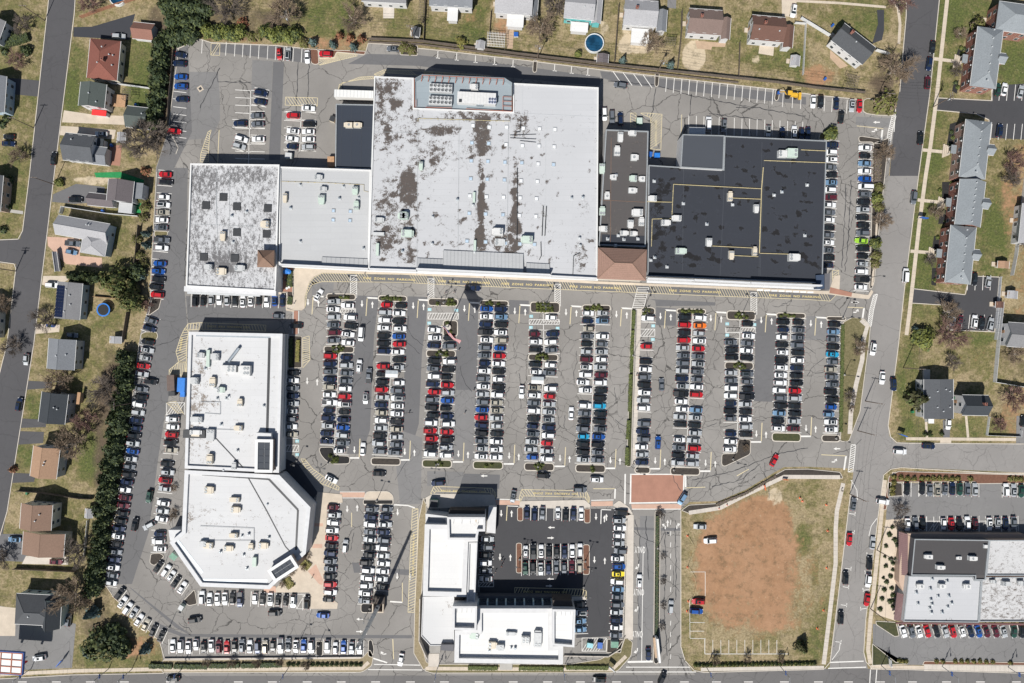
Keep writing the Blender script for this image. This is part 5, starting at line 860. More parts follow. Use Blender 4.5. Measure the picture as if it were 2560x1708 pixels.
house('dark slate roofed house with a yellow timber stair', 129, 1021, 66, 76, 7, 'y', 5.4, 2.2, 'darkslate', 'grey', vt=((.3, .1), (.5, .0)), ext=((46, -28, 8, 30, 'flat', 2.4, .1, 'x', '!wood_deck', 'tan'),))
house('tan-roofed house with pale grey walls beside the green lawn', 108, 1157, 66, 77, 7, 'y', 5.4, 2.2, 'orange', 'grey', vt=((.2, -.1), (.25, .1)))
house('upper cream-walled house with brown and tan roof', 86, 1294, 78, 64, 4, 'y', 5.6, 2.2, 'tan', 'cream', ext=((18, 68, 104, 58, 'gable', 4.6, 2.0, 'y', 'tan', 'cream'),), vt=((.2, -.2), (.4, .3)))
house('house with dark green-grey hipped roof beside the petrol canopy', 88, 1528, 110, 76, 3, 'x', 5.0, 2.8, 'charcoal', 'bluegreen', 'hip', ext=((35, 8, 44, 74, 'gable', 5.0, 3.0, 'y', 'darkslate', 'bluegreen'),), vt=((-.2, -.3),))
house('blue-walled house at the edge across the residential street', -20, 232, 58, 90, 4, 'y', 5.0, 2.0, 'bluegrey', 'blue'); house('pale house corner beyond the shrubs across the residential street', -25, 70, 52, 60, 20, 'y', 5.0, 2.0, 'grey', 'white'); house('dark brick house across the street beyond the round shrubs', -30, 480, 60, 90, 5, 'y', 5, 2, 'slate', 'tan'); house('house across the street by the side road corner', -45, 800, 60, 90, 3, 'y', 5, 2, 'mauve', 'cream')
house('white house with a paved patio at the top edge', 960, -28, 112, 62, 3, 'x', 4.6, 2.0, 'grey', 'white'); house('white house with a pale lean-to beside the first garden fence', 1128, -18, 108, 64, 3, 'x', 4.8, 2.0, 'bluegrey', 'white', ext=((4, 42, 26, 36, 'flat', 2.7, .1, 'x', '!roof_bright', 'white'),)); house('grey-roofed house with a white sunroom and garden plot', 1285, 2, 94, 60, 4, 'x', 4.8, 2.0, 'pale', 'white', ext=((6, 40, 42, 32, 'flat', 3.0, .1, 'x', '!roof_bright', 'white'), (50, 2, 18, 60, 'gable', 3.6, .8, 'y', 'bluegrey', 'white')))
house('grey-roofed house with turquoise walls above the round pool', 1450, 12, 76, 66, 5, 'x', 4.8, 1.8, 'pale', 'teal', ext=((4, 46, 44, 24, 'flat', 2.8, .1, 'x', '!roof_bright', 'white'), (44, 6, 22, 62, 'gable', 3.8, .8, 'y', 'pale', 'teal')), vt=((.3, -.2), (.8, -.3)))
house('pale grey roofed white house with a white porch roof', 1603, 30, 84, 64, 4, 'x', 4.8, 2.0, 'pale', 'white', ch=(-.3, .15), ext=((54, 12, 24, 54, 'gable', 3.9, .8, 'y', 'bluegrey', 'white'), (4, 50, 44, 36, 'flat', 2.8, .1, 'x', '!roof_bright', 'white'))); house('mauve-brown roofed white house in the middle of the top row', 1764, 52, 84, 62, 4, 'x', 4.8, 2.0, 'mauve', 'white', ch=(-.3, .2), ext=((54, 10, 22, 54, 'gable', 3.9, .8, 'y', 'mauve', 'white'),)); house('chocolate-brown roofed white house by the white shed', 1922, 69, 84, 62, 5, 'x', 4.8, 2.0, 'brown', 'white', ch=(-.3, .2), vt=((-.6, -.3), (.6, -.3)), ext=((54, 12, 24, 56, 'gable', 3.9, .8, 'y', 'brown', 'white'),))
house('turned white house with dark speckled roof at the street corner', 2137, 107, 100, 54, 38, 'x', 5.0, 2.2, 'charcoal', 'white', ch=(-.45, .35), vt=((.0, -.1),))
def apartment(label, cs, bump, porch):
    cx_, cy_ = sum(p[0] for p in cs) / 4, sum(p[1] for p in cs) / 4; ev, rise = 6.4, 2.2
    e1 = Vector(cs[1]) - Vector(cs[0]); e2 = Vector(cs[3]) - Vector(cs[0]); rot = math.degrees(math.atan2(-e2.x, e2.y))
    o, ro, w, h = house(label, cx_, cy_, e1.length, e2.length, rot, 'y', ev, rise, 'apart', 'brick', bump, ext=((36, -4, 22, 26, 'gable', 6.2, 1.2, 'x', 'apart', 'brick'),) if bump == 'hip' or True else (), vt=[(-.05, -.85 + k * .28) for k in range(7)], nm='apartment_building', cat='apartments', door=False)
    p = ob('porch', None, o); y0 = h * .02; b = MB(); b.box(-w / 2 - .9, y0, 2.7, 1.9, 3.0, .25, bottom=True); b.build('porch_roof', M['shingle_apart'], p); b = MB()
    for s_ in (-1, 1): b.tube((-w / 2 - 1.6, y0 + s_ * 1.2, 0), (-w / 2 - 1.6, y0 + s_ * 1.2, 2.7), .09)
    b.build('post', M['trim_white'], p)
    for k in range(4): b = MB(); b.box(-w / 2 - 1.2 - k * .55, y0, .002, .54, 3.0 + k * .6, .9 - k * .2); b.build('step', M['concrete'], p)
    for k in range(4): b = MB(); b.lathe([(.3, .0), (.3, .12)], 8); q = b.build('satellite_dish', M['trim_white'], o); q.location = (-w / 2 + .1, -h * .4 + k * h * .27, 5.2); q.rotation_euler = (0, -.9, 0)
    return o
apartment('grey-roofed brick flats at the top of the right street', T('E0', '1460,225 1685,260 1615,780 1390,755'), 'hip', 1); apartment('upper third of the long brick flats', P('2419,297 2483,303 2468,446 2402,441'), 'hip', 1); apartment('middle third of the long brick flats', P('2405,446 2469,448 2455,573 2391,560'), 'gable', 1); apartment('lower third of the long brick flats by the dark court', P('2382,560 2445,570 2430,712 2367,703'), 'hip', 1); house('brick flats with pale walkway at the top right corner', 2545, 42, 95, 72, 8, 'x', 6.4, 2.2, 'apart', 'brick', 'hip', nm='apartment_building', cat='apartments')
house('big plain grey roofed white house behind the dark conifer', 2348, 998, 73, 99, 0, 'y', 5.6, .9, 'slate', 'white', vt=((-.2, .4), (.7, .4), (.4, .5), (-.7, .1), (.9, 0), (-.2, -.4), (.7, -.4), (.2, -.6)), ext=((-6, 56, 14, 12, 'flat', 2.6, .1, 'x', '!roof_bright', 'white'), (-10, -58, 16, 26, 'flat', 1.0, .1, 'x', '!concrete_pale', 'white'))); house('two-storey white house with black and slate roof beside the picket fence', 2443, 1014, 66, 50, 1, 'x', 5.8, 2.2, 'darkslate', 'white', ch=(.35, .2)); house('grey and white house at the right edge behind the white fence', 2556, 838, 66, 60, 4, 'x', 4.4, 2.0, 'grey', 'white'); house('dark house beyond the white fence at the right edge', 2585, 560, 60, 100, 6, 'y', 4.4, 1.6, 'pale', 'white')
def shed(label, x, y, w, h, rot, roof, wall, ev=2.1): return house(label, x, y, w, h, rot, 'y', ev, .7, roof, wall, nm='shed', cat='shed', wins=False)
shed('small pale shed beside the silver car in the tan drive', 302, 344, 20, 27, 5, 'pale', 'white'); shed('small dark-roofed shed by the first garden fence', 1039, 79, 20, 24, 4, 'charcoal', 'white'); shed('small white ribbed shed against the boundary fence', 1201, 111, 21, 20, 6, 'pale', 'white'); shed('grey shed beside the pool garden fence', 1507, 145, 28, 22, 4, 'purple', 'grey'); shed('white shed behind the chocolate-brown roof', 1989, 151, 22, 26, 6, 'pale', 'white'); shed('pale shed with dark door in the left back gardens', 288, 850, 28, 18, 3, 'pale', 'grey'); shed('tan shed by the right back gardens', 2510, 662, 28, 18, 4, 'orange', 'cream'); shed('white shed behind the tan and brown house', 221, 1284, 19, 24, 4, 'pale', 'white'); shed('white shed behind the flats fence', 2533, 737, 24, 20, 5, 'pale', 'white'); shed('narrow white lean-to shed in the paved yard', 137, 654, 10, 50, -8, 'pale', 'white'); shed('small brown-roofed shed behind the dark court', 2501, 762, 20, 16, 2, 'brown', 'white')
# ================================================================ vegetation
def bare_mesh(seed, twigm, barkm, spread=1.0, depth=5, dense=1.0):
    rnd = random.Random(seed); tr, cr = MB(), MB()
    def grow(p, d, L, r, lv):
        q = p + d * L; (tr if lv < 2 else cr).tube(p, q, r, r * .62, n=6 if lv < 2 else 3, cap=False)
        if lv >= depth: return
        n = (5, 5, 4, 4, 4)[min(lv, 4)] if lv else rnd.randint(6, 8)
        for k in range(n):
            ang = rnd.uniform(0, 6.28) if lv else k * 6.28 / n + rnd.uniform(-.3, .3); tl = rnd.uniform(.55, 1.05) if lv == 0 else rnd.uniform(.3, .85)
            u = d.orthogonal().normalized(); w = d.cross(u); nd = (d * math.cos(tl) + (u * math.cos(ang) + w * math.sin(ang)) * math.sin(tl) * spread); nd.z = max(nd.z, -.05) + .08; nd.normalize()
            s = rnd.uniform(.45, 1.0) if lv else 1.0; grow(p.lerp(q, s if lv else rnd.uniform(.7, 1.0)), nd, L * rnd.uniform(.55, .85) * (1.25 if lv == 0 else 1), r * .62, lv + 1)
    grow(Vector((0, 0, 0)), Vector((.03, .02, 1)).normalized(), .32, .035, 0)
    v = np.array(cr.v); s = 1 / np.percentile(np.hypot(v[:, 0], v[:, 1]), 97)
    for b in (tr, cr): b.v = [(x * s, y * s, z * s) for x, y, z in b.v]
    return tr.mesh('trunk', M[barkm]), cr.mesh('crown', M[twigm])
BARE = {k: [bare_mesh(s, tw, bk, sp) for s in (1, 2, 3)] for k, tw, bk, sp in (('grey', 'twig', 'bark', 1.0), ('red', 'twig_red', 'bark', 1.0), ('pale', 'twig_tan', 'bark_pale', 1.1))}
def leaf_mesh(seed, prof, n, size, mats, droop=.3, lobes=0, inner=True):
    """leaf clumps spread over a crown; prof(u)->radius at height u (unit height/radius)"""
    r_ = np.random.default_rng(seed); b = MB(); ph = r_.uniform(0, 6.28, 4)
    for k in range(n):
        u = r_.uniform(.02, 1) ** .9; a = r_.uniform(0, 6.283); R0 = prof(u) * (1 + .16 * math.sin(a * 3 + ph[0] + u * 4) + .12 * math.sin(a * 5 + ph[1] - u * 7) + (.22 * abs(math.sin(a * lobes / 2 + ph[2])) - .1 if lobes else 0))
        R0 *= r_.uniform(.55, 1.08) if k % 3 else r_.uniform(.9, 1.15)
        c = Vector((R0 * math.cos(a), R0 * math.sin(a), u)); nrm = Vector((math.cos(a) * .6, math.sin(a) * .6, r_.uniform(.2, 1.2))) + Vector(r_.normal(0, .35, 3)); nrm.normalize()
        e = nrm.orthogonal().normalized(); f = nrm.cross(e); ca, sa = math.cos(a * 7 + k), math.sin(a * 7 + k); e, f = e * ca + f * sa, f * ca - e * sa; s = size * r_.uniform(.55, 1.35)
        mi = 0 if r_.uniform() < .55 else (1 if r_.uniform() < .7 else 2)
        b.face([c - e * s - f * s * .35, c + e * s * .2 - f * s * .7, c + e * s + f * s * .2, c - e * s * .1 + f * s * .75], min(mi, len(mats) - 1))
    if inner: b.lathe([(prof(.05) * .55 + .02, .03)] + [(prof(u) * .62, u * .92) for u in (.2, .4, .6, .8)] + [(.03, .86)], 8, mi=0)
    return b.mesh('crown', [M[m] for m in mats])
dome = lambda u: math.sqrt(max(0, 1 - (max(0, u - .25) / .78) ** 2)) * (.75 + u if u < .25 else 1)
cone = lambda u: (1.02 - u) * (.8 + .2 * math.cos(u * 40)); egg = lambda u: math.sqrt(max(0, 1 - (abs(u - .4) / .62) ** 2))
LM = {'dark': [leaf_mesh(s, egg, 620, .16, ['leaf_dark', 'leaf_mid', 'leaf_dark']) for s in (1, 2, 3)], 'green': [leaf_mesh(s, dome, 560, .16, ['leaf_mid', 'leaf_bright', 'leaf_dark']) for s in (4, 5)], 'bright': [leaf_mesh(s, dome, 460, .17, ['leaf_bright', 'leaf_mid', 'leaf_bright']) for s in (6, 7)], 'blue': [leaf_mesh(s, cone, 560, .15, ['leaf_blue', 'leaf_blue', 'leaf_dark'], lobes=9) for s in (8, 9)], 'brown': [leaf_mesh(10, cone, 460, .15, ['leaf_brown', 'leaf_brown', 'leaf_mid'], lobes=7)], 'conifer': [leaf_mesh(11, cone, 760, .15, ['leaf_conifer', 'leaf_mid', 'leaf_conifer'], lobes=11)], 'pine': [leaf_mesh(12, dome, 800, .11, ['leaf_mid', 'leaf_olive', 'leaf_bright'], lobes=7), leaf_mesh(13, dome, 800, .11, ['leaf_mid', 'leaf_dark', 'leaf_olive'], lobes=6)], 'olive': [leaf_mesh(14, dome, 600, .14, ['leaf_olive', 'leaf_bright', 'twig_tan'], lobes=5)],
      'yellow': [leaf_mesh(15, dome, 460, .16, ['leaf_yellow', 'leaf_bright', 'leaf_yellow'], lobes=5)], 'shrub': [leaf_mesh(s, dome, 150, .26, ['leaf_shrub', 'leaf_bright', 'leaf_shrub']) for s in (16, 17, 18)], 'darkshrub': [leaf_mesh(19, dome, 150, .26, ['leaf_dark', 'leaf_shrub', 'leaf_dark'])], 'golden': [leaf_mesh(20, dome, 150, .26, ['leaf_yellow', 'leaf_shrub', 'leaf_olive'])]}
tb = MB(); tb.tube((0, 0, 0), (0, 0, 1), .5, .3, n=7); STEM = tb.mesh('trunk', M['bark'])
def bare(label, x, y, r, kind='grey', hf=1.0, group=None, nm='bare_tree'):
    i = random.randrange(3); R_ = r / S; o = thing(nm, label, 'tree', W(x, y), random.uniform(0, 6.28), group); sc = R_ * random.uniform(.92, 1.05); trm, crm = BARE[kind][i]
    a = ob('trunk', trm, o); c = ob('crown', crm, o); o.scale = (sc, sc, sc * hf * .72); return o
def leafy(label, x, y, r, kind, hgt, group=None, nm='evergreen_tree', cat='tree', lift=.3):
    R_ = r / S; o = thing(nm, label, cat, W(x, y, 0), random.uniform(0, 6.28), group); L = LM[kind]
    c = ob('crown', L[random.randrange(len(L))], o, (0, 0, lift)); c.scale = (R_ * random.uniform(.92, 1.08), R_ * random.uniform(.92, 1.08), hgt); s = ob('trunk', STEM, o); s.scale = (.35, .35, hgt * .6); return o
def shrub(label, x, y, r, kind='shrub', hgt=None, group=None, z=0.0):
    L = LM[kind]; o = ob('shrub', L[random.randrange(len(L))], None, W(x, y, z), random.uniform(0, 6.28)); R_ = r / S; o.scale = (R_, R_, hgt or R_ * 1.3); return tag(o, label, 'shrub', group)
for l, x, y, r, k in (('big spreading bare tree over the bays by the pale shed', 378, 362, 60, 'grey'), ('bare tree behind the dark hedge at the top left', 581, 31, 44, 'grey'), ('bare tree with pale trunk above the red parked car', 722, 42, 44, 'pale'), ('bare tree above the blue spruces', 888, 60, 36, 'pale'), ('dark bare tree between the white sunroom and turquoise house', 1390, 22, 38, 'grey'), ('wide bare tree in the garden plot yard', 1350, 82, 40, 'pale'), ('thin bare tree behind the white porch roof', 1622, 115, 32, 'pale'), ('tangled bare tree at the corner above the olive bush', 2222, 185, 46, 'pale'), ('reddish bare tree at the top of the right street', 2240, 14, 34, 'red'), ('bare street tree beside the first flats walkway', 2395, 88, 20, 'pale'), ('small bare tree below the first flats walkway', 2384, 180, 19, 'grey'), ('reddish bare tree behind the upper flats', 2523, 412, 34, 'red'), ('bare tree overhanging the crossing by the bays', 2205, 384, 28, 'pale'), ('bare tree on the mulch strip halfway along the side bays', 2196, 555, 27, 'pale'),
    ('small bare tree in front of the middle flats', 2332, 532, 21, 'pale'), ('bare tree behind the middle flats', 2518, 450, 28, 'grey'), ('small bare tree by the lower flats walkway', 2320, 652, 17, 'grey'), ('bare tree on the lawn below the dark court', 2357, 782, 30, 'pale'), ('wide reddish bare tree above the plain grey roof', 2362, 840, 40, 'red'), ('bare tree in front of the solar panel house', 121, 800, 34, 'grey'), ('bare shrubby tree in the island below the red car', 372, 764, 18, 'red'), ('bare street tree left of the light blue-grey house', 42, 866, 30, 'grey'), ('bare tree between the light blue and slate houses', 165, 952, 40, 'pale'), ('bare tree leaning on the evergreen belt', 276, 972, 44, 'grey'), ('pink-brown bare tree behind the slate house', 222, 1048, 34, 'red'), ('pale bare tree behind the tan-roofed house', 198, 1105, 44, 'pale'), ('dark bare tree beside the cream house drive', 15, 1390, 30, 'grey'), ('bare tree between the cream house and the evergreen belt', 204, 1378, 42, 'grey'), ('large bare tree on the slope by the green-grey hipped roof', 205, 1480, 50, 'pale'),
    ('bare tree on the verge beside the curved path', 2141, 870, 22, 'pale'), ('small bare tree lower on the curved path verge', 2120, 990, 18, 'grey'), ('bare tree above the shadow of the plain grey roof', 2373, 905, 24, 'grey'), ('reddish bare tree at the right edge behind the slate house', 2520, 992, 32, 'red'), ('bare tree inside the white fenced yard', 2525, 885, 30, 'pale'), ('bare tree behind the parked white car at the lot corner', 2245, 1272, 22, 'grey'), ('bare tree by the gravel bed corner', 2243, 1310, 16, 'grey'), ('bare tree across the street at the top left', 66, 70, 26, 'grey'), ('bare tree on the left lawn', 52, 158, 28, 'red'), ('bare tree across the street by the parked black cars', 60, 395, 26, 'pale'), ('bare tree left of the residential street bend', 20, 760, 26, 'pale'), ('bare tree beside the pool at the top left', 232, 18, 30, 'red'), ('small bare tree in the yard with picket fence', 2490, 1060, 20, 'red'), ('bare tree behind the white shed on the right', 2545, 600, 26, 'grey')): bare(l, x, y, r, k)
for i, (x, y) in enumerate(T('D3', '1015,1345 1300,1330 1595,1330') + T('B3', '70,1375 300,1375 525,1375 725,1365 960,1390')): bare('%s leafless young tree from the left along the main road' % nth([5, 6, 7, 0, 1, 2, 3, 4][i] + 1), x, y, 12, 'pale', 1.4, 'young trees along the main road')
for i, (x, y) in enumerate(T('B3', '970,430 930,530 830,580 740,680')): bare('%s small bare plaza tree from the top' % nth(i + 1), x, y, 9, 'pale', 1.2, 'plaza trees')
for i, (x, y) in enumerate(T('D2', '520,1560') + T('D3', '540,60 560,430 560,650 560,870 545,1050')): bare('%s small bare tree down the entrance median' % nth(i + 1), x, y, 10, 'grey', 1.2, 'median trees')
for i, (x, y) in enumerate(T('A2', '1560,1350 1560,1560') + T('A3', '1560,80') + T('E2', '300,640') + T('D2', '1290,990')): bare('slight bare tree in a narrow bed, %s from the left' % nth(i + 1), x, y, 11, 'pale', 1.1, 'slight trees in beds')
# evergreen belt between the gardens and the left bays
belt = [(410, 120), (404, 140), (412, 160), (400, 178), (408, 198), (398, 215), (402, 236), (392, 255), (398, 276), (388, 294), (392, 312)] + [(322, 893), (326, 915), (314, 935), (322, 955), (310, 985), (305, 1005), (312, 1025), (300, 1045), (306, 1066), (292, 1082), (300, 1102), (288, 1120), (294, 1140), (280, 1158), (288, 1178), (272, 1196), (282, 1216), (268, 1236), (276, 1256), (262, 1274), (270, 1296), (256, 1314), (266, 1336), (252, 1352), (262, 1374), (246, 1392), (256, 1412), (242, 1432), (246, 1452), (238, 1470)]
for i, (x, y) in enumerate(belt): leafy('dark glossy evergreen, %s from the top of the belt along the left bays' % nth(i + 1), x, y, random.uniform(15, 20), 'dark', random.uniform(3.6, 5.2), 'evergreen belt')
for l, x, y, r, k, h in (('first blue spruce from the left above the hatched bay', 785, 109, 13, 'blue', 3.6), ('second blue spruce from the left above the hatched bay', 834, 115, 13, 'blue', 3.8), ('third blue spruce from the left above the hatched bay', 886, 121, 13, 'blue', 3.8), ('blue spruce under the pale grey porch yard', 1555, 155, 11, 'blue', 4), ('blue spruce beside the utility pole bay', 1674, 168, 12, 'blue', 4.4), ('upper blue spruce by the grey pickup bay', 370, 587, 12, 'blue', 4), ('lower blue spruce by the grey pickup bay', 370, 614, 12, 'blue', 4), ('blue spruce beside the bright blue cars', 358, 690, 12, 'blue', 3.5), ('blue conifer on the slope by the hipped roof', 238, 1528, 22, 'blue', 6), ('blue conifer at the corner of the bottom bays', 368, 1619, 16, 'blue', 4.5), ('blue conifer below the dark trees', 228, 1625, 18, 'blue', 4), ('small blue spruce on the lawn by the lower court', 2284, 822, 8, 'blue', 2.5), ('first russet cedar above the blue spruces', 851, 92, 12, 'brown', 3), ('second russet cedar above the blue spruces', 877, 97, 12, 'brown', 3), ('third russet cedar above the blue spruces', 905, 101, 13, 'brown', 3.2), ('russet shrub under the top left bare tree', 608, 60, 16, 'brown', 3), ('russet bush in the evergreen belt', 415, 185, 9, 'brown', 3), ('russet bush below the big spreading tree', 366, 430, 14, 'brown', 2.5),
    ('dark conifer in front of the plain grey roof', 2280, 994, 29, 'conifer', 8.5), ('bright yellow-green bush tree by the lower court', 2301, 846, 24, 'bright', 4), ('olive evergreen at the upper right entry', 2208, 262, 27, 'olive', 4), ('small evergreen in the island above the right bays', 2074, 336, 15, 'green', 3), ('yellow-green bush by the boundary fence', 1153, 110, 12, 'yellow', 2.4), ('round green bush beside the pool', 1445, 138, 8, 'bright', 2), ('green pine above the trampoline yard', 306, 705, 33, 'pine', 8), ('dark pine beside the trampoline yard', 338, 750, 27, 'pine', 7), ('green tree right of the trampoline pine', 350, 680, 18, 'dark', 4), ('dark evergreen clump at the bottom left corner', 262, 1605, 38, 'pine', 6), ('dark evergreen behind the bottom left clump', 292, 1580, 26, 'dark', 5), ('dark evergreen right of the bottom left clump', 310, 1612, 24, 'dark', 5), ('dark evergreen tree in the corner of the vacant field', 2000, 1612, 20, 'conifer', 5), ('green evergreen by the mulch strip bays', 2188, 497, 13, 'bright', 2.5), ('green evergreen lower on the mulch strip', 2185, 610, 13, 'green', 2.5), ('olive bush beside the upper flats', 2435, 70, 16, 'olive', 4), ('round russet bush by the tan-roofed house drive', 36, 1173, 12, 'brown', 2), ('round bush on the upper left lawn', 70, 130, 12, 'dark', 2.5), ('yellow-green bush by the turf edged yard', 152, 458, 10, 'bright', 1.8), ('dark evergreen in the field corner by the road', 212, 1500, 14, 'dark', 4)): leafy(l, x, y, r, k, h)
for i, (x, y) in enumerate([(425, 20), (455, 18), (485, 24), (515, 30), (440, 60), (470, 62), (500, 58), (430, 100), (455, 95), (480, 92)]): leafy('dark tall shrub, %s in the thicket at the top left corner' % nth(i + 1), x, y, 20, 'dark', 4, 'top left thicket')
for i, (x, y) in enumerate([(525, 80), (545, 86), (566, 82), (588, 90), (604, 84), (670, 84), (690, 92), (708, 88), (726, 96), (740, 88)]): leafy('bright green evergreen, %s from the left along the back bays' % nth(i + 1), x, y, 17, 'green' if i % 2 else 'bright', 3.4, 'bright evergreens along the back bays')
for i, (x, y) in enumerate([(195, 690), (210, 694), (225, 690), (240, 696), (256, 692), (272, 696)]): leafy('dark arborvitae, %s from the left above the solar panel house' % nth(i + 1), x, y, 12, 'dark', 5, 'arborvitae row')
for i, (x, y) in enumerate([(360, 500), (366, 520), (362, 545), (352, 640), (362, 660), (345, 600), (340, 720), (2195, 470), (2195, 520), (2188, 640), (2186, 660), (630, 95), (650, 90), (760, 110), (1010, 122), (1030, 128)]): leafy('rough olive shrub, %s of the scattered rough shrubs' % nth(i + 1), x, y, 11, 'olive', 1.8, 'rough shrubs')
# shrubs on the kerb islands
SHR = {0: '852,742 862,744 870,744', 1: '958,746 968,744 978,748 988,746 1000,748', 2: '1094,760 1120,760 1128,760 1136,760 1122,750 1130,750', 3: '1118,808 1126,830', 4: '1217,759 1225,755 1229,760 1246,760', 5: '1344,761 1353,761 1362,761 1370,761 1344,768 1353,768 1362,768 1370,768 1378,768 1344,776 1353,776 1362,777 1370,776 1380,776', 6: '1468,771 1484,766 1496,765 1480,772 1491,772 1504,772', 7: '1610,784 1614,774 1622,776', 8: '1706,777 1714,780 1722,777 1732,780 1742,778 1752,779', 9: '1840,790 1850,794 1858,788 1866,794 1846,784', 10: '1952,790 1962,786 1972,790 1984,790', 12: '834,868 848,866 854,874 836,878 846,878 858,870', 13: '1093,886 1100,880 1108,886 1116,880 1116,888', 14: '1344,889 1350,887 1358,886 1365,889 1342,895 1366,896 1350,898', 15: '1838,914 1846,908 1854,912 1850,920 1860,918', 17: '1090,1160 1098,1154 1104,1162', 19: '1338,1164 1346,1160 1352,1168 1344,1172 1356,1162', 20: '1480,1168 1482,1176', 18: '1215,1164 1230,1162'}
for i, s in SHR.items():
    for j_, (x, y) in enumerate(sorted(P(s))): shrub('%s shrub from left, island %s' % (nth(j_ + 1), ISLN[i]), x, y, random.uniform(3.8, 4.8), 'shrub', .8, 'shrubs ' + ISLN[i], .1)
for j_, (x, y) in enumerate(P('826,1140 836,1148 842,1145 832,1155 842,1153')): shrub('%s shrub in the angled island near the retail building' % nth(j_ + 1), x, y, 4.6, 'shrub', .8, 'shrubs in the angled island', .1)
for i, (x, y) in enumerate(T('E2', '690,1255 690,1305 680,1355 675,1400 755,1262 812,1268 870,1270 940,1268 990,1268 1042,1268 1095,1268 1153,1268 1208,1270 1260,1270 1370,1272 1725,1272 1775,1274 1820,1275')): shrub('round golden-green bush, %s along the upper edge of the right car park' % nth(i + 1), x, y, 6.2, 'golden', 1.1, 'bushes along the right car park', .1)
for i, (x, y) in enumerate(T('E3', '1070,1372 1127,1375 1238,1372 1293,1372 1347,1372 1403,1375 1457,1370 1515,1378 1570,1378 1730,1385 740,1365 770,1370 800,1370')): shrub('round olive bush, %s along the lower strip by the retail block' % nth(i + 1), x, y, 5, 'golden', .9, 'bushes on the lower strip', .1)
for i, (x, y) in enumerate(T('E3', '677,175 650,243 700,290 722,335 622,345 610,440 665,465 715,460 682,500 620,522 680,557 597,630 660,615 627,665 672,722 605,735 683,780 585,815 655,840 678,880 680,830 568,908')): shrub('round bush, %s from the top of the pale gravel bed' % nth(i + 1), x, y, random.uniform(3.2, 6), 'darkshrub', .9, 'bushes in the gravel bed')
for i, (x, y) in enumerate([(c[0], c[1]) for c in T('A0', '250,465 60,900 60,1000 70,1060 30,1110')] + [(15, 130), (40, 90), (20, 520), (30, 450), (12, 575)] + T('E2', '965,875 1008,875 1110,870')): shrub('round garden bush, %s of the bushes in front gardens' % nth(i + 1), x, y, 9 if i < 10 else 5, 'darkshrub', 1.6, 'front garden bushes')
for i, (x, y) in enumerate(T('E0', '1290,430 1320,440 1300,480 1240,740 1260,780 1200,1180 1220,1230 1190,1300') + T('E1', '1205,140 1155,485 1100,200 1130,390 1080,620 1075,940 1060,1000')): shrub('small bed shrub, %s along the flats frontage' % nth(i + 1), x, y, 5, 'darkshrub' if i % 2 else 'shrub', .8, 'flats bed shrubs')
for s in ('2400,112 2412,120 2395,155 2385,152', '2385,205 2397,200 2392,235 2380,228', '2375,310 2392,305 2380,365 2366,368', '2355,455 2376,455 2372,500 2355,500', '2350,525 2372,525 2365,560 2345,560', '2335,590 2352,590 2345,625 2330,622', '2330,670 2345,670 2340,715 2328,712'): sheet('mulch_bed', P(s), .02, 'mulch_dark')
def hedge(label, pts, w, h, kind=('leaf_dark', 'leaf_shrub', 'leaf_bright'), z=.1, dens=9, nm='hedge', group=None):
    q = [Vector(W(*p)) for p in pts]; b = MB(); hw = w / S / 2
    for a, c in zip(q, q[1:]):
        d = (c - a); L = d.length; d.normalize(); n = Vector((-d.y, d.x, 0)); b.prism([tuple((a - n * hw * .8)[:2]), tuple((c - n * hw * .8)[:2]), tuple((c + n * hw * .8)[:2]), tuple((a + n * hw * .8)[:2])], z, h * .9)
        for k in range(int(L * hw * 2 * dens * 2.2)):
            u, v = random.random(), random.uniform(-1, 1); top = random.random() < .7; p = a + d * (u * L) + n * hw * (v if top else random.choice((-1, 1))); p.z = (h if top else random.uniform(z + .1, h)) + random.gauss(0, .06)
            e = Vector((random.gauss(0, 1), random.gauss(0, 1), random.gauss(0, .4))).normalized() * random.uniform(.1, .24); f = e.cross(Vector((random.gauss(0, .3), random.gauss(0, .3), 1))).normalized() * .16
            b.face([p - e, p + f, p + e, p - f], random.choice((0, 0, 1, 1, 2)))
    o = b.build(nm, [M[k] for k in kind]); return tag(o, label, 'hedge', group)
for i, s in enumerate(('1584,776 1582,822', '1581,826 1577,930', '1576,936 1573,1028', '1571,1050 1568,1098', '1567,1118 1566,1162')): hedge('%s run from the top of the clipped hedge dividing the car park' % nth(i + 1), P(s), 8, .9, ('leaf_shrub', 'leaf_mid', 'leaf_bright'), group='hedge divider')
for i, s in enumerate(('375,1663 432,1664', '437,1664 520,1665', '524,1663 600,1662', '604,1662 648,1662', '652,1661 705,1660')): hedge('%s low clipped hedge from the left along the main road bays' % nth(i + 1), P(s), 12, 1.0, ('leaf_dark', 'leaf_shrub', 'leaf_shrub'), group='main road hedges')
for i, s in enumerate(('1170,1668 1244,1669', '1297,1669 1408,1670', '1415,1667 1520,1668')): hedge('%s bright low hedge from the left below the white office building' % nth(i + 1), P(s), 10, .9, ('leaf_shrub', 'leaf_mid', 'leaf_bright'), group='office hedges')
for i in range(16): shrub('%s clipped bush from the left in the row beyond the road hedges' % nth(i + 1), 722 + i * 12, 1660, 5, 'darkshrub', .9, 'bush row by the main road', .1)
for i in range(32): x = 1738 + i * 9.6; shrub('%s bush from the left in the long row below the vacant field' % nth(i + 1), x, 1662 - i * .15, 5, 'darkshrub' if i % 2 else 'shrub', 1.0, 'bush row below the field')
for i, s in enumerate(('728,845 728,915', '746,850 744,905')): hedge('%s planting strip in the bed beside the retail arcade' % ('dark green', 'yellow-green')[i], P(s), 9, .8, ('leaf_dark', 'leaf_mid', 'leaf_shrub') if i == 0 else ('leaf_yellow', 'leaf_bright', 'leaf_yellow'))
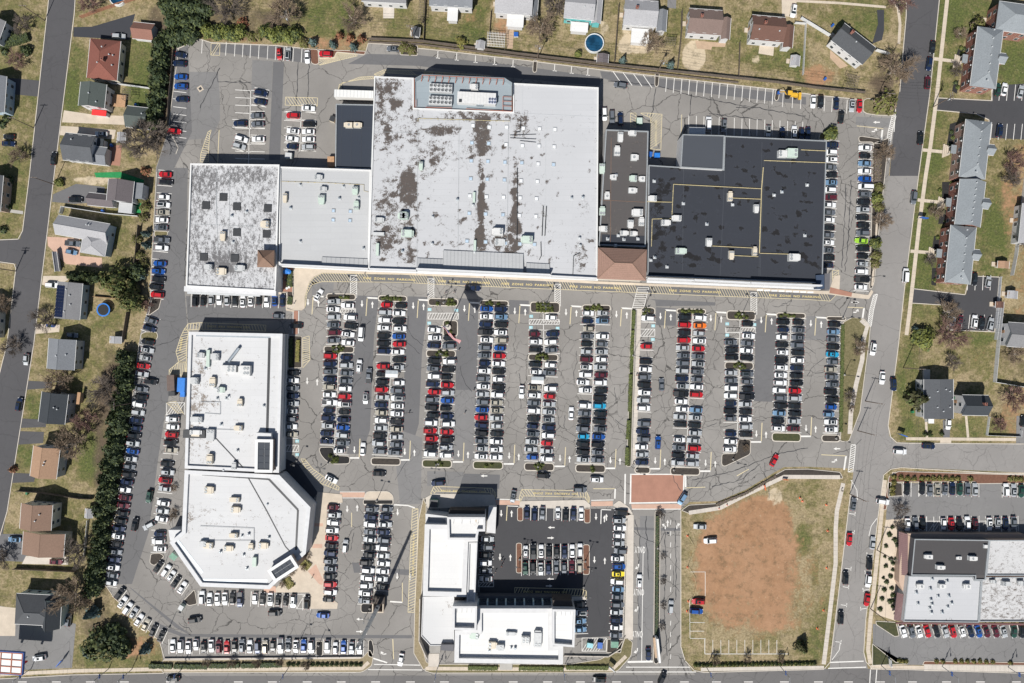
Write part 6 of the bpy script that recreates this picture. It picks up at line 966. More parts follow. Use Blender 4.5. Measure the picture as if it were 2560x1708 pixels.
hedge('dark shrub strip beside the brick terrace', P('726,676 725,718'), 14, .9); hedge('dark shrubs in the small bed below the terrace', P('726,742 725,762'), 12, .7)
for i, s in enumerate(('750,1398 775,1418', '715,1446 730,1468')): hedge('%s yellow-green bed on the paved plaza' % ('upper', 'lower')[i], P(s), 20, .6, ('leaf_yellow', 'leaf_olive', 'leaf_shrub'))
hedge('long low shrub strip on the entrance median', P('1643,1290 1641,1590'), 8, .5, ('leaf_dark', 'leaf_olive', 'twig'), dens=5); hedge('rough shrubs along the curved entrance kerb', P('1790,1262 1862,1234 1940,1190'), 7, .5, ('twig', 'leaf_olive', 'twig_red'), dens=5)
hedge('grassy shrub edge beside the right single file', P('2106,812 2101,1080'), 9, .5, ('leaf_shrub', 'leaf_mid', 'leaf_olive'), dens=6); hedge('long hedge at the top left of the gardens', P('420,35 520,48'), 26, 2.4, ('leaf_dark', 'leaf_mid', 'leaf_shrub'), 0); hedge('clipped hedge on the left lawn', P('0,118 75,95'), 20, 1.6, ('leaf_dark', 'leaf_mid', 'leaf_shrub'), 0); hedge('leggy bare shrubs on the mulch strip', P('2190,375 2190,455'), 18, 1.2, ('twig', 'twig_tan', 'leaf_olive'), dens=6)
# ================================================================ vehicles
def loft(b, st_, mi=0):
    rows = []
    for x, w, zb, zt in st_: rows.append([(x, -w * .9, zb), (x, -w, zb + .22), (x, -w, zt - .16), (x, -w * .84, zt), (x, w * .84, zt), (x, w, zt - .16), (x, w, zb + .22), (x, w * .9, zb)])
    b.grid(rows, mi, True); b.face(rows[0][::-1], mi); b.face(rows[-1], mi)
CARS = {}
def make_car(kind):
    L, Wd, Ht = dict(sedan=(4.65, 1.84, 1.45), suv=(4.75, 1.92, 1.72), pickup=(5.6, 2.0, 1.85), van=(5.2, 2.02, 2.05), hatch=(4.1, 1.78, 1.5))[kind]
    h, w = L / 2, Wd / 2; belt = dict(sedan=.92, suv=1.05, pickup=1.15, van=1.12, hatch=.95)[kind]; body = MB()
    hood = belt - .04
    loft(body, [(-h, w * .74, .38, belt - .18), (-h + .1, w * .9, .26, belt - .04), (-h + .45, w, .22, belt), (-h * .3, w, .2, belt + .02), (h * .25, w, .2, belt + .01), (h - .95, w * .99, .22, hood), (h - .4, w * .93, .24, hood - .1), (h - .1, w * .8, .28, hood - .22), (h, w * .62, .36, hood - .34)])
    # greenhouse: front base, front roof, rear roof, rear base
    fb, fr, rr, rb = dict(sedan=(h - 1.42, h - 2.05, -h + 1.22, -h + .55), suv=(h - 1.25, h - 1.85, -h + .55, -h + .14), pickup=(h - 1.5, h - 2.05, h - 3.45, h - 3.65), van=(h - .95, h - 1.6, -h + .3, -h + .08), hatch=(h - 1.15, h - 1.75, -h + .7, -h + .2))[kind]
    wb_, wr = w * .9, w * .64
    R0 = [(fb, -wb_, belt - .03), (fb, wb_, belt - .03), (rb, wb_, belt - .03), (rb, -wb_, belt - .03)]; R1 = [(fr, -wr * 1.04, Ht - .09), (fr, wr * 1.04, Ht - .09), (rr, wr * 1.04, Ht - .09), (rr, -wr * 1.04, Ht - .09)]; R2 = [(fr - .12, -wr * .9, Ht), (fr - .12, wr * .9, Ht), (rr + .1, wr * .9, Ht), (rr + .1, -wr * .9, Ht)]
    body.grid([R0, R1, R2], 0, True); body.face(R2)
    for s in (-1, 1): body.box(fb - .05, s * (w + .08), belt - .02, .18, .2, .14)
    parts = [('body', body, 'paint')]
    def panel(a, b_, c, d, ins=.03, off=.018):
        P_ = [Vector(p) for p in (a, b_, c, d)]; ce = sum(P_, Vector()) / 4; n = (P_[1] - P_[0]).cross(P_[3] - P_[0]).normalized()
        if n.dot(ce - Vector((0, 0, belt))) < 0: n = -n
        m = MB(); q = [p.lerp(ce, ins) + n * off for p in P_]
        if (q[1] - q[0]).cross(q[3] - q[0]).dot(n) < 0: q = q[::-1]
        m.face(q); return m
    parts.append(('windshield', panel(R0[0], R0[1], R1[1], R1[0]), 'glass')); parts.append(('rear_window', panel(R0[2], R0[3], R1[3], R1[2], .06), 'glass'))
    for i, j in ((1, 2), (3, 0)): parts.append(('side_window', panel(R0[i], R0[j], R1[j], R1[i], .05), 'glass'))
    for sx in (h - .85, -h + .9):
        for s in (-1, 1):
            m = MB(); m.tube((sx, s * (w - .2), .33), (sx, s * (w + .01), .33), .33, n=10); parts.append(('wheel', m, 'tyre'))
    for s in (-1, 1): m = MB(); m.box(h - .22, s * w * .66, hood - .3, .3, .34, .1); parts.append(('headlight', m, 'lamp'))
    for s in (-1, 1): m = MB(); m.box(-h + .06, s * w * .72, belt - .26, .12, .3, .18); parts.append(('tail_light', m, 'tail'))
    if kind == 'pickup': m = MB(); m.face([(rb - .15, -w * .78, belt + .035), (rb - .15, w * .78, belt + .035), (-h + .14, w * .78, belt + .035), (-h + .14, -w * .78, belt + .035)][::-1]); parts.append(('cargo_bed', m, 'bed'))
    sr = MB()
    if kind in ('sedan', 'hatch'): a, c = fr - .22, fr - .85
    else: a, c = fr - .25, fr - 1.1
    sr.face([(a, -wr * .62, Ht + .012), (a, wr * .62, Ht + .012), (c, wr * .62, Ht + .012), (c, -wr * .62, Ht + .012)])
    pr = MB(); pr.face([(fr - .16, -wr * .8, Ht + .012), (fr - .16, wr * .8, Ht + .012), (rr + .2, wr * .8, Ht + .012), (rr + .2, -wr * .8, Ht + .012)])
    mm = dict(paint=M['trim_white'], glass=M['glass_dark'], tyre=M['rubber'], lamp=M['lamp_clear'], tail=M['lamp_red'], bed=M['metal_dark'])
    CARS[kind] = dict(parts=[(n, b, r, b.mesh(n, mm[r])) for n, b, r in parts], sunroof=[sr, sr.mesh('sunroof', M['glass_dark'])], pano=[pr, pr.mesh('sunroof', M['glass_dark'])])
for k in ('sedan', 'suv', 'pickup', 'van', 'hatch'): make_car(k)
BODY = {}
def body_mesh(kind, col):
    if (kind, col) not in BODY: me = CARS[kind]['parts'][0][3].copy(); me.materials.clear(); me.materials.append(PAINT[col][1]); BODY[kind, col] = me
    return BODY[kind, col]
STUFF = []
KN = dict(sedan='sedan', suv='SUV', pickup='pickup', van='van', hatch='hatchback'); NMK = dict(sedan='car', suv='car', pickup='pickup_truck', van='van', hatch='car')
def put_car(x, y, ang, col, kind, label, group, roof):
    c = W(x, y, .8); o = thing(NMK[kind], label, dict(pickup='pickup', van='van').get(kind, 'car'), (c[0], c[1], .04), R(-ang), group)
    for n, b, r, me in CARS[kind]['parts']: ob(n, body_mesh(kind, col) if n == 'body' else me, o)
    if roof: ob('sunroof', CARS[kind][roof][1], o)
    return o
CODE = {'1': ('w', 'pickup'), '2': ('k', 'pickup'), '3': ('g', 'pickup'), '4': ('b', 'pickup'), '5': ('w', 'van'), '6': ('s', 'van')}
def decode(ch):
    if ch in CODE: return CODE[ch]
    if ch.isupper(): return ch.lower(), 'suv'
    r = random.random(); return ch, ('sedan' if r < .5 else 'suv' if r < .85 else 'hatch')
ALL = []  # x, y, ang, col, kind, labelphrase, group, priority
F = lambda side, n: 'down the %s file of the %s double row' % (side, n)
G = lambda side, n: 'down the %s file of the %s double row past the hedge' % (side, n)
ROWS = [(F('left', 'first'), 833, 754, 834, 851, 'swSgMg'), (F('left', 'first'), 826, 890, 819, 1103, 'rbgbEw1bbSbb'), (F('right', 'first'), 871, 764, 871, 764, 'w'), (F('right', 'first'), 876, 794, 870, 857, 'WKww'), (F('right', 'first'), 867, 894, 853, 1127, 'bSggwrwkbuSgw'),
 (F('left', 'second'), 964, 762, 949, 1128, 'rSWwkkb.rkkrsbeWskSg'), (F('right', 'second'), 1000, 764, 988, 1131, 'kwkWurwks.wgWwwkesgg'), (F('left', 'third'), 1088, 825, 1085, 864, 'wwb'), (F('left', 'third'), 1085, 902, 1076, 1135, 'kgwBrgkkWrrkw'), (F('right', 'third'), 1122, 845, 1123, 865, 'kG'), (F('right', 'third'), 1120, 904, 1115, 1138, 'WkkrSukbWrksw'),
 (F('left', 'fourth'), 1216, 772, 1201, 1141, 'uwB2wggbWgwsgurBkgsw'), (F('right', 'fourth'), 1254, 773, 1239, 1143, 'bCKwEurwkwkweesskwww'), (F('left', 'fifth'), 1339, 835, 1339, 874, 'mwk'), (F('left', 'fifth'), 1340, 911, 1330, 1143, 'kw.ewgwkbgssu'), (F('right', 'fifth'), 1381, 794, 1381, 794, 'w'), (F('right', 'fifth'), 1378, 835, 1380, 875, 'bWg'), (F('right', 'fifth'), 1377, 913, 1368, 1147, 'wg.wrsssbwrsw'),
 (F('left', 'sixth'), 1470, 783, 1456, 1149, 'wbegksmwwww.wgkgtkks'), (F('right', 'sixth'), 1508, 783, 1494, 1150, 'sc.wgswSmwkktkkgukgg'), ('down the single file beside the hedge divider', 1620, 796, 1620, 796, 'w'), ('down the single file beside the hedge divider', 1615, 866, 1615, 866, 'r'), ('down the single file beside the hedge divider', 1613, 904, 1605, 1156, 'kwgkwsw.gbgwsb'),
 (G('left', 'first'), 1712, 793, 1697, 1157, 'krkrsggSbs2wwsk.wgks'), (G('right', 'first'), 1751, 795, 1732, 1159, 'woswrgsGgwr.cskssrss'), (G('left', 'second'), 1829, 856, 1829, 894, 'gKk'), (G('left', 'second'), 1829, 932, 1826, 1123, 'sgwWbkg.bww'), (G('right', 'second'), 1871, 810, 1871, 810, 'k'), (G('right', 'second'), 1871, 840, 1866, 895, 'wgwk'), (G('right', 'second'), 1867, 935, 1864, 1086, 'ggk2skwsk'), (G('left', 'third'), 1959, 805, 1946, 1071, 'kbwkwkwwwWgkckw'), (G('right', 'third'), 1996, 806, 1985, 1072, 'kgggkwbkkrskksm'), ('down the single file along the right verge', 2086, 811, 2076, 1074, 'kcgktgeggkkucww'),
 ('down the file beside the retail arcade', 733, 932, 726, 1086, 'kwgbssgwe'), ('down the file beside the plaza', 834, 1268, 821, 1499, 'mswwrkbggkrwk'), ('down the left file of the lower double row', 929, 1273, 913, 1502, 'gbWgskkkwwswg'), ('down the right file of the lower double row', 967, 1273, 953, 1467, 'gbsbgwswwsk'),
 ('from the left in the long bottom row', 432, 1617, 778, 1616, 'wwwwkwmrkgwbek1gwus'), ('from the left in the long bottom row', 818, 1618, 899, 1620, 'wwugw'), ('from the left below the chamfered building', 505, 1496, 600, 1497, 'wwwwk4'), ('from the left below the chamfered building', 637, 1498, 733, 1503, 'wkwkks'), ('from the left below the chamfered building', 767, 1507, 767, 1507, 'k'), ('from the left under the streaky white roof', 488, 749, 706, 752, 'kkswskwwkwub'),
 ('down the far left file', 414, 436, 404, 569, 'rk.wwewg'), ('down the far left file', 404, 600, 391, 737, '3w.uukkr'), ('down the far left file', 380, 802, 373, 821, 'gb'), ('down the far left file', 369, 855, 356, 935, 'kssrs'), ('down the far left file', 355, 973, 276, 1457, 'gkwsbbksusgkbwmmkkbwkgbwgs'), ('down the file beside the retail building', 432, 1048, 427, 1125, 'wwrke'), ('down the file beside the retail building', 420, 1160, 413, 1222, 'ksrs'), ('down the file beside the retail building', 408, 1258, 401, 1297, 'wsw'), ('down the file beside the retail building', 397, 1335, 396, 1372, 'bww'),
 ('down the file beside the black roof', 2079, 362, 2068, 663, 'bwwgkcwmwgwkgwgkb'), ('down the file beside the mulch strip', 2165, 370, 2153, 718, 'wkcwu5gKskkglkksw2w'), ('along the top of the office car park', 1317, 1282, 1453, 1285, 'bbg.wkbw'), ('down beside the white office wing', 1217, 1348, 1215, 1447, 'sgkwgs'), ('along the upper middle of the office car park', 1314, 1379, 1450, 1378, 'w2wkkbww'), ('along the lower middle of the office car park', 1313, 1421, 1449, 1418, 'nksbggme'), ('down the right file of the office car park', 1552, 1282, 1540, 1588, 'kswwsgwuywcggsbwg'), ('beside the lower office tower', 1449, 1511, 1451, 1574, 'kwcc'),
 ('along the bush-lined edge of the right car park', 2268, 1223, 2268, 1223, 'k'), ('along the bush-lined edge of the right car park', 2306, 1223, 2438, 1224, 'kgegbngs'), ('along the bush-lined edge of the right car park', 2515, 1225, 2554, 1225, 'wsn'), ('behind the retail block', 2269, 1310, 2307, 1310, 'wgk'), ('behind the retail block', 2359, 1310, 2438, 1309, 'wrkwm'), ('behind the retail block', 2474, 1310, 2535, 1309, 'wsbg'),
 ('in the back lot by the navy roof', 733, 289, 733, 289, 'r'), ('in the back lot by the navy roof', 734, 328, 729, 366, 'wwb'), ('in the outer file of the back lot by the navy roof', 771, 271, 771, 271, 'w'), ('in the outer file of the back lot by the navy roof', 771, 310, 770, 368, 'kwws'), ('in the right file of the upper left back lot', 653, 233, 649, 254, 'bb'), ('in the right file of the upper left back lot', 643, 289, 643, 310, 'gg'), ('in the right file of the upper left back lot', 645, 348, 645, 348, 'w'), ('in the left file of the upper left back lot', 600, 309, 600, 309, 'b'), ('in the left file of the upper left back lot', 605, 348, 600, 366, 'ws')]
cnt = {}
HALF = 19.0
for desc, x0, y0, x1, y1, s in ROWS:
    n = len(s); d = Vector((x1 - x0, y1 - y0)); vert = 'down' in desc or abs(d.y) > abs(d.x) or (n == 1 and ('down' in desc or 'file' in desc or 'navy' in desc))
    if n > 1: base = math.degrees(math.atan2(d.y, d.x)) + 90
    else: base = 2 if vert else 91
    for i, ch in enumerate(s):
        p = Vector((x0, y0)) + (d * (i / (n - 1)) if n > 1 else Vector((0, 0)))
        if ch != '.':
            cnt[desc] = cnt.get(desc, 0) + 1; col, kind = decode(ch); a = base + (180 if random.random() < .5 else 0) + random.gauss(0, 1.0)
            off = Vector((math.cos(R(base)), math.sin(R(base)))) * random.gauss(0, 1.6); q = p + off
            ALL.append((q.x, q.y, a, col, kind, '%s %s, %s car %s' % (PAINT[col][0], KN[kind], nth(cnt[desc]), desc), 'cars ' + desc, 0))
    # bay lines on both sides of each car
    step = d / (n - 1) if n > 1 else (Vector((0, 19.3)) if vert else Vector((19.3, 0))); u = Vector((math.cos(R(base)), math.sin(R(base))))
    for i in range(n + 1):
        c = Vector((x0, y0)) + step * (i - .5)
        stripe(PW, tuple(c - u * HALF), tuple(c + u * HALF), .2)
for s in ('851,775 843,860', '847,886 836,1115', '983,757 968,1138', '1105,830 1104,870', '1103,896 1095,1146', '1235,768 1220,1150', '1358,785 1360,880', '1358,906 1349,1156', '1489,780 1475,1158', '1731,788 1715,1165', '1850,800 1848,902', '1848,926 1843,1095', '1978,800 1966,1078', '948,1265 936,1480'): pline(PW, P(s), .2)
for x, y, a, c, ph in ((299, 1484, -53, 'k', 'first'), (306, 1506, -55, 'w', 'second'), (319, 1521, -55, 'w', 'third'), (334, 1533, -57, 's', 'fourth'), (347, 1550, -57, 'w', 'fifth'), (364, 1562, -62, 'e', 'sixth'), (383, 1576, -66, 'k', 'seventh'), (403, 1590, -66, 'k', 'eighth')):
    col, kd = decode(c); ALL.append((x, y, a, col, kd, '%s %s, %s from the top in the slanted corner row' % (PAINT[col][0], KN[kd], ph), 'cars in the slanted corner row', 0)); u = Vector((math.cos(R(a)), math.sin(R(a)))); v = Vector((-u.y, u.x)) * 9.7; stripe(PW, tuple(Vector((x, y)) + v - u * 17), tuple(Vector((x, y)) + v + u * 17), .2)
for x, y, c, ph in ((395, 1417, 'k', 'first'), (415, 1427, 'w', 'second'), (428, 1440, 'w', 'third'), (439, 1455, 'k', 'fourth'), (455, 1469, 'w', 'fifth')):
    col, kd = decode(c); ALL.append((x, y, -56, col, kd, '%s %s, %s in the slanted row by the chamfered building' % (PAINT[col][0], KN[kd], ph), 'cars in the slanted row by the chamfered building', 0)); u = Vector((math.cos(R(-56)), math.sin(R(-56)))); v = Vector((-u.y, u.x)) * 9.7; stripe(PW, tuple(Vector((x, y)) + v - u * 17), tuple(Vector((x, y)) + v + u * 17), .2)
for i, (x, c) in enumerate(zip((2259, 2279, 2298, 2319, 2342, 2364, 2382, 2406, 2427, 2447, 2467, 2490, 2510, 2536, 2556), 'wgwrksrwbummsnk')):
    col, kd = decode(c); ALL.append((x, 1579, 72 if i < 13 else 88, col, kd, '%s %s, %s from the left in front of the retail block' % (PAINT[col][0], KN[kd], nth(i + 1)), 'cars in front of the retail block', 0)); stripe(PW, (x - 14, 1560), (x - 4, 1596), .2)
ONE = '''297,91,2,S,parked on the dark driveway by the hip-roofed house|253,335,3,s,parked on the tan drive by the slate-roofed house|134,396,-84,k,parked at the kerb of the residential street by the slate-roofed house|22,342,3,k,upper of two in the drive at the left edge|21,359,3,b,lower of two in the drive at the left edge|189,499,2,k,in front of the purple-grey house wing|182,609,5,3,on the paved yard by the pale metal-roofed house|178,630,12,c,slanted on the paved yard by the pale metal-roofed house|130,713,4,w,in front of the solar panel house|180,838,5,g,under the bare tree by the light blue-grey house|65,899,-85,s,parked on the street by the light blue-grey house|48,1011,-80,b,parked on the street by the dark slate house|377,954,8,K,pulling out in the left aisle by the brown container|373,1241,-78,N,driving up the left aisle|337,1311,-80,K,driving in the left aisle beside the evergreen belt|373,1314,-28,s,turning slantwise in the left aisle|36,1349,3,c,in the shade of the cream house drive|140,1405,3,m,on the pale drive below the cream house|171,1550,-82,g,beside the green-grey hipped house|98,1645,-8,w,beside the petrol canopy|487,1550,-8,K,driving alone above the long bottom row|687,1533,-2,K,driving below the chamfered building|807,1539,3,u,driving past the paved plaza end|433,1697,-3,K,on the main road at the lower left|1002,1650,-80,w,leaving toward the main road by the office|863,1366,-84,s,with open doors driving beside the plaza file|796,738,-58,w,turning off the fire lane at the first row|903,835,-86,5,driving down between the first and second double rows|696,790,3,g,driving under the streaky white roof row|740,814,3,k,crossing the red brick crossing|898,916,-86,W,driving between the first two rows behind the van|922,940,-86,3,passing the second double row|914,996,-88,w,stopped lower between the first two rows|907,1123,-86,w,with an open door near the angled island|828,1198,28,w,turning by the yellow-hatched kerb corner|948,1184,2,k,driving below the second double row|1182,720,2,4,on the fire lane under the flag shadow|1304,980,-88,w,driving between the fourth and fifth double rows|1428,1034,-88,w,driving between the fifth and sixth double rows|1095,1208,-5,b,turning by the office fire lane|1359,1189,4,K,driving below the fifth double row|1492,1199,3,w,driving below the sixth double row|1450,1224,2,g,stopped by the right office fire lane|1283,1241,-80,g,entering the office car park|1654,962,88,g,driving past the hedge single file|1645,1107,-88,u,driving low beside the hedge single file|1936,1151,-62,r,driving up the curved entrance road|1706,1247,-58,c,leaving the red brick crossing|1750,1317,2,s,upper of two pale ones parked on the vacant field|1776,1352,-3,w,lower of two pale ones parked on the vacant field|1746,1504,3,r,parked on the painted field grid|1741,1528,3,u,small one below the red one on the field grid|1598,1453,-88,w,driving down the ONLY lane|1677,1518,-86,s,driving up the entrance lane beside the field|1621,1636,88,b,waiting at the foot of the entrance drive|1656,1695,-65,K,turning in from the main road|1498,1699,2,k,on the main road below the office|2332,118,-84,k,upper parked one beside the brick flats verge|2323,160,-82,b,second parked one beside the brick flats verge|2319,206,-86,m,parked at the kerb above the court entry|2301,345,-86,K,parked beside the upper third of the flats|2495,224,-84,n,left one in the upper flats court|2511,223,-80,w,middle one in the upper flats court|2552,229,-76,s,right one in the upper flats court|2499,326,-82,b,alone in the lower bays of the upper court|2285,494,-84,G,parked beside the middle flats|2264,689,-86,5,parked beside the lower flats|2437,698,-86,k,against the end wall of the lower flats|2471,705,-80,s,in the upper bay of the lower court|2382,802,-80,s,first along the bottom of the lower court|2399,804,-78,m,second along the bottom of the lower court|2436,804,-84,w,third along the bottom of the lower court|2455,809,-84,k,fourth along the bottom of the lower court|2476,811,-76,s,fifth along the bottom of the lower court|2183,872,-82,w,driving on the right street by the curved path|2206,945,-86,w,driving on the right street above the junction|2234,961,86,b,parked on the right street verge|2371,1060,-88,w,in the short drive below the plain grey roof|2250,1129,3,w,turning at the right street junction|2322,1116,3,b,parked at the kerb of the side street|2134,1261,-82,g,driving past the vacant field corner|2207,1254,8,w,leaving the right car park|2558,1053,-85,k,at the right edge by the picket fence|2124,1349,-86,r,parked on the street by the vacant field|2182,1358,-84,s,first parked one beside the gravel bed|2174,1408,-86,K,second parked one beside the gravel bed|2171,1452,-84,w,third parked one beside the gravel bed|2168,1500,-82,r,fourth parked one beside the gravel bed|2114,1445,-86,K,second parked one beside the vacant field|2102,1544,-86,K,third parked one beside the vacant field|1984,27,-80,w,on the pale drive by the chocolate-brown roof|452,137,12,b,first down the top left bays by the evergreens|449,159,4,b,second down the top left bays by the evergreens|452,192,3,u,third down the top left bays by the evergreens|452,216,3,u,fourth down the top left bays by the evergreens|455,248,3,b,with clutter on the roof in the top left bays|436,328,6,r,under the big spreading bare tree|698,135,86,r,first from the left in the rear bays|720,135,-86,S,second from the left in the rear bays|768,142,88,w,beside the red mulch kerb point|814,135,4,R,in front of the blue spruces|983,122,3,g,parked along the rear wall by the utility pole|1551,213,8,g,driving behind the white roof|1511,285,88,W,by the wall of the brown roof, left of three|1530,292,88,g,by the wall of the brown roof, middle of three|1551,297,88,b,by the wall of the brown roof, right of three|1771,310,-88,5,behind the slate roof block|1810,314,-86,G,second behind the slate roof block|1921,327,-88,s,third behind the black roof|1956,334,-88,b,fourth behind the black roof|1985,331,-86,W,fifth behind the black roof|2004,334,-88,b,sixth behind the black roof|2020,334,-88,b,seventh behind the black roof|2033,254,-88,w,first in the rear right bays|2052,254,-88,k,second in the rear right bays|2091,258,-88,b,third in the rear right bays|2130,264,-86,s,fourth in the rear right bays|2149,265,-88,r,fifth in the rear right bays|2103,292,-82,K,driving at the upper right entry'''
for q in ONE.split('|'):
    x, y, a, c, ph = q.split(',', 4); col, kind = decode(c); ALL.append((float(x), float(y), float(a) + (180 if random.random() < .4 else 0), col, kind, '%s %s %s' % (PAINT[col][0], KN[kind], ph), None, 1))
ranked = sorted(range(len(ALL)), key=lambda i: (-ALL[i][7], math.hypot(ALL[i][0] - 1280, (ALL[i][1] - 900) * 1.15)))
NUMBER_OF_CARS = 300
solo = set(ranked[:NUMBER_OF_CARS])
RN = [random.random() for _ in ALL]
for i, (x, y, a, col, kind, lab, grp, pr) in enumerate(ALL):
    roof = None if kind in ('pickup', 'van') and RN[i] < .7 else ('sunroof' if RN[i] < .3 else 'pano' if RN[i] < .36 else None)
    if i in solo: put_car(x, y, a, col, kind, lab, grp or 'cars driving or parked alone', roof)
    else: STUFF.append((x, y, a, col, kind, roof))
sv, sf, sm = [], [], []; smats = [PAINT[k][1] for k in PAINT] + [M['glass_dark'], M['rubber'], M['lamp_clear'], M['lamp_red'], M['metal_dark']]; mi_ = dict(glass=len(PAINT), tyre=len(PAINT) + 1, lamp=len(PAINT) + 2, tail=len(PAINT) + 3, bed=len(PAINT) + 4); ck = list(PAINT)
for x, y, a, col, kind, roof in STUFF:
    c = W(x, y, .8); ca, sa = math.cos(R(-a)), math.sin(R(-a))
    for n, b, r in [(n, b, r) for n, b, r, _ in CARS[kind]['parts']] + ([('sunroof', CARS[kind][roof][0], 'glass')] if roof else []):
        o_ = len(sv); sv += [(c[0] + u * ca - v * sa, c[1] + u * sa + v * ca, z + .04) for u, v, z in b.v]; sf += [tuple(k + o_ for k in f) for f in b.f]; sm += [ck.index(col) if r == 'paint' else mi_[r]] * len(b.f)
me = bpy.data.meshes.new('parked_cars'); me.from_pydata(sv, [], sf)
for m in smats: me.materials.append(m)
me.polygons.foreach_set('material_index', sm); o = ob('parked_cars', me); tag(o, 'the remaining parked cars in the outer bays around the site', 'cars'); o['kind'] = 'stuff'
print('CARS', len(ALL), 'stuff', len(STUFF))
# ================================================================ markings become meshes on the lot
for b, nm, mt in ((PW, 'white_marking', 'paint_white'), (PY_, 'yellow_marking', 'paint_yellow_pale'), (PP, 'blue_marking', 'paint_blue'), (CRACKM, 'sealed_crack', 'asphalt_seal')):
    o = b.build(nm, M[mt], lot); o['kind'] = 'stuff'
# ================================================================ lamps, poles, wires
def lamp(label, x, y, h=9.5, heads=2, ang=0, group='car park lamp posts', nm='lamp_post'):
    o = thing(nm, label, 'lamp post', W(x, y), R(-ang), group)
    b = MB(); b.lathe([(.35, .0), (.35, .8), (.3, .85)], 10); b.build('concrete_base', M['concrete_grey'], o)
    b = MB(); b.tube((0, 0, .85), (0, 0, h), .11, .07, n=8); b.build('pole', M['metal_dark'], o)
    for k in range(heads):
        a = k * 2 * math.pi / heads; d = Vector((math.cos(a), math.sin(a), 0)); b = MB(); b.tube((0, 0, h - .1), d * 1.0 + Vector((0, 0, h)), .05, n=5); arm = b.build('arm', M['metal_dark'], o)
        b = MB(); b.box(d.x * 1.3, d.y * 1.3, h - .1, .75, .5, .2, a, 0, True); b.build('lamp_head', M['metal_dark'], arm)
LP = [('first double row top island', 860, 741, 2), ('third double row top island', 1109, 757, 4), ('fifth double row top island', 1363, 767, 4), ('hedge divider top island', 1607, 778, 4), ('second double row past the hedge, top island', 1855, 786, 2), ('entry by the right street', 2106, 796, 2), ('first double row middle island', 843, 873, 1), ('third double row middle island', 1101, 884, 1), ('fifth double row middle island', 1357, 898, 1), ('double row past the orange car, middle island', 1849, 916, 1), ('angled island by the retail building', 820, 1158, 4), ('third double row bottom island', 1096, 1160, 4), ('fifth double row bottom island', 1345, 1167, 1), ('hedge divider bottom island', 1592, 1174, 1), ('orange car double row bottom island', 1684, 1175, 1), ('triangular island by the curved entrance', 1832, 1148, 2), ('right single file end', 2089, 1096, 1), ('right verge beside the curved path', 2110, 937, 1), ('side bays by the mulch strip', 2173, 694, 1), ('plaza island', 942, 1252, 2), ('monopole island', 925, 1521, 4), ('long bottom row island', 797, 1613, 1), ('long bottom row middle', 752, 1598, 1), ('left office island', 1299, 1398, 2), ('right office island', 1463, 1403, 2), ('office service corner', 1459, 1468, 2), ('left end of the bottom row', 424, 1568, 1), ('arcade corner', 742, 1153, 1), ('entrance median', 1644, 1370, 1), ('divider path', 1582, 889, 1), ('lower office drive', 944, 1498, 1)]
for l, x, y, n in LP: lamp('dark lamp post with %s at the %s' % ({1: 'one head', 2: 'two heads', 4: 'four heads'}[n], l), x, y, 9.5 if n > 1 else 7.5, n, 10)
def utility(label, x, y, h=11.5, ang=0, tr=False, arm2=True):
    o = thing('utility_pole', label, 'utility pole', W(x, y), R(-ang), 'wooden utility poles'); b = MB(); b.tube((0, 0, 0), (0, 0, h), .17, .12, n=8); b.build('pole', M['wood_pole'], o)
    for z in ((h - .5, h - 1.6) if arm2 else (h - .6,)):
        b = MB(); b.box(0, 0, z, 2.6, .14, .14, 0, 0, True); a = b.build('crossarm', M['wood_pole'], o)
        for k in (-1.1, -.5, .5, 1.1): b = MB(); b.lathe([(.07, .14), (.09, .22), (.05, .34)], 6, (k, 0, z)); b.build('insulator', M['metal_pale'], a)
    if tr: b = MB(); b.lathe([(.3, 0), (.3, .9), (.15, 1.0)], 10, (.45, 0, h - 3)); b.build('transformer', M['metal_grey'], o)
UP = [('beside the pale rear bays fence', 735, 78, 0, 1), ('by the rear island and dark bed', 1036, 100, 5, 1), ('in the narrow kerb bay behind the white roof', 1344, 148, 5, 1), ('in the kerb bay behind the slate block', 1642, 184, 5, 1), ('at the right end of the rear fence', 2185, 262, 8, 0), ('on the right footpath by the upper court', 2332, 268, 80, 1), ('at the right street junction', 2163, 1003, 10, 0), ('at the entrance corner of the vacant field', 2124, 1235, 5, 0), ('on the right verge below the curved path', 2144, 1077, 5, 0), ('on the lawn by the plain grey roof', 2258, 920, 0, 0), ('across the street by the gravel bed', 2192, 1375, 5, 0), ('lower by the gravel bed', 2176, 1522, 5, 0), ('by the left road edge above the black car', 85, 320, 0, 0), ('by the residential street bend', 40, 678, 0, 1), ('at the top left street', 112, 52, 0, 0), ('by the small blue-shaded kerb spot', 137, 462, 0, 0), ('beside the evergreen belt near the container', 330, 1008, 90, 0)]
for l, x, y, a, tr in UP: utility('wooden utility pole ' + l, x, y, 11.5, a, tr, l.startswith('beside the pale') or bool(tr))
def wire(label, pts, h=10.8, offs=(-1, 0, 1), r=.025, mat='metal_dark'):
    for k, of in enumerate(offs):
        b = MB()
        for p, q in zip(pts, pts[1:]):
            a, c = Vector(W(*p, 0)), Vector(W(*q, 0)); d = (c - a).normalized(); n = Vector((-d.y, d.x, 0)) * of; prev = None
            for i in range(9): u = i / 8; v = a.lerp(c, u) + n; v.z = h - 1.2 * (1 - (2 * u - 1) ** 2); (b.tube(prev, v, r, n=4, cap=False) if prev is not None else None); prev = v
        tag(b.build('overhead_wire', M[mat]), '%s overhead wire %s' % (('upper', 'middle', 'lower')[k], label), 'wire', 'overhead wires')
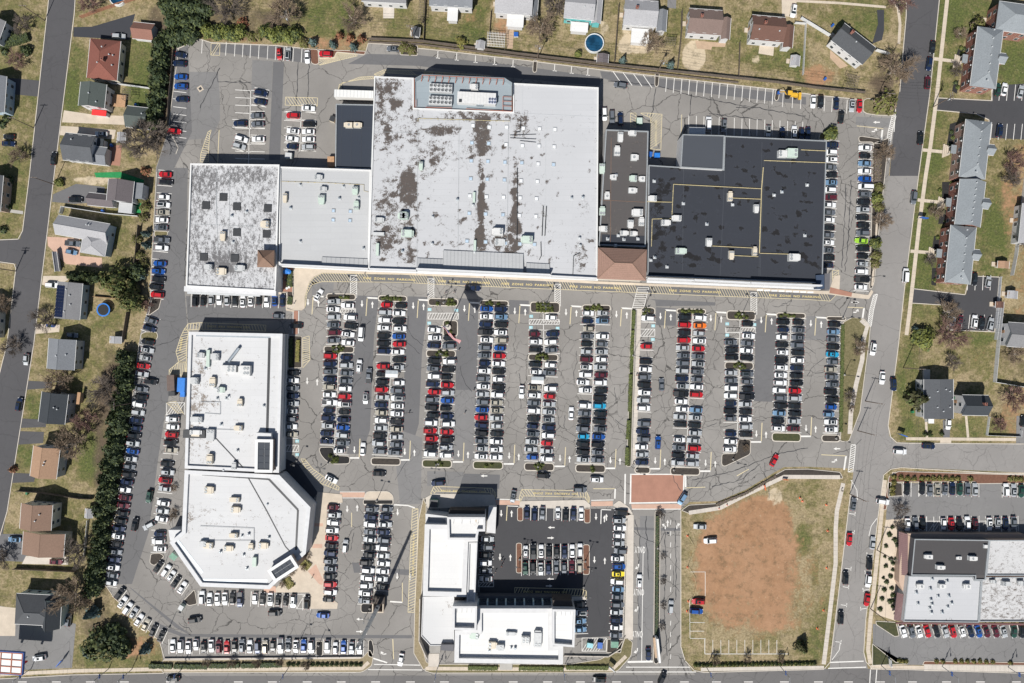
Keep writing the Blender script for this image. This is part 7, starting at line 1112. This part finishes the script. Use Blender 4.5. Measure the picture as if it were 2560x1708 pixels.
wire('along the rear boundary', [(560, 60), (735, 78), (1036, 100), (1344, 148), (1642, 184), (2185, 262), (2332, 268)], 11.1); wire('along the right street', [(2163, 1003), (2144, 1077), (2124, 1235), (2105, 1420)], 11.0, (-.8, .8)); wire('past the gravel bed', [(2192, 1375), (2176, 1522), (2165, 1720)], 11, (-.6,)); wire('from the lawn to the gravel bed', [(2258, 820), (2258, 920), (2245, 1150), (2192, 1375)], 11, (.0, .7)); 
def roadlamp(label, x, y, ang, L=6.0):
    o = thing('street_lamp', label, 'street lamp', W(x, y), R(-ang), 'street lamps along the main road'); b = MB(); b.tube((0, 0, 0), (0, 0, 9), .14, .09, n=8); b.tube((0, 0, 8.9), (L * .5, 0, 9.6), .07, n=6); b.build('pole', M['metal_grey'], o); b = MB(); b.box(L * .5, 0, 9.5, 1.0, .35, .2, 0, 0, True); b.build('lamp_head', M['metal_pale'], o); b = MB(); b.box(0, 0, 5.0, 1.5, .06, 1.0, 0, 0, True); b.build('banner_sign', M['plastic_blue'], o)
for i, (x, y) in enumerate(((78, 1672), (272, 1672), (330, 1673), (455, 1673), (720, 1672), (1093, 1672), (1408, 1672), (1766, 1668), (1949, 1664), (2203, 1664), (2355, 1666), (2520, 1668))): roadlamp('%s street lamp from the left along the main road' % nth(i + 1), x, y, 90)
# ---- flagpole and flag
fp = thing('flagpole', 'tall white flagpole standing in its own kerb island', 'flagpole', W(1121, 818)); b = MB(); b.lathe([(1.0, .0), (1.0, .9), (.85, 1.0)], 12); b.build('pedestal', M['concrete_pale'], fp); b = MB(); b.tube((0, 0, 1), (0, 0, 22), .22, .1, n=10); b.build('pole', M['trim_white'], fp); b = MB(); b.lathe([(.05, 22), (.22, 22.1), (.22, 22.3), (.05, 22.45)], 8); b.build('finial', M['pipe_yellow'], fp)
c0_ = W(1121, 818, 0); fo = thing('flag', 'American flag streaming from the tall white flagpole', 'flag', (c0_[0], c0_[1], 0), R(-42)); fl, fh = 7.6, 4.4
def flagpt(u, v): return (u * fl + .15, .4 * math.sin(u * 7.5 + v) * u ** .5 + .1 * math.sin(u * 15) - v * 1.4 * (.35 + .65 * u), 21.6 - v * fh - u * 1.1 - .25 * u * u * fl * .25)
for i in range(13):
    u0 = .4 if i < 7 else 0.0; b = MB(); b.grid([[flagpt(u0 + (1 - u0) * k / 14, (i + j) / 13) for k in range(15)] for j in (0, 1)]); b.build('stripe', M['flag_red' if i % 2 == 0 else 'flag_white'], fo)
b = MB(); b.grid([[flagpt(.4 * k / 8, 7 / 13 * j / 4) for k in range(9)] for j in range(5)]); cn = b.build('canton', M['flag_blue'], fo); b = MB()
for r_ in range(5):
    for c_ in range(6):
        p = Vector(flagpt(.4 * (c_ + .5) / 6, 7 / 13 * (r_ + .5) / 5)); 
        for s in (-.03, .03): b.face([(p.x + .1 * math.cos(k * 1.2566), p.y + s, p.z + .1 * math.sin(k * 1.2566)) for k in range(5)])
b.build('star', M['flag_white'], cn)
# ---- monopole tower with walled compound
mp = thing('monopole_tower', 'tall pale tapered monopole leaning over the bottom row from its compound', 'tower', W(948, 1511)); b = MB(); b.tube((0, 0, 0), (0, 0, 34), .75, .5, n=14); b.build('shaft', M['canopy_white'], mp); b = MB()
for z in (10, 20, 30): b.lathe([(.8 - z * .008, z), (.8 - z * .008, z + .25)], 14)
b.build('flange', M['metal_grey'], mp); b = MB(); b.lathe([(.55, 34), (.55, 35), (.2, 35.3)], 14); b.build('cap', M['metal_grey'], mp)
cp = thing('compound_wall', 'square tan walled compound around the monopole foot', 'enclosure', W(948, 1512), -.03); b = MB()
for sx, sy, w, d in ((0, 1.7, 3.9, .25), (0, -1.7, 3.9, .25), (1.82, 0, .25, 3.15), (-1.82, 0, .25, 3.15)): b.box(sx, sy, 0, w, d, 2.4)
b.build('wall', M['wall_tan'], cp); b = MB()
for sx, sy, w, d in ((0, 1.7, 4.1, .4), (0, -1.7, 4.1, .4), (1.82, 0, .4, 2.98), (-1.82, 0, .4, 2.98)): b.box(sx, sy, 2.4, w, d, .12)
b.build('coping', M['concrete'], cp)
cab = thing('equipment_cabinet', 'dark equipment shelter behind the monopole compound', 'shelter', W(950, 1494), -.03); b = MB(); b.box(0, 0, 0, 4.0, 2.2, 2.6); b.build('body', M['metal_dark'], cab); b = MB(); b.box(0, 0, 2.6, 4.3, 2.5, .15); b.build('roof', M['dark_shingle'], cab)
# ================================================================ fences
def fence(label, pts, h=1.8, mat='wood_fence', post=3.0, th=.08, cat='fence', z=0.0):
    o = thing('fence', label, cat, (0, 0, 0))
    for p, q in zip(pts, pts[1:]):
        a, c = Vector(W(*p)[:2]), Vector(W(*q)[:2]); n = max(1, round((c - a).length / post)); d = (c - a) / n; u = d.normalized(); nr = Vector((-u.y, u.x)) * th / 2
        for k in range(n):
            s, e = a + d * k + u * .08, a + d * (k + 1) - u * .08; b = MB(); b.prism([tuple(s - nr), tuple(e - nr), tuple(e + nr), tuple(s + nr)], z + .05, z + h + random.uniform(-.04, .04)); b.build('panel', M[mat], o)
            b = MB(); g = a + d * k; b.box(g.x, g.y, z, .14, .14, h + .12); b.build('post', M[mat], o)
    return o
fence('long weathered timber fence along the rear boundary', P('925,100 1055,106 1300,138 1520,164 1940,208 2040,222 2160,234'), 2.0, post=4.0); fence('low timber retaining fence behind the rear bays', P('921,107 1055,113 1300,144 1520,171 1845,208'), .9, post=6.0, th=.3)
fence('red-brown timber fence below the top left pool', P('205,46 260,26 340,0 420,-20'), 1.8, 'wood_red'); fence('timber fence down from the first garden to the rear boundary', P('1065,-10 1060,105'), 1.6); fence('thin fence beside the lawn and garden plot', P('1228,30 1222,105'), 1.4, 'wood_fence'); fence('timber fence right of the pale porch roof yard', P('1703,30 1702,80 1692,178'), 1.8); fence('timber fence beside the round pool', P('1546,15 1535,160'), 1.8); fence('thin fence between the mauve and chocolate roofs', P('1848,108 1845,195'), 1.4); fence('white fence between the chocolate roof and the turned house', P('1985,60 2012,62 2005,190'), 1.5, 'vinyl_white', 6); fence('white fence running to the turned house', P('2000,48 2072,92'), 1.8, 'vinyl_white'); fence('white fence wing on the right of the turned house', P('2187,128 2220,138'), 1.8, 'vinyl_white')
fence('white vinyl fence beside the grey-green garage lawn', P('280,210 385,224'), 1.6, 'vinyl_white'); fence('white fence above the pale metal-roofed house', P('156,535 160,518 270,535 350,542'), 1.8, 'vinyl_white'); fence('dark fence along the left car park boundary lower down', P('330,740 312,850'), 2.0, 'wood_fence'); fence('dark fence along the left car park boundary above the trampoline', P('352,565 345,640 338,690'), 2.2, 'wood_fence'); fence('dark fence between the left bays and gardens at the top', P('438,120 425,260 422,318'), 1.6, 'wood_fence'); fence('timber fence between tan-roofed and cream houses', P('48,1226 105,1230 205,1245 235,1246'), 1.8, 'wall_grey' if False else 'wood_fence'); fence('long timber fence below the cream house', P('40,1420 195,1427'), 1.8); fence('white slatted fence beside the evergreen belt', P('222,1300 213,1395'), 1.2, 'vinyl_white'); fence('tall white vinyl fence around the right yards', P('2492,795 2500,850 2482,955 2560,968') if False else P('2495,770 2485,850') , 1.8, 'vinyl_white'); fence('tall white vinyl fence right of the plain grey roof lawn', P('2500,770 2490,870 2482,955 2570,970'), 1.9, 'vinyl_white'); fence('white picket fence beside the slate two-storey house', P('2470,1042 2464,1088 2548,1091 2550,1075'), 1.2, 'vinyl_white'); fence('white fence behind the middle flats lawn', P('2560,440 2550,530 2535,640 2525,690'), 1.8, 'vinyl_white'); fence('fence behind the lower court', P('2498,693 2492,760 2485,822'), 1.4, 'vinyl_white'); fence('white retaining rail below the long bottom row', P('412,1646 905,1642'), .7, 'concrete_pale', 8, .4, 'wall'); fence('white rail along the right office edge', P('1566,1300 1556,1590'), .9, 'concrete_pale', 8, .3, 'wall'); fence('white retaining wall below the office service corner', P('1410,1638 1520,1640 1552,1620 1562,1590'), .8, 'concrete_pale', 6, .3, 'wall'); fence('thin garden fence above the trampoline', P('237,742 310,748'), 1.2, 'wood_deck'); fence('dark retaining edge wall along the office terrace', P('1052,1490 1050,1595 1070,1640'), 2.8, 'concrete_pale', 6, .3, 'wall')
# ================================================================ garden and yard things
def disc(o, nm, r0, r1, z0, z1, mat, n=24): b = MB(); b.lathe([(r1, z0), (r1, z1), (r0, z1)], n); return b.build(nm, M[mat], o)
tp = thing('trampoline', 'round black trampoline with blue rim in the left garden', 'trampoline', W(262, 775, .9)); b = MB(); b.lathe([(1.9, .85), (1.9, .9)], 24); b.build('mat', M['rubber'], tp); b = MB(); b.ring([(2.4 * math.cos(k * .2618), 2.4 * math.sin(k * .2618)) for k in range(24)], [(1.95 * math.cos(k * .2618), 1.95 * math.sin(k * .2618)) for k in range(24)], .85, .95); b.build('padding', M['dumpster_blue'], tp); 
for k in range(6): b = MB(); b.tube((2.3 * math.cos(k), 2.3 * math.sin(k), 0), (2.3 * math.cos(k), 2.3 * math.sin(k), .85), .05); b.build('leg', M['galvanised'], tp)
for l, x, y, r in (('round above-ground pool with dark blue water and white rim', 1485, 111, 3.4), ('round blue pool at the top left edge', 297, -2, 2.8)):
    p = thing('swimming_pool', l, 'pool', W(x, y)); n = 28; cs = [(math.cos(2 * math.pi * k / n), math.sin(2 * math.pi * k / n)) for k in range(n)]; b = MB(); b.ring([(r * c, r * s) for c, s in cs], [((r - .3) * c, (r - .3) * s) for c, s in cs], 0, 1.2); b.build('rim', M['pool_deck'], p); b = MB(); b.face([((r - .28) * c, (r - .28) * s, .95) for c, s in cs]); b.build('water', M['water'], p)
def boxthing(nm, label, cat, x, y, w, h, ht, rot, mat, lid=None, group=None):
    o = thing(nm, label, cat, W(x, y, ht), R(-rot), group); o.location.z = 0.025; b = MB(); b.box(0, 0, 0, w, h, ht); b.build('body', M[mat], o)
    if lid: b = MB(); b.box(0, 0, ht, w * .98, h * .98, .08); b.build('lid', M[lid], o)
    return o
ct = thing('roll_off_container', 'brown roll-off container truck beside the retail building', 'container truck', W(427, 964, 2.4), R(2)); ct.location.z = .04; b = MB(); b.box(0, .9, .5, 2.6, 5.6, 2.0, bottom=True); b.build('container', M['dumpster_brown'], ct); b = MB(); b.box(0, -2.9, .4, 2.2, 1.6, 1.7); b.build('cab', M['metal_dark'], ct)
cu = thing('roll_off_container', 'bright blue roll-off container truck beside the retail building', 'container truck', W(453, 968, 2.4), R(-3)); cu.location.z = .04; b = MB(); b.box(0, .8, .5, 2.7, 5.0, 2.1, bottom=True); b.build('container', M['dumpster_blue'], cu); b = MB(); b.box(.3, -2.6, .4, 1.6, 1.8, 1.5); b.build('cab', M['dumpster_blue'], cu); b = MB(); b.box(0, .8, 2.605, 2.5, 4.8, .05); b.build('tarpaulin', M['dumpster_blue'], cu)
for o_, yy in ((ct, (2.2, -1.2, -2.9)), (cu, (2.0, -1.0, -2.6))):
    for s in (-1, 1):
        for y_ in yy: b = MB(); b.tube((s * .95, y_, .48), (s * 1.25, y_, .48), .48, n=10); b.build('wheel', M['rubber'], o_)
tl = thing('semi_trailer', 'long white box trailer backed up to the white roof', 'trailer', W(885, 235, 3.8), R(-2)); tl.location.z = .03; b = MB(); b.box(0, 0, 1.1, 13.6, 2.6, 2.8, bottom=True); b.build('box', M['canopy_white'], tl); b = MB()
for k in range(11): b.box(-6.2 + k * 1.24, 0, 3.9, .1, 2.5, .04)
b.build('roof_rib', M['metal_pale'], tl); b = MB(); b.box(-6.9, 0, 1.2, .2, 2.5, 2.6); b.build('door', M['metal_pale'], tl)
for x_ in (-5.6, -4.4):
    for s in (-1, 1): b = MB(); b.tube((x_, s * .9, .5), (x_, s * 1.25, .5), .5, n=10); b.build('wheel', M['rubber'], tl)
for s in (-.8, .8): b = MB(); b.box(4.2, s, 0, .15, .15, 1.1); b.build('landing_leg', M['metal_dark'], tl)
for l, x, y in (('cart shelter with pale canopy in the second double row', 979, 935), ('cart shelter with pale canopy in the fifth double row', 1344, 951)):
    o = thing('cart_shelter', l, 'cart shelter', W(x, y, 2.4), R(-2), 'trolley shelters'); o.location.z = .03; b = MB(); b.prism([(-2.2, -1.25), (2.2, -1.25), (2.2, 0), (-2.2, 0)], 2.3, 2.42, bottom=True); b.build('canopy', M['canopy_white'], o); b = MB(); b.face([(-2.2, .02, 2.42), (2.2, .02, 2.42), (2.2, 1.25, 2.1), (-2.2, 1.25, 2.1)]); b.build('canopy_slope', M['canopy_grey'], o)
    for sx in (-2, 0, 2):
        for sy in (-1.1, 1.1): b = MB(); b.tube((sx, sy, 0), (sx, sy, 2.2), .05); b.build('post', M['rust_red'], o)
    b = MB(); [b.tube((-2.1, s, z), (2.1, s, z), .04, n=5) for s in (-1.15, 1.15) for z in (.4, .9)]; b.build('rail', M['rust_red'], o)
for nm, l, cat, x, y, w, h, ht, rot, mt, ld in (('dumpster', 'pale green dumpster in the loading bay behind the brown roof', 'dumpster', 1599, 302, 2.0, 2.2, 1.5, 0, 'dumpster_green', 'unit_green'), ('transformer_box', 'pale green transformer box in the walled yard by the back lot', 'transformer', 721, 389, 2.4, 2.0, 1.6, 5, 'unit_green', 'unit_grey'), ('storage_box', 'orange-brown storage box beside the navy roof', 'storage box', 827, 404, 2.4, 3.6, 2.2, 0, 'wood_deck', 'wood_deck'), ('dumpster', 'small tan dumpster by the navy roof wall', 'dumpster', 831, 297, 1.9, 2.0, 1.4, 20, 'unit_beige', 'metal_dark'), ('storage_container', 'white container behind the slate roof block', 'container', 1743, 327, 5.8, 2.4, 2.4, 2, 'unit_white', 'metal_pale'), ('dumpster', 'blue dumpster in the service gap beside the brown roof', 'dumpster', 1643, 388, 2.0, 1.6, 1.4, 0, 'plastic_blue', 'dumpster_blue'), ('dumpster', 'second blue dumpster in the service gap', 'dumpster', 1626, 385, 1.4, 1.6, 1.4, 8, 'dumpster_blue', 'plastic_blue'), ('recycling_skip', 'turquoise-lidded skip in the hatched office corner', 'skip', 1475, 1614, 2.2, 1.7, 1.3, 10, 'dumpster_green', 'paint_blue'), ('recycling_skip', 'dark skip in the hatched office corner', 'skip', 1500, 1614, 1.8, 2.2, 1.3, 5, 'metal_dark', 'plastic_blue'), ('transformer_box', 'green transformer box in the office corner bed', 'transformer', 1537, 1612, 2.6, 2.2, 1.7, 2, 'unit_green', 'dumpster_green'), ('transformer_box', 'pale green transformer by the slanted row', 'transformer', 433, 1392, 2.4, 2.0, 1.6, 40, 'unit_green', 'dumpster_green'), ('transformer_box', 'dark transformer box at the office entrance corner', 'transformer', 1084, 1259, 3.0, 2.6, 2.0, 3, 'dumpster_green', 'metal_dark'), ('donation_bin', 'pale clothes bin by the slanted corner', 'bin', 452, 1520, 1.6, 1.8, 1.7, 30, 'unit_green', 'unit_grey'), ('hot_tub', 'white hot tub behind the garden plot house', 'hot tub', 1290, 86, 1.6, 1.6, .8, 0, 'vinyl_white', 'plastic_blue')): boxthing(nm, l, cat, x, y, w, h, ht, rot, mt, ld)
for i, (x, y, mt) in enumerate(((118, 814, 'plastic_blue'), (124, 815, 'plastic_green'), (131, 815, 'plastic_blue'), (277, 363, 'plastic_blue'), (338, 262, 'plastic_blue'), (345, 263, 'plastic_green'), (2064, 196, 'plastic_blue'), (255, 527, 'plastic_blue'), (2283, 1030, 'plastic_green'), (2388, 995, 'plastic_green'), (66, 1234, 'plastic_green'), (2083, 62, 'plastic_blue'))): boxthing('wheelie_bin', '%s wheelie bin, %s among the garden bins' % (mt[8:], nth(i + 1)), 'bin', x, y, .7, .8, 1.1, i * 20, mt, mt, 'garden wheelie bins')
# petrol canopy
pc = thing('petrol_canopy', 'petrol station canopy with blue edge and red beams', 'canopy', W(42, 1640, 5.2), R(-4)); b = MB(); b.box(0, 0, 4.6, 11.6, 7.6, .5, 0, 0, True); b.build('deck', M['canopy_white'], pc); b = MB(); b.ring([(-5.9, -3.9), (5.9, -3.9), (5.9, 3.9), (-5.9, 3.9)], [(-5.75, -3.75), (5.75, -3.75), (5.75, 3.75), (-5.75, 3.75)], 4.3, 5.3); b.build('fascia', M['plastic_blue'], pc); b = MB()
for x_ in (-5.5, -1.8, 1.9, 5.5): b.box(x_, 0, 5.1, .3, 7.3, .22)
for y_ in (-3.5, -1.2, 1.2, 3.5): b.box(0, y_, 5.1, 11.2, .28, .2)
b.build('roof_beam', M['rust_red'], pc)
for x_ in (-3.6, 3.6): b = MB(); b.box(x_, 0, 0, .4, .4, 4.6); b.build('column', M['trim_white'], pc); b = MB(); b.box(x_, -1.6, 0, .7, .5, 1.6); b.build('pump', M['paint_red'], pc)
# backhoe
bh = thing('backhoe_loader', 'yellow backhoe loader parked against the rear fence', 'backhoe', W(1971, 240, 1), R(-4)); b = MB(); b.box(1.2, 0, .7, 2.6, 1.3, .9, bottom=True); b.box(2.6, 0, .6, .5, 1.2, .8, bottom=True); b.build('body', M['machine_yellow'], bh); b = MB(); b.box(-.5, 0, .7, 1.4, 1.5, 2.1, bottom=True, top=.9); b.build('cab', M['glass_dark'], bh); b = MB(); b.box(-.5, 0, 2.8, 1.6, 1.6, .1); b.build('cab_roof', M['machine_yellow'], bh); b = MB(); b.prism([(3.4, -1.2), (4.3, -1.2), (4.3, 1.2), (3.4, 1.2)], .1, .8); b.build('bucket', M['machine_yellow'], bh); b = MB(); b.tube((1.6, .8, 1.3), (3.6, .8, .6), .1); b.tube((1.6, -.8, 1.3), (3.6, -.8, .6), .1); b.build('loader_arm', M['machine_yellow'], bh); b = MB(); b.tube((-1.2, 0, 1.2), (-2.6, .3, 3.0), .16); b.tube((-2.6, .3, 3.0), (-3.8, .5, 1.6), .13); b.build('boom', M['machine_yellow'], bh); b = MB(); b.box(-3.9, .5, .5, .9, .8, .9); b.build('dig_bucket', M['plastic_blue'], bh)
for x_, r_ in ((2.3, .5), (-.6, .75)):
    for s in (-1, 1): b = MB(); b.tube((x_, s * .8, r_), (x_, s * 1.15, r_), r_, n=12); b.build('wheel', M['rubber'], bh)
# cones, signs and furniture
cm = MB(); cm.box(0, 0, 0, .5, .5, .06); cm.lathe([(.2, .06), (.05, .95)], 10); CONE = cm.mesh('body', M['plastic_orange']); cb_ = MB(); cb_.lathe([(.155, .35), (.115, .55)], 10); BAND = cb_.mesh('band', M['trim_white'])
for i, (x, y) in enumerate(((1719, 1340), (1719, 1418), (1721, 1503), (1718, 1528), (2069, 1327), (2067, 1420), (2059, 1526), (2043, 1571), (1797, 1271), (1817, 1262), (2066, 1262), (2000, 1245), (2006, 1253))):
    o = thing('traffic_cone', 'orange traffic cone, %s round the edge of the vacant field' % nth(i + 1), 'cone', W(x, y), i, 'cones around the field'); ob('body', CONE, o, rz=0).scale = (1.3, 1.3, 1.2); ob('band', BAND, o).scale = (1.35, 1.35, 1.2)
rp = MB(); pr_ = None
for p in P('1721,1342 1733,1362 1732,1385 1727,1400 1721,1418') + P('1726,1425 1738,1445 1741,1465 1735,1490 1722,1503'):
    v = Vector(W(*p, .6)); (rp.tube(pr_, v, .05, n=4, cap=False) if pr_ is not None else None); pr_ = v
tag(rp.build('caution_rope', M['pipe_yellow']), 'sagging yellow rope between the cones at the field edge', 'rope')
for l, x, y, rot in (('flat orange barrier board by the bare field entrance', 1961, 1198, 5), ('standing orange sign with white disc by the field path', 1910, 1218, 80)):
    o = thing('warning_sign', l, 'sign', W(x, y), R(-rot)); b = MB(); b.box(0, 0, .5, 1.8, .12, .9, 0, 0, True); b.build('board', M['plastic_orange'], o)
    for s in (-.7, .7): b = MB(); b.box(s, 0, 0, .1, .6, .5); b.build('leg', M['metal_grey'], o)
ms = thing('monument_sign', 'white monument sign with brown plinth at the foot of the entrance median', 'sign', W(1646, 1626, 3), R(-84)); ms.location.z = .1; b = MB(); b.box(0, 0, .3, 8.5, .7, 3.2); b.build('panel', M['trim_white'], ms); b = MB(); b.box(0, -.6, 0, 7.2, 1.0, .9); b.build('plinth', M['flagstone_tan'], ms)
for l, x, y, rot, mt in (('blue and white roadside sign by the petrol canopy', 160, 1650, -50, 'plastic_blue'), ('white roadside sign in the triangular bed by the lower right lot', 2217, 1650, 85, 'trim_white'), ('slanted corner sign at the office path', 1527, 1664, 40, 'metal_pale'), ('blue sign board beside the junction lawn', 2248, 1086, 20, 'plastic_blue'), ('blue and white banner sign by the flats footpath', 2300, 548, 10, 'plastic_blue')):
    o = thing('road_sign', l, 'sign', W(x, y), R(-rot)); b = MB(); b.box(0, 0, 1.6, 2.6, .25, 1.6, 0, 0, True); b.build('panel', M[mt], o)
    for s in (-1, 1): b = MB(); b.tube((s, 0, 0), (s, 0, 1.6), .07); b.build('post', M['metal_grey'], o)
for i, (x, y) in enumerate(T('B1', '765,915 790,925 760,925')): 
    o = thing('parasol', 'blue parasol, %s on the brick terrace' % nth(i + 1), 'parasol', W(x, y, 2.2), i, 'terrace parasols'); o.location.z = .16; b = MB(); b.lathe([(.9, 2.0), (.45, 2.3), (.04, 2.5)], 8); b.build('canopy', M['dumpster_blue'], o); b = MB(); b.tube((0, 0, 0), (0, 0, 2.4), .03); b.build('pole', M['metal_pale'], o); b = MB(); b.lathe([(.45, .7), (.45, .74)], 10); b.build('table_top', M['wood_deck'], o)
for i, (x, y) in enumerate(T('B1', '780,1075 800,1065 740,990 770,1000')):
    o = thing('cafe_table', 'small round table, %s on the brick terrace' % nth(i + 1), 'table', W(x, y), 0, 'terrace tables'); o.location.z = .16; b = MB(); b.lathe([(.45, .7), (.45, .74)], 10); b.build('table_top', M['trim_white' if i < 2 else 'metal_dark'], o); b = MB(); b.tube((0, 0, 0), (0, 0, .7), .04); b.lathe([(.25, 0), (.25, .04)], 8); b.build('pedestal', M['metal_dark'], o)
# garden trellises and pergolas (open lattice)
for l, x, y, w, h, rot in (('bare wooden trellis frame along the first garden fence', 1056, 35, 14, 58, 4), ('white lattice garden frame in the vegetable plot', 1241, 105, 44, 36, 4), ('timber trellis beside the turned house yard', 2125, 210, 28, 34, 12), ('timber pergola behind the grey-green house', 324, 240, 20, 26, 5), ('stacked timber frame behind the pale porch roof', 1674, 110, 24, 20, 5)):
    o = thing('garden_trellis', l, 'trellis', W(x, y, 2), R(-rot)); W_, H_ = w / S, h / S
    for k in range(int(W_ / .55) + 1): b = MB(); b.box(-W_ / 2 + k * .55, 0, 2.0, .09, H_, .08, 0, 0, True); b.build('slat', M['wood_fence' if 'white' not in l else 'trim_white'], o)
    for k in range(int(H_ / .9) + 1): b = MB(); b.box(0, -H_ / 2 + k * .9, 2.09, W_, .09, .08, 0, 0, True); b.build('slat', M['wood_fence' if 'white' not in l else 'trim_white'], o)
    for sx in (-1, 1):
        for sy in (-1, 1): b = MB(); b.box(sx * W_ / 2, sy * H_ / 2, 0, .12, .12, 2.1); b.build('post', M['wood_fence'], o)
for l, x, y in (('square storm drain cap in the upper left lot', 501, 222), ):
    b = MB(); c = W(x, y); b.box(c[0], c[1], .03, 1.9, 1.9, .06, .6); o = tag(b.build('drain_cap', M['concrete']), l, 'drain'); b = MB(); b.box(c[0], c[1], .09, 1.0, 1.0, .02, .6); b.build('grate', M['metal_dark'], o)
# ================================================================ people
def person_mesh():
    v = [(0, 0, .95), (0, 0, 1.2), (0, 0, 1.42), (0, 0, 1.52), (0, .01, 1.66), (.2, 0, 1.4), (.27, .03, 1.12), (.26, .14, .88), (-.2, 0, 1.4), (-.27, -.02, 1.12), (-.26, -.1, .88), (.1, 0, .9), (.11, .14, .5), (.11, .1, .08), (.11, .24, .04), (-.1, 0, .9), (-.11, -.08, .5), (-.11, -.22, .1), (-.11, -.1, .04)]
    e = [(0, 1), (1, 2), (2, 3), (3, 4), (2, 5), (5, 6), (6, 7), (2, 8), (8, 9), (9, 10), (0, 11), (11, 12), (12, 13), (13, 14), (0, 15), (15, 16), (16, 17), (17, 18)]
    rad = [.15, .15, .16, .06, .11, .075, .055, .045, .075, .055, .045, .1, .075, .05, .05, .1, .075, .05, .05]
    me = bpy.data.meshes.new('person'); me.from_pydata(v, e, []); o = bpy.data.objects.new('person', me); COL.objects.link(o); m = o.modifiers.new('s', 'SKIN')
    for i, r in enumerate(rad): me.skin_vertices[0].data[i].radius = (r, r * (.75 if i in (0, 1, 2) else 1)); me.skin_vertices[0].data[i].use_root = (i == 0)
    m2 = o.modifiers.new('u', 'SUBSURF'); m2.levels = 1; m2.render_levels = 1; bpy.context.view_layer.update(); out = bpy.data.meshes.new_from_object(o.evaluated_get(bpy.context.evaluated_depsgraph_get())); bpy.data.objects.remove(o); return out
plain('skin', (.45, .28, .2), .6); plain('cloth_dark', (.02, .022, .03), .9); plain('cloth_blue', (.04, .08, .2), .9); plain('cloth_pale', (.5, .48, .45), .9); plain('cloth_red', (.35, .04, .04), .9); plain('hair', (.03, .02, .015), .8)
PM = person_mesh(); PMV = {}
def person(label, x, y, ang, top, leg):
    k = (top, leg)
    if k not in PMV:
        me = PM.copy(); me.materials.clear(); [me.materials.append(M[m]) for m in (leg, top, 'skin', 'hair')]
        for p in me.polygons: z = p.center.z; p.material_index = 3 if z > 1.68 else 2 if z > 1.47 or (z < .95 and abs(p.center.x) > .21) else 1 if z > .92 else 0
        PMV[k] = me
    o = ob('person', PMV[k], None, (W(x, y)[0], W(x, y)[1], .03), R(ang)); tag(o, label, 'person', 'people walking in the car park')
for l, x, y, a, tp_, lg in (('walker in dark coat crossing the fire lane, leading', 1113, 733, 20, 'cloth_dark', 'cloth_dark'), ('walker in blue top behind the leading one at the fire lane', 1117, 731, 40, 'cloth_blue', 'cloth_dark'), ('walker in pale top nearest the shop doors', 1134, 732, 10, 'cloth_pale', 'cloth_dark'), ('second walker near the shop doors in dark clothes', 1138, 731, 60, 'cloth_dark', 'cloth_blue'), ('walker at the edge of the third row top island', 1068, 742, 0, 'cloth_pale', 'cloth_dark'), ('shopper at the shop front pavement', 1058, 684, 90, 'cloth_dark', 'cloth_dark'), ('shopper in red top on the shop front pavement', 1211, 693, 90, 'cloth_red', 'cloth_dark'), ('walker in the aisle right of the third row', 1147, 876, 0, 'cloth_pale', 'cloth_dark'), ('walker in the aisle left of the fourth row', 1185, 975, 0, 'cloth_dark', 'cloth_dark'), ('walker in the aisle left of the third row', 1023, 1032, 0, 'cloth_dark', 'cloth_blue'), ('walker with pale top in the third aisle', 1162, 1033, 0, 'cloth_pale', 'cloth_dark'), ('walker leading the group of three in the office car park', 1255, 1398, 10, 'cloth_dark', 'cloth_dark'), ('middle walker of the group of three in the office car park', 1259, 1404, 10, 'cloth_blue', 'cloth_dark'), ('last walker of the group of three in the office car park', 1254, 1414, 10, 'cloth_red', 'cloth_dark'), ('walker beside the office wing cars', 1239, 1428, 20, 'cloth_pale', 'cloth_dark'), ('walker on the paved plaza', 782, 1442, 30, 'cloth_dark', 'cloth_dark'), ('walker near the yellow plaza bed', 735, 1463, 0, 'cloth_dark', 'cloth_blue'), ('walker beside the hedge divider path', 1591, 938, 0, 'cloth_red', 'cloth_dark'), ('walker at the foot of the hedge divider path', 1583, 1158, 0, 'cloth_dark', 'cloth_dark'), ('walker on the field path by the right street', 2103, 1226, 20, 'cloth_dark', 'cloth_dark'), ('walker by the shops second crossing in pale top', 913, 684, 90, 'cloth_pale', 'cloth_blue'), ('walker near the terrace bed', 737, 758, 30, 'cloth_blue', 'cloth_dark')): person(l, x, y, a, tp_, lg)
